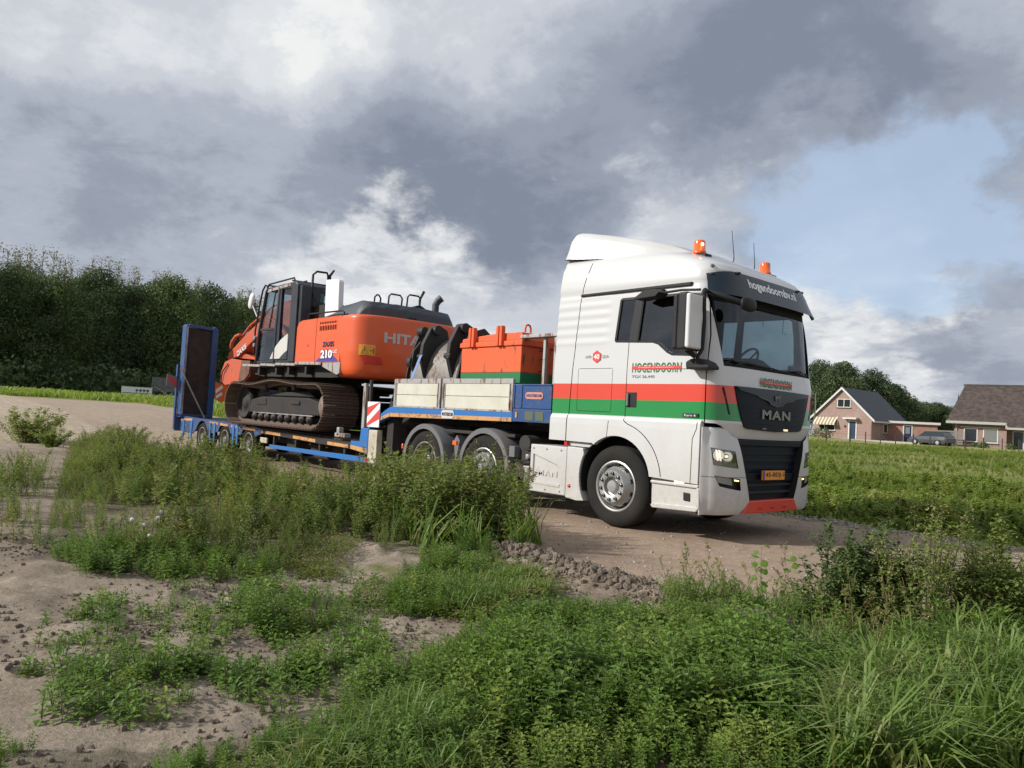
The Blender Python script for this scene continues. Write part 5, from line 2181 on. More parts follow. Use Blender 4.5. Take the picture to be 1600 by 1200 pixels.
    for y in (.34, 2.14):
        g = MB()
        q = cabth(.62 if y < 1 else math.pi - .62, 3.24, .002)
        g.obox((q.x, q.y, q.z), .03, .10, .035, Matrix.Rotation(.25 if y < 1 else -.25, 3, 'Z'))
        build('marker_lamp', g, M_greyplastic, root, bevel=.008)
    # handrail on the far front corner
    g = MB()
    g.tube([(-.16, 2.44, 1.86), (-.10, 2.50, 1.86), (-.10, 2.51, 1.6), (-.14, 2.48, 1.36)], .009, 6)
    build('hand_rail', g, M_white, root)
    # cream plates behind the cab (steps on chassis)
    g = MB()
    g.box(-2.70, -2.66, .3, 2.1, 1.1, 3.2)
    build('cab_rear_wall', g, M_greyplastic, root)
    return root


def build_step(mb, Y):
    a, b = Y(-.03), Y(.30)
    # frame of the step: outer skin with two openings
    mb.prism([(-.895, .655), (-.21, .655), (-.20, .62), (-.205, .40), (-.235, .345), (-.86, .325), (-.885, .36)], 'y', Y(.004), Y(.22), 0)
    mb.prism([(-.895, .655), (-.895, .62), (-.23, .615), (-.205, .655)], 'y', Y(-.02), Y(.02), 0)
    mb.prism([(-.885, .36), (-.86, .325), (-.235, .345), (-.205, .40), (-.24, .405), (-.85, .385)], 'y', Y(-.02), Y(.02), 0)
    mb.prism([(-.24, .62), (-.205, .62), (-.205, .40), (-.24, .40)], 'y', Y(-.02), Y(.02), 0)
    mb.prism([(-.90, .695), (-.20, .665), (-.20, .640), (-.90, .66)], 'y', Y(.0), Y(.2), 2)
    mb.prism([(-.43, .555), (-.33, .55), (-.325, .45), (-.425, .455)], 'y', Y(-.004), Y(.02), 1)


build_truck()
# ------------------------------------------------------------------ low-loader trailer
M_blue = mat('trailer_blue', (0.018, 0.070, 0.21), 0.42, dirt=.35, zdirt=(.3, 1.0), dirt_col=(0.16, 0.14, 0.12), rust=.35, rust_col=(0.10, 0.075, 0.06))
M_blue2 = mat('trailer_bright_blue', (0.020, 0.16, 0.46), 0.4, dirt=.25, dirt_col=(0.12, 0.12, 0.12), rust=.22, rust_col=(0.12, 0.09, 0.07))
M_tape = mat('reflective_tape', (0.62, 0.32, 0.11), 0.4, dirt=.35, dirt_col=(0.25, 0.17, 0.11), rust=.4, rust_col=(0.16, 0.11, 0.08))
M_plank = mat('cream_board', (0.60, 0.585, 0.49), 0.6, dirt=.3, dirt_col=(0.38, 0.33, 0.24), noise=.06, nscale=3)
M_galv = mat('worn_grey_steel', (0.38, 0.365, 0.35), 0.55, .3, rust=.5, rust_col=(0.21, 0.125, 0.09), streak=True)
M_deckwood = mat('deck_hardwood', (0.10, 0.065, 0.045), 0.8, noise=.4, nscale=8, bump=.5, bscale=25)
M_postwhite = mat('cream_post', (0.55, 0.51, 0.40), 0.65, dirt=.5, dirt_col=(0.25, 0.2, 0.14), rust=.25, rust_col=(0.2, 0.13, 0.08))
M_trd = mat('trailer_dark', (0.025, 0.022, 0.021), 0.7, dirt=.5, dirt_col=(0.06, 0.045, 0.035))
DZ = [(-17.5, .835), (-14.6, .825), (-12.27, .785), (-10.6, .75), (-9.2, .71), (-7.3, .675), (-7.0, .675)]


def dz(x):
    return interp(DZ, x)


def badge(parent, x, y, z, w, h, bg, fg, txt='NOOTEBOOM'):
    mb = MB()
    mb.prism([(x - w / 2, z - h * .25), (x - w / 2, z + h * .25), (x - w * .4, z + h / 2), (x + w * .4, z + h / 2), (x + w / 2, z + h * .25), (x + w / 2, z - h * .25), (x + w * .4, z - h / 2), (x - w * .4, z - h / 2)], 'y', y - .006, y)
    b = build('badge', mb, bg, parent)
    mb = MB()
    add_text(mb, txt, (x - w * .43, y - .009, z - h * .2), (1, 0, 0), (0, 0, 1), w * .86, h * .42, bold=.02, extr=.001)
    build('lettering', mb, fg, b)


def build_trailer():
    root = thing('low_loader_trailer', (-12, YM, 0), 'blue three axle low loader trailer with cream side boards, coupled to the truck', 'trailer')
    # gooseneck side rails with tape
    for sg in (0, 1):
        def Y(y):
            return 2 * YM - y if sg else y
        g = MB()
        g.prism([(-7.41, 1.10), (-7.0, 1.265), (-6.77, 1.372), (-6.62, 1.405), (-3.476, 1.405), (-3.476, 1.254), (-6.72, 1.215), (-7.0, 1.135), (-7.40, .965)], 'y', Y(.0), Y(.09))
        o = build('neck_rail', g, M_blue2, root, bevel=.008)
        if not sg:
            g = MB()
            def tp(x0, za, zb, x1, zc, zd):
                g.add([(x0, -.003, za), (x1, -.003, zc), (x1, -.003, zd), (x0, -.003, zb)], [(0, 1, 2, 3)])
            tp(-3.48, 1.258, 1.318, -5.0, 1.240, 1.303)
            tp(-5.02, 1.240, 1.303, -6.70, 1.220, 1.285)
            tp(-6.72, 1.222, 1.287, -7.0, 1.140, 1.20)
            tp(-7.02, 1.135, 1.195, -7.38, .98, 1.035)
            build('reflective_tape', g, M_tape, o)
            badge(o, -5.02, -.004, 1.315, .33, .135, M_white, M_txt_black)
    g = MB()
    g.box(-6.6, -3.0, .09, 2.39, 1.36, 1.39)
    for y in (.75, 1.73):
        g.box(-6.6, -2.7, y - .08, y + .08, 1.13, 1.36)
    for x in (-6.4, -5.6, -4.8, -4.0, -3.2):
        g.box(x - .05, x + .05, .1, 2.38, 1.22, 1.36)
    # drop from neck to low deck
    g.prism([(-6.6, 1.36), (-6.6, 1.13), (-6.95, 1.0), (-7.05, .45), (-7.4, .42), (-7.42, .68), (-7.30, 1.0), (-7.2, 1.15)], 'y', .35, 2.13)
    g.cyl((-6.0, .5, .95), (-6.0, 2.0, .95), .10, 10)
    g.box(-6.95, -6.75, .12, .42, .55, 1.1)
    g.cyl((-4.1, 1.24, 1.0), (-4.1, 1.24, 1.14), .45, 20)
    build('neck_frame', g, M_trd, root)
    g = MB()
    g.box(-7.33, -6.62, .55, 2.40, 1.16, 1.86)
    g.box(-7.42, -7.31, .12, 2.38, .68, 1.02)
    g.box(-7.2, -6.8, .30, .54, 1.20, 1.50)
    build('hydraulic_pack', g, M_trd, root, bevel=.02)
    for y in (.4, .62, .8):
        g = MB()
        g.tube([(-6.9, y, 1.5), (-7.15, y - .05, 1.62), (-7.35, y, 1.35), (-7.38, y + .05, .9)], .022, 6)
        build('hose', g, M_trd, root)
    # blue head box
    g = MB()
    g.box(-3.474, -2.675, .0, 2.48, 1.452, 1.812)
    hb = build('head_box', g, M_blue, root, bevel=.012)
    g = MB()
    g.box(-3.474, -2.675, .004, 2.476, 1.262, 1.450)
    build('head_box_base', g, M_blue, hb, bevel=.006)
    for (x0, x1, z0, z1) in ((-3.30, -2.68, 1.79, 1.81), (-3.30, -3.27, 1.47, 1.79), (-3.46, -3.43, 1.46, 1.80)):
        g = MB()
        g.box(x0, x1, -.012, .001, z0, z1)
        build('panel_frame', g, M_blue, hb, bevel=.004)
    g = MB()
    g.box(-3.20, -3.03, -.001, .006, 1.29, 1.42)
    build('window_hole', g, mat('drab_green_grey', (.10, .12, .08), .8), hb)
    g = MB()
    g.box(-2.98, -2.82, -.001, .006, 1.29, 1.42)
    build('window_hole', g, mat('drab_green_grey', (.10, .12, .08), .8), hb)
    badge(hb, -3.02, -.003, 1.645, .36, .10, mat('badge_salmon', (.58, .25, .19), .5), M_blue)
    g = MB()
    g.box(-3.40, -3.37, -.006, .001, 1.32, 1.40)
    build('side_reflector', g, M_tape, hb)
    # side boards
    for sg in (0, 1):
        y0, y1 = (.004, .030) if not sg else (2.45, 2.476)
        for (xa, xb) in ((-6.615, -5.255), (-5.205, -3.482)):
            g = MB()
            ya, yb = (y0 - .008, y1 + .012)
            g.box(xa, xb, ya, yb, 1.815, 1.892)
            g.box(xa, xb, ya, yb, 1.392, 1.418)
            fr = build('side_board_frame', g, M_galv, root, bevel=.004)
            nx = [(xa, xa + .045), (xa + .065, xa + .085), (xb - .085, xb - .065), (xb - .045, xb)]
            for (p, q) in nx:
                g = MB()
                g.box(p, q, ya, yb, 1.419, 1.8145)
                build('frame_upright', g, M_galv, fr, bevel=.004)
            for (z0, z1) in ((1.4195, 1.612), (1.619, 1.8145)):
                g = MB()
                g.box(xa + .087, xb - .087, y0, y1, z0, z1)
                build('plank', g, M_plank, fr, bevel=.004)
    for x in (-6.60,):
        g = MB()
        g.box(x - .015, x + .015, .05, 2.43, 1.40, 1.88)
        build('end_board', g, M_plank, root, bevel=.004)
    # grey frame on the headboard
    g = MB()
    g.box(-3.06, -3.01, .16, .21, 1.813, 2.50)
    g.box(-3.50, -2.72, .10, .24, 2.50, 2.55)
    g.box(-2.80, -2.72, .12, .22, 1.813, 2.50)
    build('headboard_frame', g, M_galv, root, bevel=.008)
    # low deck
    xs = [-17.35, -14.6, -12.27, -10.6, -9.2, -7.35]
    g = MB()
    for a, b in zip(xs, xs[1:]):
        g.prism([(a, dz(a) - .06), (a, dz(a)), (b, dz(b)), (b, dz(b) - .06)], 'y', .09, 2.39)
    for y in (.55, 1.93):
        g.prism([(-17.2, .55), (-17.2, .78), (-7.3, .62), (-7.3, .36)], 'y', y - .08, y + .08)
    for i in range(14):
        x = -17.0 + i * .72
        g.box(x - .04, x + .04, .1, 2.38, dz(x) - .2, dz(x) - .062)
    build('deck', g, M_trd, root)
    for k in range(26):
        a = -11.6 + k * .162
        g = MB()
        g.box(a, a + .152, .10, 2.38, dz(a) + .001, dz(a) + .022)
        build('deck_plank', g, M_deckwood, root)
    for sg in (0, 1):
        def Y(y):
            return 2 * YM - y if sg else y
        g = MB()
        for a, b in zip(xs[2:], xs[3:]):
            g.prism([(a, dz(a) - .13), (a, dz(a) - .005), (b, dz(b) - .005), (b, dz(b) - .13)], 'y', Y(.012), Y(.085))
        rl = build('deck_rail', g, M_trd if not sg else M_blue, root)
        if not sg:
            for i, (a, b) in enumerate(((-12.25, -11.9), (-11.75, -11.0), (-10.4, -9.4), (-8.9, -8.1), (-8.0, -7.36))):
                g = MB()
                g.add([(a, .006, dz(a) - .12), (b, .006, dz(b) - .12), (b, .006, dz(b) - .055), (a, .006, dz(a) - .055)], [(0, 1, 2, 3)])
                build('reflective_tape', g, M_tape, rl)
            g = MB()
            g.prism([(-7.95, .56), (-7.95, .72), (-7.64, .72), (-7.60, .98), (-7.34, .98), (-7.34, .50)], 'y', -.03, .20)
            build('deck_front_corner', g, M_blue2, root, bevel=.010)
            g = MB()
            g.add([(-7.94, -.033, .565), (-7.36, -.033, .515), (-7.36, -.033, .60), (-7.94, -.033, .64)], [(0, 1, 2, 3)])
            build('reflective_tape', g, M_tape, root)
            for x in (-11.4, -10.35, -9.3, -8.3):
                g = MB()
                g.box(x - .03, x + .03, .05, .11, .42, dz(x) - .1)
                build('guard_bracket', g, M_trd, root)
            for (x, w) in ((-10.9, .5), (-9.8, .45), (-8.8, .5)):
                g = MB()
                g.box(x - w / 2, x + w / 2, .25, .6, .40, .64)
                build('storage_box', g, M_trd, root)
            g = MB()
            g.prism([(-11.55, .345), (-11.55, .425), (-7.36, .440), (-7.36, .335)], 'y', .02, .05)
            gr = build('side_guard', g, M_blue2, root, bevel=.006)
            g = MB()
            g.box(-7.48, -7.40, .010, .02, .36, .42)
            build('side_reflector', g, M_redlens, gr)
            g = MB()
            g.box(-12.05, -11.70, .02, .06, .44, .56)
            build('cream_box', g, M_postwhite, root, bevel=.008)
            # stakes and clutter at the deck front
            g = MB()
            g.box(-7.62, -7.53, -.02, .04, .90, 1.81)
            build('stake', g, M_galv, root, bevel=.006)
            g = MB()
            g.box(-7.50, -7.44, .03, .08, .95, 1.87)
            build('stake', g, M_chassis, root, bevel=.006)
            g = MB()
            g.obox((-8.35, .02, .80), .38, .14, .08)
            g.obox((-8.42, .0, .87), .10, .10, .16)
            build('lashing_block', g, M_galv, root, bevel=.012)
        # swing-out plank post + marker board
        if not sg:
            g = MB()
            g.box(-7.345, -7.055, -.02, .10, .345, .955)
            build('cream_post', g, M_postwhite, root, bevel=.012)
            g = MB()
            g.box(-7.43, -7.02, -.022, -.006, 1.01, 1.47)
            mk = build('marker_board', g, M_txt_white, root)
            g = MB()
            for k in (0, 1):
                b = 1.01 + k * .30
                pts = [(-7.43, b - .12), (-7.43, b + .055), (-7.02, b + .33), (-7.02, b + .15)]
                pts = [(x, min(1.468, max(1.012, z))) for x, z in pts]
                g.add([(x, -.0245, z) for x, z in pts], [(0, 3, 2, 1)])
            build('red_stripe', g, M_txt_red, mk)
    # axle group: near wheels, wing plates
    for i, x in enumerate((-12.69, -14.12, -15.62)):
        make_wheel('trailer', root, x, .03, .375, R=.375, rr=.245, w=.26)
        g = MB()
        g.lathe([(0, -.02), (.24, -.02), (.375, -.04), (.375, .2), (0, .22)], (x, 2.25, .375), 'y', 30)
        build('wheel', g, M_rubber, root)
    for x in (-12.69, -14.12, -15.62):
        g = MB()
        g.cyl((x, .3, .37), (x, 2.2, .37), .06, 8)
        build('axle', g, M_trd, root)
    for sg in (0, 1):
        def Y(y):
            return 2 * YM - y if sg else y
        P = [(-17.38, .50), (-17.38, .83), (-16.9, .875), (-16.3, .865), (-14.9, .835), (-14.2, .835), (-12.9, .80), (-12.2, .775), (-11.95, .74), (-11.95, .64)]
        g = MB()
        for (a, b) in ((-17.38, -14.87), (-14.87, -13.40), (-13.40, -11.95)):
            pass
        lower = [(-12.12, .60)] + arc(-12.69, .40, .435, 25, 155, 14, .40) + [(-13.40, .50)] + arc(-14.12, .40, .435, 25, 155, 14, .40) + [(-14.87, .50)] + arc(-15.62, .40, .435, 25, 155, 14, .40) + [(-16.30, .42), (-16.9, .44)]
        g.prism(P + lower, 'y', Y(.0), Y(.03))
        wg = build('wing_plate', g, M_blue, root)
        if not sg:
            for (a, b) in ((-17.2, -16.35), (-15.1, -14.55), (-14.4, -13.9), (-13.7, -13.15), (-13.0, -12.3)):
                g = MB()
                za, zb = interp([(-17.4, .77), (-16.3, .80), (-14.2, .755), (-12.2, .715)], a), interp([(-17.4, .77), (-16.3, .80), (-14.2, .755), (-12.2, .715)], b)
                g.add([(a, -.003, za - .03), (b, -.003, zb - .03), (b, -.003, zb + .03), (a, -.003, za + .03)], [(0, 1, 2, 3)])
                build('reflective_tape', g, M_tape, wg)
            for x in (-13.28, -13.52, -14.72, -15.02, -16.35, -16.95):
                g = MB()
                g.prism([(x - .07, .78), (x + .07, .78), (x + .035, .30), (x - .035, .30)], 'y', -.02, .005)
                build('wing_stay', g, M_blue2, wg, bevel=.006)
    # ramps standing upright at the rear
    for (ya, yb, ln) in ((-.10, .80, 0), (1.70, 2.60, .0)):
        g = MB()
        x0 = -17.05
        for (p, q) in ((ya, ya + .07), (yb - .17, yb)):
            g.prism([(p, .86), (q, .86), (q, 3.38), ((p + q) / 2, 3.44), (p, 3.40)], 'x', x0 - .28, x0 + .04)
        g.prism([(ya, 3.36), (yb, 3.32), (yb - .1, 3.40), (ya + .1, 3.445)], 'x', x0 - .27, x0 + .05)
        g.box(x0 - .27, x0 + .03, ya, yb, .84, .92)
        rm = build('loading_ramp', g, M_blue, root, bevel=.010)
        g = MB()
        g.box(x0 - .06, x0 - .02, ya + .072, yb - .172, .922, 3.34)
        build('ramp_plate', g, mat('ramp_dark_wood', (0.038, 0.028, 0.026), .85, noise=.3, nscale=5), rm)
        for k in range(12):
            g = MB()
            z = 1.05 + k * .19
            g.box(x0 - .30, x0 - .24, ya + .08, yb - .18, z, z + .05)
            build('ramp_rung', g, M_blue, rm)
        g = MB()
        g.prism([(ya + .02, .93), (ya + .05, .93), (ya + .05, 3.38), (ya + .02, 3.38)], 'x', x0 + .04, x0 + .055)
        build('ramp_edge', g, M_galv, rm)
    g = MB()
    g.tube([(-17.0, -.19, 2.20), (-16.95, .54, .84)], .022, 8)
    build('ramp_strut', g, M_galv, root)
    g = MB()
    g.box(-17.45, -17.32, -.12, 2.6, .45, .85)
    g.prism([(-.16, .5), (-.10, .5), (-.13, 2.3), (-.17, 2.3)], 'x', -17.4, -17.3)
    build('rear_beam', g, M_blue, root, bevel=.01)
    # rear marker boards
    g = MB()
    g.prism([(.82, 1.40), (.80, 1.88), (1.22, 1.78), (1.12, 1.36), (1.0, 1.30)], 'x', -17.02, -17.0)
    mk = build('marker_board', g, mat('marker_orange', (.80, .15, .03), .45), root)
    g = MB()
    g.prism([(.83, 1.55), (.82, 1.66), (1.0, 1.80), (1.03, 1.72)], 'x', -16.999, -16.995)
    g.prism([(.85, 1.40), (.84, 1.49), (1.0, 1.60), (1.02, 1.52)], 'x', -16.999, -16.995)
    build('white_stripe', g, M_txt_white, mk)
    g = MB()
    g.prism([(-.44, 1.70), (-.44, 2.02), (-.17, 1.96), (-.17, 1.64)], 'x', -17.3, -17.28)
    mk = build('marker_board', g, M_txt_grey, root)
    g = MB()
    g.prism([(-.40, 1.86), (-.40, 2.00), (-.17, 1.80), (-.17, 1.66)], 'x', -17.279, -17.275)
    build('red_stripe', g, M_txt_red, mk)
    return root


build_trailer()
# ------------------------------------------------------------------ crawler excavator
M_or = mat('machine_orange', (0.76, 0.108, 0.024), 0.38, coat=.3, dirt=.18, dirt_col=(0.35, 0.12, 0.06), noise=.03, nscale=1.5)
M_or_worn = mat('worn_orange', (0.58, 0.085, 0.028), 0.55, dirt=.5, dirt_col=(0.30, 0.13, 0.08), rust=.35, rust_col=(0.26, 0.12, 0.08))
M_cabdark = mat('cab_dark_grey', (0.022, 0.026, 0.036), 0.45, dirt=.2, dirt_col=(0.08, .07, .06))
M_cabglass = glass_mat('machine_cab_glass', (0.55, 0.64, 0.66), 0.03)
M_tarp = mat('hood_grey_blue', (0.045, 0.054, 0.070), 0.5, dirt=.3, dirt_col=(.10, .09, .08), bump=.4, bscale=9)
M_track = mat('track_steel', (0.15, 0.11, 0.09), 0.62, .35, rust=.55, rust_col=(0.19, 0.115, 0.085), dirt=.4, dirt_col=(0.16, .12, .09))
M_roller = mat('roller_steel', (0.05, 0.043, 0.038), 0.6, .3, rust=.3, rust_col=(0.16, 0.11, 0.08))
M_under = mat('undercarriage_dark', (0.020, 0.019, 0.019), 0.7, dirt=.6, dirt_col=(0.08, .06, .045))
M_bucket_in = mat('bucket_brown', (0.16, 0.075, 0.045), 0.6, rust=.4, rust_col=(0.10, 0.055, 0.04), noise=.2)
M_grille = mat('vent_dark', (0.30, 0.05, 0.02), .6)


def build_excavator():
    root = thing('excavator', (-11, 1.25, .8), 'orange crawler excavator with a dark cab, standing backwards on the low trailer deck', 'excavator')
    # ---- tracks
    def loop(s):
        """closed track path in (x,z) param 0..1"""
        pass
    path = []
    bz, tz = .885, 1.80
    xr_, xl_ = -9.20, -13.20
    rr_, rl_ = .445, .455
    # bottom, from left to right
    n = 60
    for i in range(n + 1):
        t = i / n
        path.append((xl_ + (xr_ - xl_) * t, bz - .02 + .02 * math.cos(t * 6.28) * 0))
    for a in range(-84, 90, 6):
        path.append((xr_ + rr_ * math.cos(math.radians(a)), bz + rr_ + rr_ * math.sin(math.radians(a))))
    for i in range(n + 1):
        t = i / n
        sag = .035 * (math.sin(t * math.pi * 2) ** 2) * 1.0
        rise = .07 * math.sin(min(1, t * 1.15) * math.pi) ** 2 if t > .15 else .07 * math.sin(min(1, t * 1.15) * math.pi) ** 2
        path.append((xr_ + (xl_ - xr_) * t, bz + 2 * rr_ + rise - sag + .02 * t))
    for a in range(96, 268, 6):
        path.append((xl_ + rl_ * math.cos(math.radians(a)), bz + rl_ + rl_ * math.sin(math.radians(a))))
    P = [Vector((p[0], p[1])) for p in path]
    seg = [(P[(i + 1) % len(P)] - P[i]).length for i in range(len(P))]
    tot = sum(seg)
    NS = 56
    shoes = []
    acc = 0
    k = 0
    for s in range(NS):
        d = s * tot / NS
        while acc + seg[k] < d:
            acc += seg[k]
            k += 1
        t = (d - acc) / seg[k]
        p = P[k].lerp(P[(k + 1) % len(P)], t)
        tan = (P[(k + 2) % len(P)] - P[k - 1]).normalized()
        shoes.append((p, tan))
    pitch = tot / NS
    sh = MB()
    w = .80
    # local frame: x along, z outward
    sh.box(-pitch * .49, pitch * .47, -w / 2, w / 2, -.012, .0)
    for xx, hh in ((-.06, .036), (.0, .028), (.062, .036)):
        sh.box(xx - .008, xx + .008, -w / 2, w / 2, .0005, hh)
    sh.box(-pitch * .5, pitch * .5, -.12, -.07, -.085, -.0125)
    sh.box(-pitch * .5, pitch * .5, .07, .12, -.085, -.0125)
    me = None
    for yc in (.18, 2.32):
        tr = bpy.data.objects.new('track', None)
        COL.objects.link(tr)
        tr.parent = root
        tr.location = Vector((-11.2, yc, 1.35)) - WLOC[root.name]
        WLOC[tr.name] = Vector((-11.2, yc, 1.35))
        for (p, tan) in shoes:
            if me is None:
                o = build('track_shoe', sh, M_track)
                COL.objects.unlink(o)
                me = o.data
                off = WLOC[o.name].copy()
                bpy.data.objects.remove(o)
            o = bpy.data.objects.new('track_shoe', me)
            COL.objects.link(o)
            o.parent = tr
            X = Vector((tan.x, 0, tan.y))
            Z = Vector((tan.y, 0, -tan.x))        # outward for a counter-clockwise loop
            Yv = Z.cross(X)
            M = Matrix((X, Yv, Z)).transposed().to_4x4()
            c = Vector((p.x, yc, p.y))
            M.translation = c + M.to_3x3() @ off - WLOC[tr.name]
            o.matrix_local = M
        # frame, rollers, idler, sprocket
        g = MB()
        g.prism([(-12.85, 1.12), (-12.75, 1.42), (-12.2, 1.50), (-9.9, 1.50), (-9.45, 1.42), (-9.4, 1.14)], 'y', yc - .13, yc + .15)
        g.prism([(-12.6, 1.52), (-12.2, 1.62), (-10.0, 1.62), (-9.8, 1.52)], 'y', yc - .06, yc + .1)
        g.box(-12.35, -11.9, yc - .15, yc + .1, 1.30, 1.46)
        g.box(-10.65, -10.25, yc - .16, yc + .1, 1.34, 1.42)
        build('track_frame', g, M_under, tr, bevel=.02)
        g = MB()
        g.prism([(-12.5, 1.115), (-9.6, 1.115), (-9.6, 1.135), (-12.5, 1.135)], 'y', yc - .17, yc - .12)
        build('guard_edge', g, M_galv, tr)
        for i in range(9):
            x = -12.45 + i * .335
            g = MB()
            g.lathe([(.0, -.20), (.05, -.20), (.06, -.17), (.105, -.16), (.105, -.11), (.085, -.10), (.085, .1), (.105, .11), (.105, .16), (.0, .17)], (x, yc, 1.045), 'y', 14)
            build('track_roller', g, M_roller, tr)
        for x in (-12.0, -10.6):
            g = MB()
            g.cyl((x, yc - .15, 1.72), (x, yc + .15, 1.72), .07, 12)
            build('carrier_roller', g, M_roller, tr)
        g = MB()
        g.lathe([(.0, -.09), (.12, -.10), (.14, -.06), (.33, -.05), (.34, -.11), (.37, -.11), (.37, .11), (.34, .11), (.33, .05), (.0, .06)], (xl_, yc, bz + rl_), 'y', 30)
        build('idler', g, M_under, tr)
        g = MB()
        g.lathe([(.0, -.17), (.17, -.17), (.20, -.13), (.26, -.12), (.27, -.05), (.33, -.04), (.33, .04), (.0, .05)], (xr_, yc, bz + rr_), 'y', 30)
        for i in range(21):
            a = 2 * math.pi * i / 21
            c = Vector((xr_ + .355 * math.cos(a), yc, bz + rr_ + .355 * math.sin(a)))
            g.obox(c, .06, .07, .05, Matrix.Rotation(-a, 3, 'Y'))
        build('sprocket', g, mat('sprocket_pale', (0.22, 0.18, 0.145), .6, .3, rust=.3), tr)
    g = MB()
    g.box(-11.9, -10.2, .5, 2.0, 1.15, 1.75)
    g.cyl((-11.0, 1.25, 1.75), (-11.0, 1.25, 2.0), .62, 28)
    build('undercarriage', g, M_under, root, bevel=.03)
    # ---- revolving frame and step edge
    g = MB()
    g.prism([(-12.75, 2.02), (-12.3, 1.97), (-9.1, 1.93), (-8.5, 1.95), (-8.5, 2.17), (-12.75, 2.20)], 'y', .10, 2.5)
    for x in (-12.2, -11.3, -10.7, -9.9):
        g.box(x - .04, x + .04, -.06, .12, 1.99, 2.16)
    build('turntable_frame', g, M_under, root)
    for (a, b) in ((-13.0, -12.02), (-12.0, -11.25), (-11.23, -10.3), (-10.28, -9.15)):
        g = MB()
        g.prism([(a, 2.195), (b, 2.17), (b, 2.225), (a, 2.25)], 'y', -.12, .12)
        build('step_edge', g, M_galv, root, bevel=.006)
    g = MB()
    g.prism([(-9.14, 2.23), (-9.14, 2.14), (-8.55, 1.97), (-8.45, 2.0), (-8.43, 2.22)], 'y', -.09, .3)
    build('side_skirt', g, M_galv, root)
    # ---- left side housing
    g = MB()
    zc = [(0, -10.33, 3.02), (1, -10.22, 3.10)]
    pr = [(-10.335, 2.222), (-8.45, 2.222), (-8.45, 3.135), (-9.4, 3.135), (-10.10, 3.125), (-10.25, 3.09), (-10.32, 2.98)]
    g.prism(pr, 'y', -.10, 1.0)
    sd = build('side_housing', g, [M_or, M_gap], root)
    cut = MB()
    groove(cut, [(-9.465, 2.1), (-9.455, 3.2)], .014, -.2, -.088)
    boolean(sd, build('cut', cut, [M_or, M_gap]))
    cut = MB()
    for r_ in range(2):
        for k in range(13):
            x = -9.32 + k * .068
            z0, z1 = ((2.865, 2.965) if r_ == 0 else (3.0, 3.045))
            cut.prism([(x, z0), (x + .042, z0 + .004), (x + .036, z1), (x - .006, z1 - .002)], 'y', -.2, -.07, 1)
    boolean(sd, build('cut', cut, [M_or, M_gap]))
    finish(sd, .045, 3)
    g = MB()
    g.lathe([(.0, -.004), (.03, -.003), (.036, .0), (.045, -.004), (.05, .0)], (-9.78, -.101, 2.60), 'y', 18)
    build('lock', g, M_or_worn, sd)
    # purple arc with model digits
    g = MB()
    pts = [(-9.44, 2.232), (-9.30, 2.30), (-9.15, 2.36), (-8.98, 2.395), (-8.80, 2.38), (-8.66, 2.33), (-8.56, 2.28), (-8.50, 2.232)]
    g.add([(x, -.1035, z) for x, z in pts], [tuple(range(len(pts)))[::-1]])
    build('purple_arc', g, mat('purple_print', (0.075, 0.045, 0.28), .5), sd)
    g = MB()
    add_text(g, '210', (-9.20, -.112, 2.30), (1, 0, 0), (0, 0, 1), .47, .17, bold=.045, extr=.001)
    build('lettering', g, M_txt_white, sd)
    g = MB()
    add_text(g, 'LC', (-8.71, -.112, 2.40), (1, 0, 0), (0, 0, 1), .17, .062, bold=.02, extr=.001)
    build('lettering', g, M_txt_white, sd)
    g = MB()
    add_text(g, '210', (-9.215, -.108, 2.285), (1, 0, 0), (0, 0, 1), .50, .198, bold=.075, extr=.001)
    build('lettering', g, mat('purple_black', (0.02, 0.015, 0.06), .5), sd)
    g = MB()
    add_text(g, 'ZAXIS', (-9.15, -.108, 2.53), (1, 0, 0), (0, 0, 1), .46, .105, bold=.03, extr=.001)
    build('lettering', g, mat('purple_black', (0.02, 0.015, 0.06), .5), sd)
    # ---- counterweight
    def cw(th, z, off=0.0):
        tz_ = max(0, min(1, (z - 1.93) / .16))
        e = .14 * (1 - math.sqrt(max(0, 1 - (1 - tz_) ** 2)))
        tz2 = max(0, min(1, (3.14 - z) / .07))
        e += .05 * (1 - math.sqrt(max(0, 1 - (1 - tz2) ** 2)))
        e += .05 * max(0, min(1, (2.42 - z) / .45))       # the lower half tucks in
        s, c = math.sin(th), math.cos(th)
        a_ = .62
        x = -7.66 - a_ - e * .6 + (a_ + off) * abs(s) ** (2 / 3.0)
        y = 1.25 - math.copysign(1, c) * (1.352 - e + off) * abs(c) ** (2 / 3.0)
        return Vector((x, y, z))
    g = MB()
    zs = [1.93, 1.935, 1.95, 1.98, 2.02, 2.09, 2.2, 2.3, 2.42, 2.44, 2.6, 2.8, 3.0, 3.07, 3.10, 3.12, 3.135, 3.14]
    rings = []
    N = 48
    for z in zs:
        r = [Vector((-8.62, cw(0, z).y, z))] + [cw(math.pi * k / N, z) for k in range(N + 1)] + [Vector((-8.62, cw(math.pi, z).y, z))]
        rings.append(r)
    L = len(rings[0])
    V = [p for r in rings for p in r]
    F = []
    for j in range(len(rings) - 1):
        for i in range(L):
            k = (i + 1) % L
            F.append((j * L + i, j * L + k, (j + 1) * L + k, (j + 1) * L + i))
    F.append(tuple(range(L))[::-1])
    F.append(tuple((len(rings) - 1) * L + i for i in range(L)))
    g.add(V, F, 0, True)
    c_ = build('counterweight', g, M_or, root, autosmooth=50)

    def cwy(y, z, off=0.0):
        k = min(.999, abs(y - 1.25) / 1.352)
        x = -7.66 - .62 + (.62 + off) * (1 - k ** 3) ** (1 / 3)
        return Vector((x, y, z))
    g = MB()
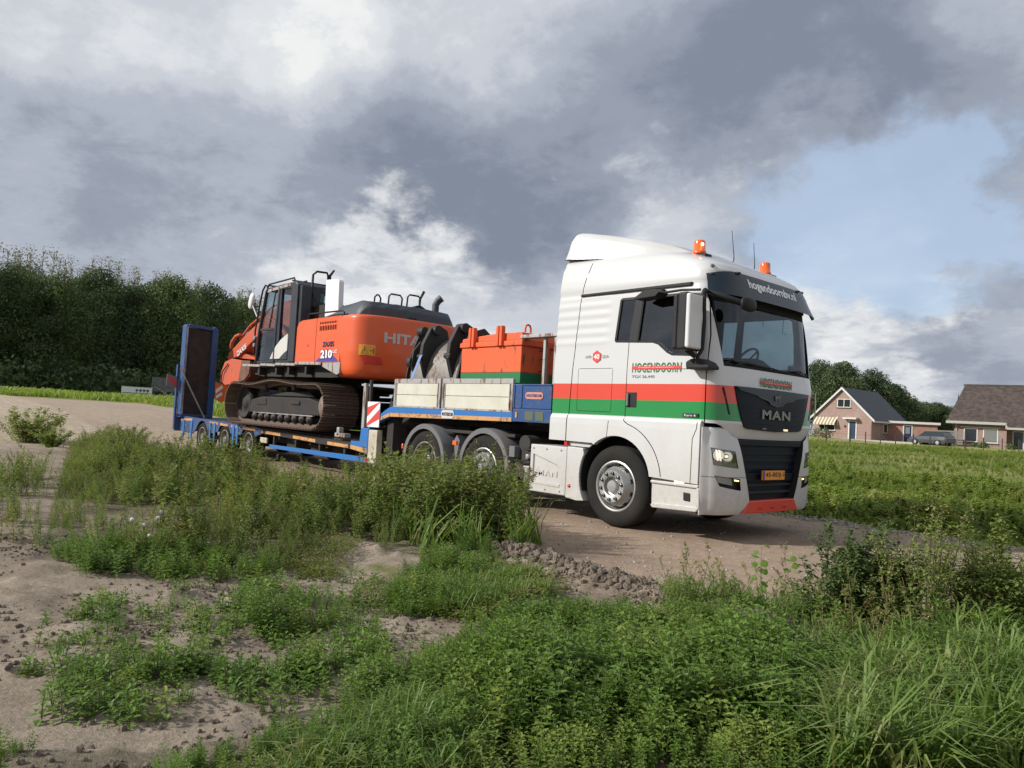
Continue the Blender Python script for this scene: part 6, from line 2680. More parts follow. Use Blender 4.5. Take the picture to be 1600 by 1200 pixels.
    add_text(g, 'HITACHI', (0, 0, 0), (0, 1, 0), (0, 0, 1), 1.42, .205, bold=.035, extr=.0, fn=lambda a, b, c: cwy(.42 + a, 2.625 + b, .006))
    build('lettering', g, mat('silver_print', (0.50, 0.47, 0.46), .35, .3), c_)

    def decal(y0, y1, z0, z1, off, m, nm, par, sk=0.0):
        g_ = MB()
        g_.grid(lambda u, v: cwy(y0 + (y1 - y0) * u + sk * (1 - v), z0 + (z1 - z0) * v, off), 8, 1, 0, False)
        return build(nm, g_, m, par)
    yl = decal(-.005, .262, 2.36, 2.56, .005, mat('warning_yellow', (0.80, 0.36, 0.04), .5), 'warning_sign', c_)
    g = MB()
    add_text(g, '!', (0, 0, 0), (0, 1, 0), (0, 0, 1), .012, .07, extr=0, fn=lambda a, b, c: cwy(.072 + a, 2.405 + b, .0085))
    T3 = [cwy(.03, 2.385, .0085), cwy(.128, 2.385, .0085), cwy(.079, 2.53, .0085)]
    g.tube(T3, .0045, 4, close=True)
    g.tube([cwy(.165, 2.45, .0085), cwy(.215, 2.45, .0085)], .006, 4)
    g.tube([cwy(.235, 2.39, .0085), cwy(.235, 2.50, .0085)], .009, 4)
    build('pictogram', g, M_txt_black, yl)
    decal(.02, .36, 2.20, 2.335, .004, mat('red_decal', (0.60, 0.03, 0.015), .45), 'red_band', c_, .07)
    # ---- engine hood / covers
    g = MB()

    def hood(u, v):
        y = .02 + 2.36 * u
        prof = [(-10.1, 3.10), (-9.7, 3.22), (-8.9, 3.42), (-8.30, 3.46), (-8.08, 3.43), (-7.99, 3.32), (-7.97, 3.05)]
        k = v * (len(prof) - 1)
        i = min(int(k), len(prof) - 2)
        t = k - i
        x = prof[i][0] * (1 - t) + prof[i + 1][0] * t
        z = prof[i][1] * (1 - t) + prof[i + 1][1] * t
        e = min(1, min(u, 1 - u) / .10)
        z = 3.08 + (z - 3.08) * math.sin(e * math.pi / 2) ** .7
        x = x - (1 - e) * .10 + .16 * math.sin(math.pi * u)
        z += .010 * math.sin(y * 17 + v * 9) * math.sin(v * 14)
        return Vector((x, y, z))
    g.grid(hood, 60, 36, 0, True, flip=True)
    hd = build('engine_hood', g, M_tarp, root)
    g = MB()
    g.prism([(1.02, 3.15), (1.05, 3.20), (1.20, 3.20), (1.26, 3.15)], 'x', -7.95, -7.80)
    build('hood_latch', g, M_black, hd, bevel=.008)
    g = MB()
    g.tube([(-8.3, 2.02, 3.30), (-8.3, 2.02, 3.62), (-8.26, 2.05, 3.71), (-8.20, 2.09, 3.77)], [.075, .075, .078, .082], 16)
    build('exhaust_pipe', g, M_tarp, root)
    # hand rails on the hood
    for (ya, yb, x, zt) in ((.62, .78, -8.5, 3.66), (.86, 1.20, -8.35, 3.70), (1.28, 1.62, -8.3, 3.74)):
        g = MB()
        g.tube([(x, ya, 3.32), (x, ya + .02, zt - .05), (x, ya + .07, zt), (x, yb - .05, zt), (x, yb, zt - .06), (x, yb - .02, 3.32)], .018, 8)
        build('hand_rail', g, M_black, hd)
    g = MB()
    g.tube([(-8.3, 1.62, 3.36), (-8.3, 1.60, 3.66), (-8.3, 1.70, 3.86)], [.02, .022, .03], 6)
    g.prism([(1.42, 3.50), (1.60, 3.56), (1.80, 3.47), (1.62, 3.42)], 'x', -8.33, -8.27)
    g.tube([(-8.3, 1.36, 3.36), (-8.3, 1.46, 3.5)], .010, 6)
    build('rear_camera', g, M_under, hd)
    g = MB()
    g.tube([(-9.95, -.04, 3.10), (-9.95, -.04, 3.24), (-9.90, -.04, 3.26), (-8.55, -.04, 3.24), (-8.48, -.04, 3.20), (-8.48, -.04, 3.12)], .018, 8)
    build('hand_rail', g, M_black, root)
    # white tank behind cab
    g = MB()
    g.prism([(-9.50, 3.13), (-9.54, 3.95), (-9.50, 3.97), (-9.02, 3.93), (-8.98, 3.89), (-8.94, 3.13)], 'y', .08, .20)
    build('white_tank', g, mat('tank_white', (0.74, 0.74, 0.76), .5), root, bevel=.02)
    # ---- cab
    ca = thing_part('cab', root, (-11.3, .4, 2.3))
    yN, yF = -.10, .92
    prof = [(-12.27, 2.26), (-12.22, 3.02), (-11.96, 3.90), (-11.88, 3.985), (-10.50, 3.99), (-10.39, 3.92), (-10.38, 2.26)]
    # posts and frames from bars
    def bar(pts, r, m=M_cabdark, nm='cab_frame'):
        g_ = MB()
        g_.tube(pts, r, 6)
        return build(nm, g_, m, ca)
    g = MB()
    for y in (yN, yF):
        g.tube([(-12.27, y, 2.26), (-12.20, y, 3.02), (-11.95, y, 3.90), (-11.86, y, 3.96)], .042, 6)
        g.tube([(-11.30, y, 2.26), (-11.30, y, 3.03), (-11.24, y, 3.93)], .055, 6)
    g.box(-11.33, -11.14, yN - .02, yN + .05, 2.26, 3.93)
    g.box(-10.66, -10.37, yN - .022, yN + .05, 2.26, 3.93)
    g.box(-10.66, -10.37, yF - .05, yF + .022, 2.26, 3.93)
    g.box(-12.25, -10.4, yN - .01, yN + .04, 2.26, 2.31)
    g.box(-12.24, -11.3, yN - .012, yN + .03, 3.0, 3.05)
    g.box(-12.27, -10.38, yN, yF, 2.24, 2.28)
    build('cab_frame', g, M_cabdark, ca, bevel=.006)
    g = MB()
    g.prism([(-11.95, 3.90), (-11.88, 3.985), (-10.50, 4.01), (-10.37, 3.93), (-10.37, 3.85)], 'y', yN - .02, yF + .02)
    build('cab_roof', g, M_cabdark, ca, bevel=.03)
    g = MB()
    g.prism([(-11.86, 3.87), (-11.80, 3.935), (-10.72, 3.975), (-10.70, 3.92)], 'y', yN - .032, yN - .02)
    build('roof_trim', g, M_galv, ca)
    # rear wall of the cab with its small window
    g = MB()
    g.box(-10.40, -10.36, yN, yF, 2.26, 3.60)
    g.box(-10.40, -10.36, yN, .42, 3.60, 3.92)
    g.box(-10.40, -10.36, .66, yF, 3.60, 3.92)
    g.box(-10.40, -10.36, .42, .66, 3.82, 3.92)
    g.box(-10.36, -10.25, yN + .02, .15, 3.0, 3.9)
    build('rear_wall', g, M_cabdark, ca, bevel=.01)
    g = MB()
    g.box(-10.39, -10.38, .42, .66, 3.60, 3.82)
    build('rear_window', g, M_glass, ca)
    g = MB()
    g.box(-10.37, -9.85, .25, .92, 3.14, 3.50)
    g.tube([(-10.3, .2, 3.5), (-10.1, .5, 3.45), (-10.0, .8, 3.55)], .03, 6)
    g.tube([(-10.35, .15, 3.9), (-10.2, .3, 3.5), (-10.1, .45, 3.2)], .025, 6)
    build('cab_rear_gear', g, M_under, ca, bevel=.01)
    # glass
    g = MB()
    y = yN + .015
    g.add([(-12.19, y, 3.05), (-11.33, y, 3.05), (-11.27, y, 3.89), (-11.93, y, 3.88)], [(0, 1, 2, 3)])
    build('side_window', g, M_cabglass, ca)
    g = MB()
    g.add([(-12.22, y, 2.32), (-11.33, y, 2.32), (-11.33, y, 3.0), (-12.18, y, 3.0)], [(0, 1, 2, 3)])
    build('side_window', g, M_cabglass, ca)
    g = MB()
    g.add([(-11.13, y, 2.32), (-10.67, y, 2.32), (-10.67, y, 3.9), (-11.10, y, 3.9)], [(0, 1, 2, 3)])
    build('side_window', g, M_cabglass, ca)
    g = MB()
    g.tube([(-11.72, y - .01, 3.05), (-11.50, y - .01, 3.88)], .014, 5)
    build('window_bar', g, M_cabdark, ca)
    g = MB()
    yy = yF - .01
    g.add([(-12.19, yy, 2.32), (-10.67, yy, 2.32), (-10.67, yy, 3.9), (-11.93, yy, 3.88)], [(0, 1, 2, 3)])
    build('far_window', g, M_cabglass, ca)
    g = MB()
    g.add([(-12.25, yN, 2.3), (-12.25, yF, 2.3), (-12.20, yF, 3.02), (-11.95, yF, 3.9), (-11.95, yN, 3.9), (-12.20, yN, 3.02)], [(0, 1, 2, 5), (5, 2, 3, 4)])
    build('front_window', g, M_cabglass, ca)
    # white swoosh panel on the door
    g = MB()
    top = [(-11.49, 2.335), (-11.38, 2.47), (-11.22, 2.62), (-11.0, 2.75), (-10.80, 2.83), (-10.66, 2.87), (-10.66, 2.50), (-10.82, 2.44), (-10.95, 2.37), (-11.02, 2.33)]
    g.prism(top, 'y', yN - .040, yN - .022)
    sw = build('door_panel', g, mat('pale_panel', (0.58, 0.57, 0.53), .5, dirt=.3, dirt_col=(.3, .27, .22)), ca, bevel=.006)
    g = MB()
    g.prism([(-11.02, 2.315), (-10.95, 2.365), (-10.82, 2.435), (-10.66, 2.495), (-10.66, 2.315)], 'y', yN - .035, yN - .022)
    build('lower_door', g, M_cabdark, ca)
    # inside: seat, driver's things
    g = MB()
    g.box(-11.35, -10.9, .2, .65, 2.35, 2.75)
    g.box(-11.0, -10.85, .2, .65, 2.7, 3.45)
    g.box(-12.0, -11.7, .3, .6, 2.3, 2.8)
    build('operator_seat', g, M_interior, ca, bevel=.04)
    g = MB()
    g.obox((-10.86, .02, 3.12), .10, .02, .55)
    g.obox((-11.48, .10, 2.72), .22, .02, .20, Matrix.Rotation(.3, 3, 'Y'))
    build('orange_jacket', g, M_or_worn, ca, bevel=.005)
    g = MB()
    g.obox((-11.72, .08, 2.72), .20, .02, .20, Matrix.Rotation(.3, 3, 'Y'))
    build('green_bag', g, mat('bag_green', (0.02, 0.30, 0.09), .5), ca, bevel=.005)
    # roof rails, mirror
    g = MB()
    g.tube([(-12.45, yN, 2.5), (-12.40, yN - .02, 3.0), (-12.30, yN, 3.6), (-12.18, yN, 3.95), (-12.05, yN, 4.06), (-11.95, yN, 4.03)], .020, 6)
    g.tube([(-11.95, yN, 3.98), (-11.85, yN, 4.06), (-10.62, yN, 4.09), (-10.55, yN, 4.0)], .020, 6)
    g.tube([(-11.90, yN + .3, 4.02), (-10.62, yN + .3, 4.07)], .016, 6)
    for xx in (-11.9, -10.7):
        g.tube([(xx, yN, 4.04), (xx, yF, 4.06)], .018, 6)
    g.tube([(-10.35, .20, 3.2), (-10.35, .20, 4.18), (-10.33, .28, 4.26), (-10.33, .52, 4.27), (-10.35, .56, 4.2), (-10.35, .58, 3.9)], .025, 6)
    g.tube([(-10.35, .60, 3.85), (-10.35, .60, 4.22), (-10.35, .70, 4.36)], [.03, .035, .02], 6)
    build('cab_rail', g, M_black, ca)
    g = MB()
    g.tube([(-12.40, yN, 3.35), (-12.6, yN - .03, 3.6)], .014, 5)
    bm = bmesh.new()
    bmesh.ops.create_icosphere(bm, subdivisions=3, radius=1)
    R3 = Matrix.Rotation(math.radians(22), 3, 'Y')
    c = Vector((-12.68, yN - .04, 3.74))
    g.add([c + R3 @ Vector((math.copysign(abs(v.co.x) ** .7, v.co.x) * .105, v.co.y * .05, math.copysign(abs(v.co.z) ** .7, v.co.z) * .20)) for v in bm.verts], [[v.index for v in f.verts] for f in bm.faces], 0, True)
    bm.free()
    build('mirror', g, mat('mirror_pale', (0.72, 0.73, 0.74), .25), ca)
    # hydraulics beside cab front
    g = MB()
    g.box(-12.55, -12.3, .1, .9, 2.2, 2.9)
    g.tube([(-12.5, 0, 2.3), (-12.45, .0, 2.6), (-12.3, .05, 2.7)], .03, 6)
    build('front_steps', g, M_under, root)
    for z in (2.85, 2.68):
        g = MB()
        g.cyl((-12.33, yN - .05, z), (-12.33, yN - .07, z), .045, 12)
        build('work_light', g, M_chrome, root)
    # ---- boom, from behind the cab down to the left, stick folded under
    g = MB()
    P = [(-10.6, 2.35), (-10.9, 2.95), (-12.2, 3.75), (-13.3, 3.95), (-14.2, 3.74), (-15.5, 3.27), (-16.70, 2.74), (-16.85, 2.60), (-16.70, 2.50), (-16.1, 2.62), (-14.8, 3.16), (-13.4, 3.36), (-12.4, 3.05), (-11.5, 2.35)]
    g.prism(P, 'y', 1.02, 1.44)
    bo = build('boom', g, M_or_worn, root, bevel=.02)
    g = MB()
    add_text(g, 'ZAXIS', (-16.1, 1.010, 2.60), Vector((.92, 0, .36)).normalized(), Vector((-.36, 0, .92)).normalized(), 0.62, .15, bold=.01, extr=.001)
    build('lettering', g, M_txt_white, bo)
    g = MB()
    g.tube([(-15.95, 1.0, 3.22), (-16.2, .98, 3.18), (-16.45, .98, 3.02), (-16.55, 1.0, 2.84)], .05, 6)
    g.tube([(-12.6, 1.1, 4.0), (-14.2, 1.1, 3.9), (-15.6, 1.1, 3.45), (-16.2, 1.1, 3.1)], .03, 6)
    build('boom_hose', g, M_or_worn, bo)
    g = MB()
    g.prism([(-16.95, 2.75), (-16.6, 2.85), (-14.6, 2.45), (-14.2, 2.15), (-14.5, 2.05), (-16.8, 2.35)], 'y', 1.10, 1.36)
    st = build('stick', g, M_or_worn, root, bevel=.02)
    g = MB()
    g.cyl((-12.0, .95, 2.45), (-13.4, .95, 3.3), .07, 14)
    g.cyl((-13.4, .95, 3.3), (-14.1, .95, 3.6), .045, 12)
    build('boom_cylinder', g, M_or_worn, root)
    # attached digging bucket, lying under the cab front
    g = MB()
    prf = [(-14.46, 2.44), (-14.9, 2.36), (-15.12, 2.08), (-15.05, 1.84), (-14.78, 1.76), (-14.2, 1.80), (-13.55, 1.86), (-13.28, 2.0), (-13.27, 2.33)]
    g.prism(prf, 'y', .20, .235)
    bk = build('dig_bucket', g, M_or_worn, root, bevel=.008)
    g = MB()
    g.prism(prf, 'y', 2.02, 2.055)
    build('bucket_side', g, M_or_worn, bk)
    g = MB()
    pin = [(-13.28, 2.32), (-13.28, 1.99), (-13.55, 1.85), (-14.2, 1.79), (-14.78, 1.75), (-15.06, 1.83), (-15.13, 2.08), (-14.91, 2.37), (-14.46, 2.45)]
    V = [(x, yy_, z) for yy_ in (.236, 2.02) for x, z in pin]
    n = len(pin)
    g.add(V, [(i, i + 1, n + i + 1, n + i) for i in range(n - 1)], 0, True)
    V2 = [(x + (.02 if i < 2 else 0), yy_, z + .02) for yy_ in (.236, 2.02) for i, (x, z) in enumerate(pin)]
    g.add(V2, [(n + i, n + i + 1, i + 1, i) for i in range(n - 1)], 0, True)
    build('bucket_shell', g, M_bucket_in, bk)
    g = MB()
    g.tube([(-15.0, .17, 1.8), (-14.9, .15, 2.1), (-14.6, .17, 2.3)], .02, 5)
    g.prism([(-13.9, 1.83), (-13.5, 1.9), (-13.27, 2.05), (-13.25, 2.36), (-13.75, 2.38)], 'y', .17, .198)
    build('wear_plate', g, M_bucket_in, bk)
    return root


def thing_part(name, parent, loc):
    o = bpy.data.objects.new(name, None)
    o.empty_display_size = .2
    COL.objects.link(o)
    o.parent = parent
    o.location = Vector(loc) - WLOC[parent.name]
    WLOC[o.name] = Vector(loc)
    return o


build_excavator()

# ------------------------------------------------------------------ loads on the trailer neck
def build_loads():
    M_steel = mat('bucket_pale_steel', (0.23, 0.22, 0.205), .5, .45, rust=.45, rust_col=(0.20, 0.13, 0.10), dirt=.3)
    M_bdark = mat('bucket_black', (0.016, 0.015, 0.016), .55, dirt=.35, dirt_col=(.06, .045, .035))
    root = thing('ditch_bucket', (-5.8, .65, 1.4), 'dark steel ditch bucket with two lifting ears standing behind the cream side boards', 'bucket')
    g = MB()
    cy, cz = .78, 1.86

    def shell(u, v):
        a = math.radians(100 + 130 * v)
        r = .62
        return Vector((-6.42 + 1.42 * u, cy + r * math.cos(a), cz + .80 * math.sin(a)))
    g.grid(lambda u, v: shell(u, v), 10, 18)
    g.grid(lambda u, v: shell(u, v) + Vector((0, .02, 0)), 10, 18, flip=True)
    sh = build('bucket_shell', g, M_steel, root)
    g = MB()
    g.cyl((-6.38, .36, 2.36), (-5.05, .36, 2.36), .055, 12)
    g.cyl((-6.38, .42, 2.18), (-5.05, .42, 2.18), .045, 12)
    build('torsion_tube', g, M_steel, root)
    # end plates
    for (x0, x1) in ((-6.44, -6.41), (-4.99, -4.945)):
        g = MB()
        g.prism([(.13, 1.42), (.10, 1.95), (.18, 2.35), (.32, 2.68), (.62, 2.78), (.86, 2.62), (.9, 1.42)], 'x', x0, x1)
        build('end_plate', g, M_bdark, root, bevel=.006)
    for (xa, w) in ((-6.36, .05), (-6.00, .085), (-5.24, .085)):
        g = MB()
        if w > .08:
            pr = [(.16, 1.92), (.05, 2.24), (.08, 2.50), (.22, 2.78), (.40, 2.86), (.58, 2.78), (.66, 2.50), (.46, 2.20)]
        else:
            pr = [(.20, 1.98), (.12, 2.15), (.16, 2.40), (.30, 2.58), (.50, 2.55), (.45, 2.2)]
        g.prism(pr, 'x', xa, xa + w)
        g.cyl((xa - .06, .34, 2.76), (xa + w + .06, .34, 2.76), .085, 14)
        ear = build('lifting_ear', g, M_bdark, root, bevel=.008)
        if w > .08:
            g = MB()
            g.obox((xa + w / 2, .10, 2.40), w * .8, .02, .07)
            build('red_mark', g, M_txt_red, ear)
            g = MB()
            g.cyl((xa + w + .02, .10, 2.28), (xa - .06, .10, 2.28), .05, 12)
            build('ear_pin', g, M_bdark, ear)
    g = MB()
    g.cyl((-6.45, .20, 2.20), (-6.33, .20, 2.20), .11, 16)
    build('hinge_boss', g, M_bdark, root, bevel=.01)
    # blue lashing strap over the bucket
    g = MB()
    g.add([(-5.93, .02, 2.30), (-5.86, .02, 2.30), (-6.06, -.005, 1.895), (-6.13, -.005, 1.895)], [(0, 3, 2, 1)])
    g.add([(-5.93, .025, 2.30), (-5.86, .025, 2.30), (-6.06, .0, 1.895), (-6.13, .0, 1.895)], [(0, 1, 2, 3)])
    o = build('lashing_strap', g, mat('strap_blue', (0.20, 0.30, 0.55), .7))
    meta(o, 'pale blue lashing strap running down from the ditch bucket to the side board', 'strap')
    # orange tool box
    M_ob = mat('box_orange', (0.76, 0.115, 0.030), .5, dirt=.25, dirt_col=(.3, .12, .07), rust=.22, rust_col=(0.18, 0.07, 0.05), streak=True)
    M_gb = mat('box_green', (0.01, 0.17, 0.055), .5, dirt=.25, dirt_col=(.06, .1, .06))
    root = thing('orange_tool_chest', (-4.2, 1.1, 1.4), 'orange steel chest with a green foot and hinged lid, behind the truck cab', 'chest')
    g = MB()
    g.box(-4.90, -3.475, .12, 2.1, 1.995, 2.395)
    bx = build('chest_body', g, M_ob, root, bevel=.010)
    g = MB()
    g.box(-4.90, -3.475, .12, 2.1, 1.395, 1.993)
    build('chest_foot', g, M_gb, root, bevel=.006)
    g = MB()
    g.box(-4.93, -3.445, .095, 2.12, 2.397, 2.475)
    g.prism([(-4.93, 2.476), (-4.90, 2.545), (-4.10, 2.60), (-3.50, 2.60), (-3.445, 2.476)], 'y', .13, 2.10)
    ld = build('lid', g, M_ob, root, bevel=.012)
    for x in (-4.63, -3.96):
        for dx in (-.045, .035):
            g = MB()
            g.prism([(x + dx, 2.40), (x + dx, 2.68), (x + dx + .012, 2.71), (x + dx + .045, 2.71), (x + dx + .055, 2.68), (x + dx + .055, 2.40)], 'y', .055, .13)
            build('hinge_plate', g, M_ob, ld, bevel=.006)
    g = MB()
    g.tube([(-3.46, .16 + .0, 2.60)] + [(-3.46 + .0, .16 + .055 * math.cos(a) + .055, 2.66 + .055 * math.sin(a)) for a in [math.pi, 2.3, 1.57, .8, 0]] + [(-3.46, .27, 2.60)], .016, 8)
    build('lifting_eye', g, M_ob, ld)
    g = MB()
    g.box(-3.474, -3.42, .55, .66, 1.85, 2.40)
    build('corner_post', g, M_ob, root, bevel=.008)
    for z in (2.02, 2.2, 2.33):
        g = MB()
        g.tube([(-3.40, .50, z), (-3.38, .46, z + .02), (-3.40, .42, z)], .010, 5)
        build('hook', g, M_bdark, root)


build_loads()


def build_chains():
    for (pts, lab) in (([(-8.55, .0, .72), (-8.75, .25, 1.0), (-9.0, .45, 1.25)], 'rusty lashing chain from the deck front to the near excavator track'),
                       ([(-13.9, .02, .84), (-13.75, .2, 1.05), (-13.55, .45, 1.3)], 'rusty lashing chain from the deck to the rear of the near excavator track')):
        P = [Vector(p) for p in pts]
        g = MB()
        n = 22
        for k in range(n):
            t = k / (n - 1) * (len(P) - 1)
            i = min(int(t), len(P) - 2)
            c = P[i].lerp(P[i + 1], t - i)
            d = (P[i + 1] - P[i]).normalized()
            q = d.to_track_quat('X', 'Z').to_matrix() @ Matrix.Rotation(math.pi / 2 * (k % 2), 3, 'X')
            g.tube([c + q @ Vector((.026 * math.cos(a), .014 * math.sin(a), 0)) for a in [j * math.pi / 3 for j in range(6)]], .006, 4, close=True)
        o = build('lashing_chain', g, M_track)
        meta(o, lab, 'chain')


build_chains()
# ------------------------------------------------------------------ wood on the left, trees behind the houses
M_tleaf = leaf_mat('wood_leaf', (0.048, 0.078, 0.036), (0.085, 0.122, 0.050), (0.13, 0.160, 0.068), 0.22, 0.75, .16)
M_tleaf2 = leaf_mat('wood_leaf_yellowish', (0.055, 0.088, 0.034), (0.105, 0.142, 0.048), (0.155, 0.180, 0.065), 0.22, 0.75, .2)
M_tpale = leaf_mat('pale_leaf', (0.17, 0.17, 0.11), (0.26, 0.25, 0.17), None, 0.2, .7)
M_bark = mat('bark', (0.085, 0.07, 0.055), 0.9, noise=.3, nscale=3)
M_bark_pale = mat('pale_bark', (0.36, 0.34, 0.30), 0.9, noise=.3, nscale=2)


def leaf_cards(mb, centre, rad, n, R, size, squash=(1, 1, 1), shell=.55, mi=0):
    for _ in range(n):
        v = Vector((R.gauss(0, 1), R.gauss(0, 1), R.gauss(0, 1))).normalized()
        r = shell + (1 - shell) * R.random() ** .6
        r *= 1 + .12 * math.sin(v.x * 5 + centre[0]) * math.sin(v.y * 6 + v.z * 4)
        p = Vector((centre[0] + v.x * rad * r * squash[0], centre[1] + v.y * rad * r * squash[1], centre[2] + v.z * rad * r * squash[2]))
        a = (v + Vector((R.gauss(0, .7), R.gauss(0, .7), R.gauss(0, .7)))).normalized()
        t = a.orthogonal().normalized()
        b = a.cross(t)
        ang = R.uniform(0, 6.28)
        t, b = t * math.cos(ang) + b * math.sin(ang), b * math.cos(ang) - t * math.sin(ang)
        s = size * R.uniform(.6, 1.3)
        mb.add([p - t * s * .6, p - b * s * .35, p + t * s * .6, p + b * s * .35], [(0, 1, 2, 3)], mi)


def tree_meshes(seed, H, Wd, n_lobes, per, size, low=.02, trunk_r=.22, gaps=0.0):
    R = random.Random(seed)
    tm = MB()
    top = Vector((R.uniform(-.5, .5), R.uniform(-.5, .5), H * .72))
    pts = [Vector((0, 0, -.5)), Vector((R.uniform(-.2, .2), R.uniform(-.2, .2), H * .25)), Vector((R.uniform(-.4, .4), R.uniform(-.4, .4), H * .5)), top]
    tm.tube(pts, [trunk_r, trunk_r * .8, trunk_r * .5, trunk_r * .2], 7)
    cm = MB()
    for k in range(n_lobes):
        zf = low + (1 - low) * ((k + .5) / n_lobes)
        z = H * (zf * .90 + .04)
        prof = max(.12, math.sin(min(1, (1 - zf) * 2.2) * math.pi / 2) ** .8)
        a = k * 2.4 + R.uniform(-.5, .5)
        rr = Wd * .5 * prof * R.uniform(.45, .80)
        c = Vector((math.cos(a) * rr, math.sin(a) * rr, z))
        lob = Wd * R.uniform(.17, .30) * (1.0 - .35 * zf)
        leaf_cards(cm, c, lob, per, R, size, (1, 1, .8), .5)
        j = min(2, int(zf * 3))
        base = pts[j].lerp(pts[j + 1], R.random())
        if base.z < z + 1:
            tm.tube([base, base.lerp(c, .6) + Vector((0, 0, .3)), c], [trunk_r * .35, trunk_r * .2, .03], 5)
    return tm, cm


def bare_tree(seed, H):
    R = random.Random(seed)
    tm = MB()
    cm = MB()
    for s in range(7):
        x, y = R.uniform(-2.2, 2.2), R.uniform(-1.6, 1.6)
        h = H * R.uniform(.82, 1.05)
        lx = R.uniform(-.8, .8)
        P = [Vector((x, y, 0)), Vector((x + lx * .4, y, h * .5)), Vector((x + lx, y + .2, h))]
        tm.tube(P, [.11, .07, .018], 5)
        for k in range(34):
            t = R.uniform(.45, 1)
            p = P[1].lerp(P[2], (t - .5) * 2) if t > .5 else P[0].lerp(P[1], t * 2)
            a = R.uniform(0, 6.28)
            ln = R.uniform(.5, 1.7) * (1.3 - t)
            q = p + Vector((math.cos(a) * ln * .55, math.sin(a) * ln * .55, ln * 1.1))
            tm.tube([p, q], [.035, .014], 3, caps=False)
            if R.random() < .9:
                leaf_cards(cm, q, .5, 9, R, .16)
    return tm, cm


def place_tree(kind, name, loc, rot, sc, protos, label, cat, group):
    tmesh, cmesh = protos[kind]
    r = thing(name, loc, label, cat, group)
    r.rotation_euler = (0, 0, rot)
    r.scale = sc
    for nm, me in (('trunk', tmesh), ('crown', cmesh)):
        o = bpy.data.objects.new(nm, me)
        COL.objects.link(o)
        o.parent = r
    return r


def as_mesh(nm, mb, m):
    me = bpy.data.meshes.new(nm)
    me.from_pydata(mb.v, [], mb.f)
    me.materials.append(m)
    me.polygons.foreach_set('use_smooth', mb.s)
    me.update()
    return me


def at_px(u, v, D):
    d = pixdir(u, v)
    h = math.hypot(d.x, d.y)
    return CAM + d / h * D


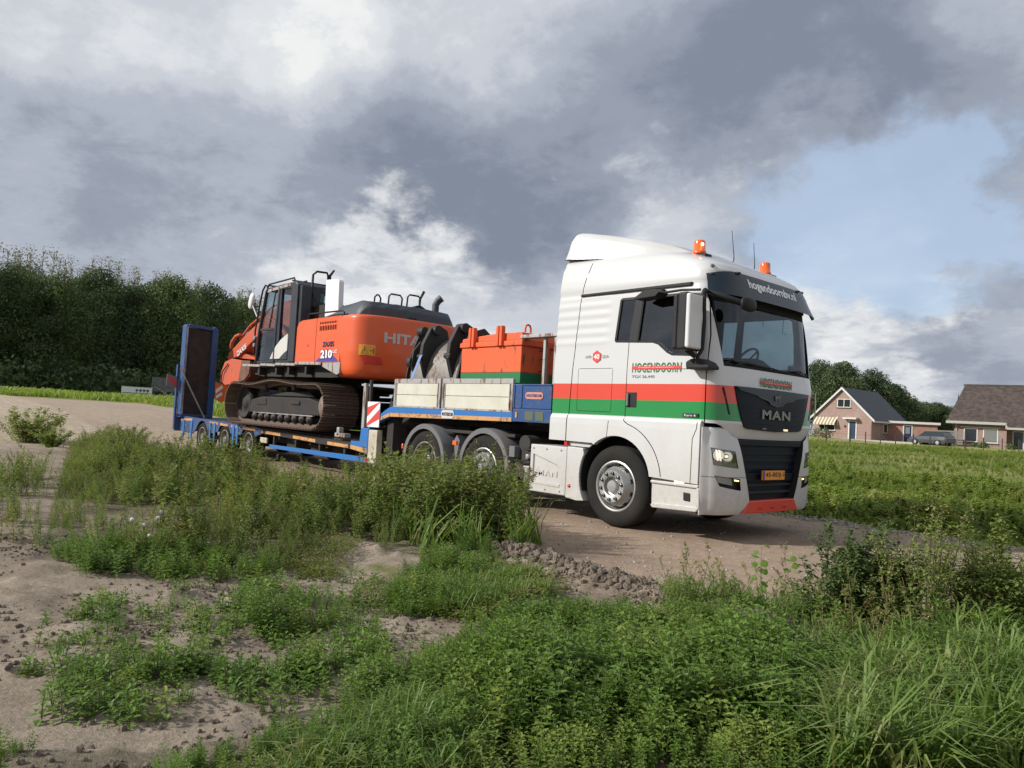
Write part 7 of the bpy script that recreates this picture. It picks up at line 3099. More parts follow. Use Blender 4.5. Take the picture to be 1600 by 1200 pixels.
def build_trees():
    P = []
    for i in range(5):
        t, c = tree_meshes(100 + i, 12.6 + .5 * (i % 3), 9.0, 46, 430, .21)
        P.append((as_mesh('trunk', t, M_bark), as_mesh('crown', c, M_tleaf if i % 2 == 0 else M_tleaf2)))
    B = []
    for i in range(3):
        t, c = bare_tree(200 + i, 14.0)
        B.append((as_mesh('trunk', t, M_bark_pale), as_mesh('crown', c, M_tpale)))
    R = random.Random(5)
    # front edge of the wood: (azimuth by pixel column, distance, height)
    row = [(-120, 66, 11.8), (-55, 69, 12.4), (10, 70, 11.9), (75, 69, 12.0), (140, 72, 13.0), (205, 73, 12.2), (262, 72, 12.6), (318, 75, 12.2), (372, 79, 12.3), (428, 83, 11.2), (490, 90, 9.5)]
    for i, (px, D, H) in enumerate(row):
        p = at_px(px, 620, D)
        z = hz(p.x, p.y)
        k = i % 5
        sc = H / 14.6 * interp([(-120, .88), (100, .90), (400, .98)], px)
        place_tree(k, 'broadleaf_tree', (p.x, p.y, z), R.uniform(0, 6.28), (sc * R.uniform(.95, 1.1), sc, sc), P, 'dark green broadleaf tree in the dense edge of the wood beyond the trailer', 'tree', 'trees of the dark wood')
    back = [(-90, 80, 13.0), (-25, 81, 13.3), (45, 82, 13.4), (110, 83, 14.2), (175, 84, 13.8), (240, 85, 14.0), (300, 87, 13.4), (350, 90, 13.2), (405, 94, 12.8)]
    for i, (px, D, H) in enumerate(back):
        p = at_px(px, 620, D)
        z = hz(p.x, p.y)
        sc = H / 14.6 * interp([(-120, .88), (100, .90), (400, .98)], px)
        place_tree((i + 2) % 5, 'broadleaf_tree', (p.x, p.y, z), R.uniform(0, 6.28), (sc, sc, sc), P, 'dark green broadleaf tree in the dense edge of the wood beyond the trailer', 'tree', 'trees of the dark wood')
    for i in range(17):
        px = -60 + i * 29 + R.uniform(-6, 6)
        D = 88 + R.uniform(-2, 3) + max(0, px - 200) * .03
        p = at_px(px, 620, D)
        z = hz(p.x, p.y)
        top = interp([(-60, 366), (0, 372), (60, 378), (170, 394), (260, 408), (330, 420), (400, 440), (460, 470)], px)
        H = (610 + .055 * px - top) / 1194.7 * D * 1.0 - .9
        sc = .89 * H / 14.0 * interp([(-120, .90), (100, .92), (400, .98)], px)
        place_tree(i % 3, 'twiggy_tree', (p.x, p.y, z), R.uniform(0, 6.28), (1, 1, sc), B, 'pale twiggy tree with thin foliage rising above the dark wood', 'tree', 'pale twiggy trees above the wood')
    # undergrowth, one mass
    g = MB()
    for i in range(46):
        px = -140 + i * 15
        D = 64 + R.uniform(-1, 3) + max(0, px - 200) * .05
        p = at_px(px, 620, D)
        leaf_cards(g, (p.x, p.y, hz(p.x, p.y) + 1.0), 1.9, 150, R, .30, (1, 1, .8), .4)
    o = build('undergrowth', g, M_tleaf)
    meta(o, 'dark undergrowth along the foot of the wood', 'undergrowth', kind='stuff')
    # a dense backdrop of leaves inside the wood, so that no light shows low down
    g = MB()
    for i in range(40):
        px = -140 + i * 16.5
        for zz in (2.2, 5.0, 7.6):
            D = 78 + R.uniform(-2, 3) + max(0, px - 200) * .05
            p = at_px(px, 620, D)
            leaf_cards(g, (p.x, p.y, hz(p.x, p.y) + zz), 2.4, 120, R, .55, (1, 1, 1), .1)
    o = build('inner_wood', g, M_tleaf)
    meta(o, 'inner mass of leaves deeper in the wood', 'wood', kind='stuff')
    # behind the houses
    T = []
    for i in range(3):
        t, c = tree_meshes(300 + i, 11.4, 11.0, 40, 420, .26, low=.25 if i < 2 else .1)
        T.append((as_mesh('trunk', t, M_bark), as_mesh('crown', c, M_tleaf)))
    rows = [(1312, 121, 11.5, 1.0, 'tall round crowned dark tree right behind the pink brick house with the dark roof'),
            (1276, 124, 11.6, 1.0, 'tall dark tree half hidden by the truck beside the pink brick house'),
            (1362, 126, 10.6, .95, 'dark spreading tree behind the dark slate roof, lower than the round one'),
            (1395, 128, 8.8, .9, 'dark tree behind the flat roofed garage on the side of the slate roof'),
            (1240, 128, 11.0, 1.0, 'dark tree behind the cab of the truck')]
    for i, (px, D, H, w, lab) in enumerate(rows):
        p = at_px(px, 660, D)
        z = hz(p.x, p.y)
        place_tree(i % 3, 'broadleaf_tree', (p.x, p.y, z), i * 1.7, (w * .9, w * .9, H / 12.0), T, lab, 'tree', None)
    low = [(1418, 138, 7.2, 'low mid green tree between the two houses, nearest the dark trees'), (1443, 140, 6.6, 'low mid green tree in the middle of the gap between the houses'), (1463, 135, 6.5, 'small dark conifer like tree near the tiled roof'), (1482, 138, 6.0, 'lowest dark tree beside the tiled roof edge')]
    for i, (px, D, H, lab) in enumerate(low):
        p = at_px(px, 660, D)
        place_tree((i + 1) % 3, 'small_tree', (p.x, p.y, hz(p.x, p.y)), i * 2.1, (.62, .62, H / 12.0), T, lab, 'tree', None)


build_trees()


# ------------------------------------------------------------------ houses, car, fence, signs
def frame_mb(o, ux, uy, uz, pts):
    return [o + ux * p[0] + uy * p[1] + uz * p[2] for p in pts]


class LB(MB):
    """builder with a local frame: a along the wall, d away from the viewer, z up"""
    def __init__(self, o, ua, ud):
        super().__init__()
        self.o, self.ua, self.ud = Vector(o), Vector(ua), Vector(ud)

    def q(self, a, d, z):
        return self.o + self.ua * a + self.ud * d + Vector((0, 0, z))

    def bx(self, a0, a1, d0, d1, z0, z1, mi=0):
        v = [self.q(a, d, z) for z in (z0, z1) for d in (d0, d1) for a in (a0, a1)]
        return self.add(v, [(0, 2, 3, 1), (4, 5, 7, 6), (0, 1, 5, 4), (2, 6, 7, 3), (0, 4, 6, 2), (1, 3, 7, 5)], mi)

    def poly(self, pts, mi=0):
        return self.add([self.q(*p) for p in pts], [tuple(range(len(pts)))], mi)

    def slab(self, pts, th, mi=0):
        """closed slab: polygon and the same polygon lowered by th"""
        n = len(pts)
        v = [self.q(*p) for p in pts] + [self.q(p[0], p[1], p[2] - th) for p in pts]
        return self.add(v, [tuple(range(n)), tuple(range(2 * n - 1, n - 1, -1))] + [(i, n + i, n + (i + 1) % n, (i + 1) % n) for i in range(n)], mi)

    def wallp(self, pts, d0, d1, mi=0):
        """wall polygon in (a,z) with thickness d0..d1"""
        n = len(pts)
        v = [self.q(a, d0, z) for a, z in pts] + [self.q(a, d1, z) for a, z in pts]
        return self.add(v, [tuple(range(n)), tuple(range(2 * n - 1, n - 1, -1))] + [(i, n + i, n + (i + 1) % n, (i + 1) % n) for i in range(n)], mi)


def brick_mat(name, c1, c2, mortar):
    m = bpy.data.materials.new(name)
    m.use_nodes = True
    T = NT(m.node_tree)
    p = T.n['Principled BSDF']
    geo = T.node('ShaderNodeNewGeometry')
    nz = T.noise(geo.outputs['Position'], 7.0, 4, .7)
    n2 = T.noise(geo.outputs['Position'], .6, 4, .6)
    c = T.mix(T.mapr(nz, .35, .65), c1, c2)
    c = T.mix(T.math('MULTIPLY', T.mapr(n2, .4, .7), .35), c, mortar)
    T.l.new(c, p.inputs['Base Color'])
    p.inputs['Roughness'].default_value = .9
    return m


def window(par, base, a0, a1, d, z0, z1, fr_m, gl_m, mull=(), name='window', fw=.07):
    o, ua, ud = base
    g = LB(o, ua, ud)
    g.bx(a0, a1, d - .04, d + .02, z1 - fw, z1)
    g.bx(a0, a1, d - .04, d + .02, z0, z0 + fw)
    g.bx(a0, a0 + fw, d - .04, d + .02, z0 + fw, z1 - fw)
    g.bx(a1 - fw, a1, d - .04, d + .02, z0 + fw, z1 - fw)
    for mm in mull:
        g.bx(mm - fw / 2, mm + fw / 2, d - .04, d + .02, z0 + fw, z1 - fw)
    w = build(name, g, fr_m, par)
    g = LB(o, ua, ud)
    g.bx(a0 + fw, a1 - fw, d - .005, d + .015, z0 + fw, z1 - fw)
    build('pane', g, gl_m, w)
    g = LB(o, ua, ud)
    g.bx(a0 - .08, a1 + .08, d - .12, d + .02, z0 - .09, z0 - .005)
    build('sill', g, M_sill, w)
    return w


M_sill = mat('window_sill', (0.10, 0.09, 0.085), .7)
M_wfr = mat('white_window_frame', (0.66, 0.66, 0.62), .5)
M_pane = mat('dark_pane', (0.025, 0.03, 0.035), .08, spec=.8)
M_pane2 = mat('curtained_pane', (0.20, 0.21, 0.20), .2)
M_fascia = mat('white_fascia', (0.56, 0.56, 0.54), .55)


def build_houses():
    brick = brick_mat('pink_brick', (0.27, 0.175, 0.150), (0.35, 0.235, 0.205), (0.35, 0.30, 0.265))
    brick2 = brick_mat('red_brick', (0.27, 0.13, 0.10), (0.36, 0.19, 0.15), (0.34, 0.26, 0.22))
    slate = mat('dark_slate_roof', (0.040, 0.045, 0.058), .6, noise=.15, nscale=3)
    # --- pink gabled house
    d = pixdir(1325, 660)
    d = Vector((d.x, d.y, 0)).normalized()
    r = Vector((d.y, -d.x, 0))
    A = math.radians(25)
    cpt = at_px(1362, 686, 97)
    z0 = hz(cpt.x, cpt.y) - .02
    c = Vector((cpt.x, cpt.y, z0))
    ga = (-r * math.cos(A) + d * math.sin(A))       # along gable, to the left
    gd = (r * math.sin(A) + d * math.cos(A))        # away, along the side wall
    # frame: a from 0 (near corner) to W leftwards, depth along gd
    W, Lh, EH, RH = 7.1, 9.3, 2.55, 6.0
    house = thing('gabled_house', c, 'pink brick house with a white edged gable, a striped awning and a dark slate roof', 'house')
    F = (c, ga, gd)
    g = LB(*F)
    g.wallp([(0, -.6), (W, -.6), (W, EH), (W / 2, RH - .08), (0, EH)], 0, .25)
    g.bx(0, .25, .25, Lh, -.6, EH)
    g.bx(W - .25, W, .25, Lh, -.6, EH)
    g.wallp([(0, -.6), (W, -.6), (W, EH), (W / 2, RH - .08), (0, EH)], Lh - .25, Lh)
    wall = build('wall', g, brick, house)
    g = LB(*F)
    for s in (0, 1):
        e = -.35 if s == 0 else W + .35
        ez = EH - .30
        g.slab([(e, -.25, ez), (e, Lh + .2, ez), (W / 2, Lh + .2, RH + .12), (W / 2, -.25, RH + .12)], .14)
    roof = build('roof', g, slate, house)
    g = LB(*F)
    for s in (0, 1):
        e = -.38 if s == 0 else W + .38
        ez = EH - .34
        v = [(e, ez + .16), (W / 2, RH + .17), (W / 2, RH - .12), (e, ez - .12)]
        g.wallp(v, -.32, -.25)
    g.bx(W + .28, W + .75, -.32, .1, EH - .42, EH - .15)
    build('barge_board', g, M_fascia, roof)
    g = LB(*F)
    g.bx(-.42, -.30, -.25, Lh + .2, EH - .44, EH - .26)
    build('gutter', g, M_fascia, roof)
    window(house, F, 2.55, 4.15, 0, 3.75, 4.75, M_wfr, M_pane, (3.35,))
    window(house, F, 4.35, 6.3, 0, .95, 1.75, M_wfr, M_pane, (5.6,))
    g = LB(*F)
    # striped awning
    n = 13
    for k in range(n):
        a0, a1 = 4.1 + k * (2.6 / n), 4.1 + (k + 1) * (2.6 / n)
        g.slab([(a0, 0, 2.55), (a1, 0, 2.55), (a1, -.75, 1.80), (a0, -.75, 1.80)], .03, k % 2)
        g.bx(a0, a1, -.77, -.75, 1.62, 1.80, k % 2)
    g.bx(4.0, 4.1, -.05, 0, 1.6, 2.7, 0)
    build('awning', g, [mat('awning_cream', (0.62, 0.58, 0.46), .8), mat('awning_brown', (0.30, 0.22, 0.14), .8)], house)
    # front door with canopy
    g = LB(*F)
    g.bx(1.75, 2.75, -.05, .0, .02, 2.22)
    dr = build('door', g, M_wfr, house)
    g = LB(*F)
    g.bx(1.88, 2.60, -.07, -.052, .08, 2.12)
    build('door_leaf', g, mat('blue_door', (0.02, 0.035, 0.08), .4), dr)
    g = LB(*F)
    g.bx(1.55, 3.15, -.75, 0, 2.38, 2.58)
    build('canopy', g, M_fascia, house)
    g = LB(*F)
    g.bx(3.05, 3.2, -.12, 0, 1.45, 1.65)
    build('wall_lamp', g, M_black, house)
    g = LB(*F)
    g.bx(-.02, .08, -.10, -.02, -.3, EH - .4)
    build('down_pipe', g, mat('pipe_red_grey', (.16, .09, .08), .7), house)
    # side windows (on the receding wall)
    S = (c, gd, -ga)
    for a0 in (3.0, 6.4):
        g = LB(c, gd, ga)
        window(house, (c, gd, ga), a0, a0 + 1.1, 0, .95, 2.05, M_wfr, M_pane, (), 'window')
    # terrace in front
    g = LB(*F)
    g.bx(-9.5, W - 1.0, -3.2, -2.9, -.55, .12)
    o = build('terrace_wall', g, mat('pale_concrete', (.42, .41, .38), .8))
    meta(o, 'low pale concrete edge running in front of the pink gabled house', 'low wall')
    # --- flat roofed garage between the houses
    p = at_px(1405, 689, 101)
    gz = hz(p.x, p.y)
    c2 = Vector((p.x, p.y, gz))
    dd = pixdir(1425, 660)
    dd = Vector((dd.x, dd.y, 0)).normalized()
    rr = Vector((dd.y, -dd.x, 0))
    gar = thing('flat_garage', c2, 'low flat roofed brick garage with a white roof edge and a dark door', 'garage')
    G = (c2, rr, dd)
    g = LB(*G)
    g.bx(-1.2, 3.9, 0, 6, -.6, 2.25)
    build('wall', g, brick2, gar)
    g = LB(*G)
    g.bx(-1.3, 4.2, -.35, 6.2, 2.26, 2.52)
    build('roof_edge', g, M_fascia, gar)
    g = LB(*G)
    g.bx(.35, 1.35, -.06, 0, .0, 2.1)
    dr = build('door', g, M_wfr, gar)
    g = LB(*G)
    g.bx(.47, 1.23, -.08, -.062, .05, 2.0)
    dl = build('door_leaf', g, mat('navy_door', (0.02, 0.03, 0.07), .4), dr)
    g = LB(*G)
    g.bx(.62, 1.08, -.095, -.082, 1.1, 1.85)
    build('door_pane', g, M_pane2, dr)
    # --- long house with the tiled roof
    p = at_px(1490, 694, 98)
    z3 = hz(p.x, p.y)
    c3 = Vector((p.x, p.y, z3))
    dd = pixdir(1560, 660)
    dd = Vector((dd.x, dd.y, 0)).normalized()
    rr = Vector((dd.y, -dd.x, 0))
    rr = (rr - dd * .03).normalized()
    dd = Vector((-rr.y, rr.x, 0))
    lh = thing('tiled_house', c3, 'long brick house under a big brown tiled roof, with a door beside two windows', 'house')
    Hh = (c3, rr, dd)
    g = LB(*Hh)
    g.bx(0, 4.9, 0, .3, -.6, 2.75)
    g.bx(4.9, 17.5, 1.2, 1.5, -.6, 2.2)
    g.bx(4.7, 4.9, .3, 1.5, -.6, 2.4)
    g.wallp([(0, -.6), (0.0, 2.6), (0.0, 2.6)], 0, .01)
    # left end wall
    V = [g.q(0, 0.3, -.6), g.q(0, 9.5, -.6), g.q(0, 9.5, 2.7), g.q(0, 5.0, 6.2), g.q(0, .3, 2.7)]
    g.add(V, [(0, 1, 2, 3, 4)])
    g.bx(0, 17.5, 9.2, 9.5, -.6, 2.7)
    build('wall', g, brick, lh)
    tile = mat('brown_roof_tile', (0.080, 0.060, 0.052), .85, noise=.35, nscale=2.2)
    g = LB(*Hh)
    NC = 24
    ridge = (5.0, 7.05)
    e0 = (-.55, 2.72)
    for k in range(NC):
        t0, t1 = k / NC, (k + 1) / NC
        da, za = e0[0] + (ridge[0] - e0[0]) * t0, e0[1] + (ridge[1] - e0[1]) * t0
        db, zb = e0[0] + (ridge[0] - e0[0]) * (t1 + .012), e0[1] + (ridge[1] - e0[1]) * (t1 + .012)
        al = -.70 + 1.35 * t0
        al2 = -.70 + 1.35 * t1
        g.slab([(al, da, za + .09), (18, da, za + .09), (18, db, zb + .035), (al2, db, zb + .035)], .12)
    # lower sweep over the porch
    for k in range(3):
        da, za = -.55 + .0 * k, 2.72
        d0_, z0_ = -.55 - (k + 1) * .17, 2.72 - (k + 1) * .145
        g.slab([(5.05, d0_, z0_ + .09), (18, d0_, z0_ + .09), (18, d0_ + .20, z0_ + .145 + .035), (5.05, d0_ + .20, z0_ + .145 + .035)], .12)
    rf = build('roof', g, tile, lh)
    g = LB(*Hh)
    g.slab([(.65, 5.0, 7.12), (18, 5.0, 7.12), (18, 9.9, 2.6), (-.7, 9.9, 2.6)], .12)
    g.bx(.5, 18, 4.85, 5.15, 7.02, 7.20)
    build('ridge', g, tile, rf)
    g = LB(*Hh)
    g.bx(-.75, 4.95, -.75, -.58, 2.50, 2.78)
    g.bx(4.80, 4.95, -.75, -.3, 2.1, 2.78)
    g.bx(4.95, 18, -1.30, -1.12, 2.05, 2.28)
    build('gutter', g, mat('grey_gutter', (.42, .41, .38), .6), rf)
    g = LB(*Hh)
    g.bx(.15, .30, -.12, 0, -.2, 2.5)
    build('down_pipe', g, mat('pipe_grey', (.35, .33, .30), .7), lh)
    window(lh, Hh, .95, 2.25, 0, .55, 2.05, M_wfr, M_pane, (), fw=.10)
    window(lh, Hh, 2.75, 4.15, 0, .50, 2.05, M_wfr, M_pane2, (), fw=.10)
    g = LB(*Hh)
    g.bx(.6, 4.3, -.1, .02, 2.12, 2.22)
    build('lintel', g, M_fascia, lh)
    g = LB(*Hh)
    g.bx(5.4, 6.75, 1.12, 1.2, -.2, 1.95)
    dr = build('door', g, M_wfr, lh)
    g = LB(*Hh)
    g.bx(5.52, 6.35, 1.10, 1.118, -.1, 1.86)
    build('door_leaf', g, M_pane, dr)
    g = LB(*Hh)
    g.bx(6.47, 6.68, 1.10, 1.118, .2, 1.86)
    build('side_light', g, M_pane, dr)
    # hedge and shrubs at the houses
    R = random.Random(9)
    for (px, D, rad, n, lab) in ((1283, 92, .9, 260, 'dark clipped hedge at the corner of the pink gabled house'), (1536, 93, .55, 160, 'small shrub under the windows of the tiled house'), (1525, 95, .4, 100, 'tiny reddish shrub left of the door of the tiled house'), (1580, 93, .5, 140, 'small round shrub right of the door of the tiled house'), (1425, 96, .5, 120, 'small yellow green shrub before the garage wall')):
        p = at_px(px, 690, D)
        g = MB()
        leaf_cards(g, (0, 0, .5 * rad), rad, n, R, .22, (1.6 if 'hedge' in lab else 1, 1, .7), .4)
        g.v = [(a + p.x, b + p.y, c_ + hz(p.x, p.y)) for a, b, c_ in g.v]
        o = build('hedge' if 'hedge' in lab else 'shrub', g, M_dark_leaf if 'yellow' not in lab else M_crop)
        meta(o, lab, 'hedge' if 'hedge' in lab else 'shrub')
    # slatted fence behind the car
    p = at_px(1452, 690, 97)
    fz = hz(p.x, p.y)
    fe = thing('board_fence', (p.x, p.y, fz), 'grey horizontal board fence between the garage and the tiled house', 'fence')
    for k in range(6):
        g = LB((p.x, p.y, fz), rr, dd)
        g.bx(-.4 if k > 2 else .5, 3.2, 0, .04, .15 + k * .26, .35 + k * .26)
        build('board', g, mat('fence_board', (.22, .19, .17), .85), fe)
    # wire fence in front of the gardens
    posts = [1262, 1291, 1328, 1352, 1375.5, 1399, 1427, 1453, 1480, 1508, 1536.5, 1566, 1592, 1620]
    tops = {1508: 1.55, 1328: 1.35, 1291: 1.3}
    P = []
    for i, px in enumerate(posts):
        D = 73 + (px - 1291) * .008
        q = at_px(px, 692, D)
        P.append(Vector((q.x, q.y, hz(q.x, q.y))))
    wf = thing('wire_fence', P[0], 'wire fence on thin dark posts along the far side of the field', 'fence')
    for i, q in enumerate(P):
        g = MB()
        h = tops.get(posts[i], 1.05)
        rad = .05 if posts[i] in tops else .032
        g.box(q.x - rad, q.x + rad, q.y - rad, q.y + rad, q.z - .3, q.z + h)
        build('post', g, M_chassis, wf)
    for hgt in (.35, .75):
        g = MB()
        g.tube([q + Vector((0, 0, hgt)) for q in P], .010, 3)
        build('wire', g, M_chassis, wf)
    # --- estate car
    p = at_px(1455, 691, 90)
    cz = hz(p.x, p.y)
    base = Vector((p.x, p.y, cz))
    A = math.radians(-28)
    ua = (rr * math.cos(A) + dd * math.sin(A))
    ud = Vector((-ua.y, ua.x, 0))
    car = thing('parked_car', base, 'dark grey estate car parked between the two houses', 'car')
    C0 = (base, ua, ud)
    secs = [(-1.95, .40, .62, .80), (-1.85, .28, .80, .86), (-1.0, .25, .90, .88), (.0, .25, .92, .88), (1.2, .25, .94, .88), (1.95, .28, .92, .86), (2.08, .36, .80, .80)]
    g = LB(*C0)
    rings = []
    for (a, zb, zt, hw) in secs:
        rings.append([g.q(a, -hw, zb), g.q(a, -hw - .02, (zb + zt) / 2), g.q(a, -hw + .06, zt), g.q(a, hw - .06, zt), g.q(a, hw + .02, (zb + zt) / 2), g.q(a, hw, zb)])
    L = 6
    V = [q for r_ in rings for q in r_]
    Fc = []
    for j in range(len(rings) - 1):
        for i in range(L):
            Fc.append((j * L + i, j * L + (i + 1) % L, (j + 1) * L + (i + 1) % L, (j + 1) * L + i))
    Fc.append(tuple(range(L)))
    Fc.append(tuple((len(rings) - 1) * L + i for i in range(L)))
    g.add(V, Fc)
    cp = mat('car_grey', (.10, .11, .12), .25, .5, coat=.6)
    build('body', g, cp, car, bevel=.03)
    g = LB(*C0)
    V = []
    for (a, z, hw) in ((-.95, .90, .78), (-.35, 1.38, .62), (1.55, 1.42, .62), (1.98, .93, .76)):
        V += [g.q(a, -hw, z), g.q(a, hw, z)]
    g.add(V, [(0, 1, 3, 2), (4, 5, 7, 6), (0, 2, 4, 6), (1, 7, 5, 3)])
    build('windows', g, M_pane, car)
    g = LB(*C0)
    g.slab([(-.38, -.63, 1.425), (1.58, -.63, 1.46), (1.58, .63, 1.46), (-.38, .63, 1.425)], .04)
    build('car_roof', g, cp, car, bevel=.01)
    for a in (-1.2, 1.25):
        for s in (-1, 1):
            g = LB(*C0)
            c_ = g.q(a, s * .84, .31)
            g.tube([c_ - ud * .1, c_ + ud * .1], .31, 16)
            wh = build('wheel', g, M_rubber, car)
            g = LB(*C0)
            g.tube([c_ + ud * s * .101, c_ + ud * s * .11], .19, 12)
            build('rim', g, M_alu, wh)
    for s in (-1, 1):
        g = LB(*C0)
        q = g.q(-1.93, s * .6, .66)
        g.obox(q, .10, .10, .14)
        build('headlight', g, M_chrome, car)
        g = LB(*C0)
        q = g.q(2.04, s * .68, .72)
        g.obox(q, .08, .08, .22)
        build('tail_light', g, M_redlens, car)
    # second, pale car nose behind it
    p = at_px(1478, 691, 93)
    g = MB()
    zc = hz(p.x, p.y)
    pr = [(-.9, .2), (-.95, .55), (-.5, .85), (-.1, 1.15), (.5, 1.2), (.8, .7), (.85, .2)]
    g.prism([(p.x + a, zc + b) for a, b in pr], 'y', p.y - .6, p.y + .8)
    o = build('covered_trailer', g, mat('pale_cover', (.42, .41, .38), .7), bevel=.08, seg=3)
    meta(o, 'pale rounded cover standing against the board fence behind the grey car', 'cover')
    # --- signs at the foot of the wood
    p = at_px(258, 610, 60)
    z = hz(p.x, p.y)
    dd = pixdir(258, 610)
    dd = Vector((dd.x, dd.y, 0)).normalized()
    rr = Vector((dd.y, -dd.x, 0))
    bd = thing('notice_board', (p.x, p.y, z), 'grey notice board on braced legs at the foot of the wood', 'sign board')
    B = ((p.x, p.y, z), rr, dd)
    for k in range(3):
        g = LB(*B)
        g.bx(-.90, 1.25, -.03, .0, .62 + k * .34, .945 + k * .34)
        build('board', g, mat('board_grey', (.115, .12, .125), .7, noise=.2), bd)
    for a in (-.85, .50, 1.2):
        g = LB(*B)
        g.bx(a - .03, a + .03, .0, .06, -.1, 1.62)
        build('leg', g, M_galv, bd)
    for (a0, z0_, a1, z1_) in ((-.7, .95, .95, -.05), (-.55, .0, .1, .62), (.5, .55, -.3, .0)):
        g = LB(*B)
        g.tube([g.q(a0, -.08, z0_), g.q(a1, -.10, z1_)], .035, 5)
        build('brace', g, M_galv, bd)
    p = at_px(213, 620, 57)
    z = hz(p.x, p.y)
    bn = thing('banner_sign', (p.x, p.y, z), 'white banner with a dark picture of trees, standing before the wood', 'banner')
    B = ((p.x, p.y, z), rr, dd)
    g = LB(*B)
    g.bx(-.92, .92, -.02, .02, .14, .84)
    build('panel', g, mat('banner_white', (.66, .68, .68), .6), bn)
    g = LB(*B)
    R = random.Random(3)
    for k in range(4):
        a = .0 + k * .22
        pts = [(a + .10 * math.cos(t * .9) * R.uniform(.8, 1.1), -.024, .62 + .09 * math.sin(t * .9) * R.uniform(.8, 1.1)) for t in range(7)]
        g.poly(pts)
        g.bx(a - .012, a + .012, -.026, -.022, .45, .56)
    g.bx(-.85, .85, -.026, -.022, .40, .45)
    for k in range(9):
        g.bx(-.80 + k * .09, -.74 + k * .09, -.026, -.022, .24, .30)
    build('picture', g, mat('print_dark_green', (.06, .09, .07), .6), bn)
    for a in (-.9, .9):
        g = LB(*B)
        g.bx(a - .02, a + .02, .021, .05, -.2, .90)
        build('leg', g, M_galv, bn)
    p = at_px(3, 607, 59)
    g = LB((p.x, p.y, hz(p.x, p.y)), rr, dd)
    g.bx(-.5, .36, -.3, .3, -.1, .34)
    o = build('white_box', g, mat('box_white', (.66, .66, .66), .6), bevel=.02)
    meta(o, 'small white box on the meadow before the wood', 'box')


build_houses()


# ------------------------------------------------------------------ single plants that stand out
def leafy_bush(seed, H, spread, stems, LL, mat_i=0, per=60, wide=.5, seeds=0):
    R = random.Random(seed)
    fo, st = MB(), MB()
    for s in range(stems):
        a = R.uniform(0, 6.28)
        b = R.uniform(0, spread * .25)
        tip = R.uniform(.2, 1) * spread
        h = H * R.uniform(.55, 1.05) * (1 - .25 * tip / spread)
        P = [Vector((math.cos(a) * b, math.sin(a) * b, -.03)), Vector((math.cos(a) * (b + tip * .35), math.sin(a) * (b + tip * .35), h * .5)), Vector((math.cos(a) * tip, math.sin(a) * tip, h))]
        st.tube(P, [.006, .004, .0015], 4, caps=False)
        for k in range(per):
            t = R.uniform(.12, 1.0)
            p = P[0].lerp(P[1], t * 2) if t < .5 else P[1].lerp(P[2], t * 2 - 1)
            off = Vector((R.gauss(0, 1), R.gauss(0, 1), R.gauss(0, .6))) * (.05 * H * (1.25 - t) * 1.6)
            aa = R.uniform(0, 6.28)
            el = R.uniform(-.3, .9)
            dd = Vector((math.cos(aa) * math.cos(el), math.sin(aa) * math.cos(el), math.sin(el)))
            leaf(fo, p + off, dd, LL * R.uniform(.5, 1.2), LL * wide * R.uniform(.7, 1.1), simple=LL < .03)
        for k in range(seeds):
            p = P[1].lerp(P[2], R.uniform(.5, 1.15)) + Vector((R.gauss(0, .03), R.gauss(0, .03), R.gauss(0, .02)))
            leaf(fo, p, (R.gauss(0, 1), R.gauss(0, 1), 1), .018, .012, simple=True, mi=1)
    return fo, st


def put_bush(name, label, x, y, seed, H, spread, stems, LL, fmat, per, smat=None, wide=.5, seeds=0, cat='bush', group=None):
    z = hz(x, y)
    root = thing(name, (x, y, z), label, cat, group)
    fo, st = leafy_bush(seed, H, spread, stems, LL, 0, per, wide, seeds)
    for nm, mb, mm in (('foliage', fo, [fmat, M_seed]), ('stem', st, [smat or M_stem])):
        me = bpy.data.meshes.new(nm)
        me.from_pydata(mb.v, [], mb.f)
        for q in mm:
            me.materials.append(q)
        me.polygons.foreach_set('material_index', mb.m)
        me.update()
        o = bpy.data.objects.new(nm, me)
        COL.objects.link(o)
        o.parent = root
    return root


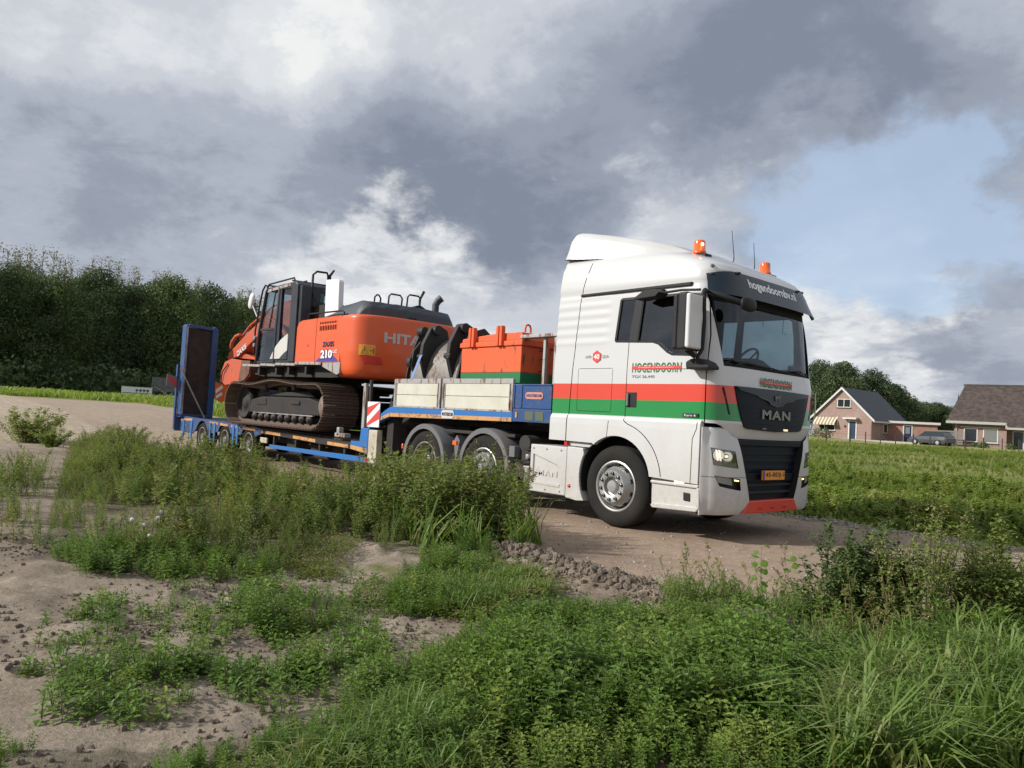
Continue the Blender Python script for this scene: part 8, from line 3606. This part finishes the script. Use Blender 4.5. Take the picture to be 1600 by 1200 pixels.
def build_plants():
    put_bush('dark_bush', 'dark green small leaved bush next to the road sapling, one shoot leaning out', 2.50, -2.30, 1, .74, .40, 34, .048, M_dark_leaf, 150, wide=.62)
    put_bush('dark_bush', 'taller dense part of the dark bush with an upright crown', 2.74, -2.12, 2, .80, .32, 28, .048, M_dark_leaf, 150, wide=.62)
    put_bush('seeding_weed', 'tall spindly weed with pale seed heads towering over its neighbours at the roadside', 3.02, -2.26, 3, 1.08, .26, 20, .046, M_weed, 80, M_stem, wide=.45, seeds=40)
    put_bush('seeding_weed', 'spindly brownish weed between the dark bush and the tallest weed', 2.86, -2.25, 4, .80, .28, 16, .042, M_weed, 60, M_stem, wide=.45, seeds=16)
    put_bush('pale_bush', 'yellow green upright bush beside the tall spindly weed', 3.26, -1.96, 5, .86, .30, 34, .046, M_weed, 150, wide=.5, seeds=6)
    put_bush('pale_bush', 'yellow green bush, the lower and wider of the pair by the road', 3.44, -1.60, 6, .78, .36, 32, .046, M_weed, 150, wide=.5, seeds=6)
    put_bush('pale_bush', 'low leafy bush in front of the yellow green bushes', 3.35, -2.35, 16, .42, .28, 22, .055, M_nettle, 80, wide=.45)
    put_bush('dark_bush', 'low dark bush in the weeds under the middle of the trailer', -6.3, -3.5, 7, .62, .6, 24, .06, M_dark_leaf, 60, wide=.6)
    put_bush('round_shrub', 'round green shrub standing alone on the pale sandy ground', -18.4, -3.45, 8, 1.05, 1.15, 40, .11, M_weed, 70, wide=.5)
    put_bush('round_shrub', 'small shrub in front of the lone round one', -16.2, -3.3, 9, .55, .6, 20, .09, M_weed, 60, wide=.5)
    put_bush('round_shrub', 'low shrub on the sand close to the raised ramp', -18.5, -.9, 10, .5, .7, 20, .09, M_nettle, 60, wide=.5)
    put_bush('seeding_weed', 'single grass like weed rising before the rear tractor wheel', -1.55, -2.15, 12, 1.18, .30, 9, .05, M_weed, 14, M_drystem, wide=.25, seeds=46)
    put_bush('seeding_weed', 'dry weed with seed heads at the near end of the tall weed clump', -.95, -2.45, 13, .80, .35, 9, .05, M_weed, 14, M_drystem, wide=.25, seeds=46)
    # sapling with round leaves
    x, y = 1.94, -2.36
    z = hz(x, y)
    sp = thing('sapling', (x, y, z), 'small sapling with round leaves at the near road edge', 'sapling')
    R = random.Random(4)
    for k in range(3):
        g = MB()
        dx, dy = (-.05, .0, .12)[k], (.02, -.02, .05)[k]
        h = (.36, .46, .40)[k]
        P = [Vector((x + dx * .2, y + dy * .2, z - .02)), Vector((x + dx, y + dy, z + h * .5)), Vector((x + dx * 1.8, y + dy * 1.4, z + h))]
        g.tube(P, [.004, .003, .0015], 5)
        build('stem', g, M_drystem, sp)
        for j in range(6):
            t = .35 + .13 * j
            p = P[0].lerp(P[1], t * 2) if t < .5 else P[1].lerp(P[2], t * 2 - 1)
            aa = R.uniform(0, 6.28)
            c = p + Vector((math.cos(aa), math.sin(aa), .2)) * .045
            nrm = Vector((math.cos(aa) * .5 + R.uniform(-.3, .3) + .3, math.sin(aa) * .5 - .5, R.uniform(.2, .8))).normalized()
            t1 = nrm.orthogonal().normalized()
            t2 = nrm.cross(t1)
            r_ = R.uniform(.020, .032)
            g = MB()
            ring = [c + (t1 * math.cos(q * math.pi / 4.5) + t2 * math.sin(q * math.pi / 4.5)) * r_ * (1.15 if q == 0 else 1) for q in range(9)]
            g.add([c + nrm * .004] + ring, [(0, q + 1, (q + 1) % 9 + 1) for q in range(9)], 0, True)
            g.tube([p, c], .0012, 3)
            build('leaf', g, M_nettle, sp)
    # dandelion clocks
    for (x, y, h) in ((-1.84, -5.60, .30), (-1.80, -5.52, .26), (-1.78, -5.42, .32), (-1.90, -5.36, .36), (-1.70, -5.50, .18)):
        z = hz(x, y)
        dn = thing('seed_head_flower', (x, y, z), 'thin stalk with a white seed head at the front of the tall weeds', 'flower', 'white seed heads')
        g = MB()
        g.tube([(x, y, z), (x + .01, y, z + h)], .003, 4)
        build('stalk', g, M_stem, dn)
        g = MB()
        bm = bmesh.new()
        bmesh.ops.create_icosphere(bm, subdivisions=2, radius=.018)
        g.add([Vector((x + .01, y, z + h)) + v.co for v in bm.verts], [[v.index for v in f.verts] for f in bm.faces])
        bm.free()
        build('seed_head', g, mat('seed_white', (.62, .62, .58), .9), dn)


build_plants()
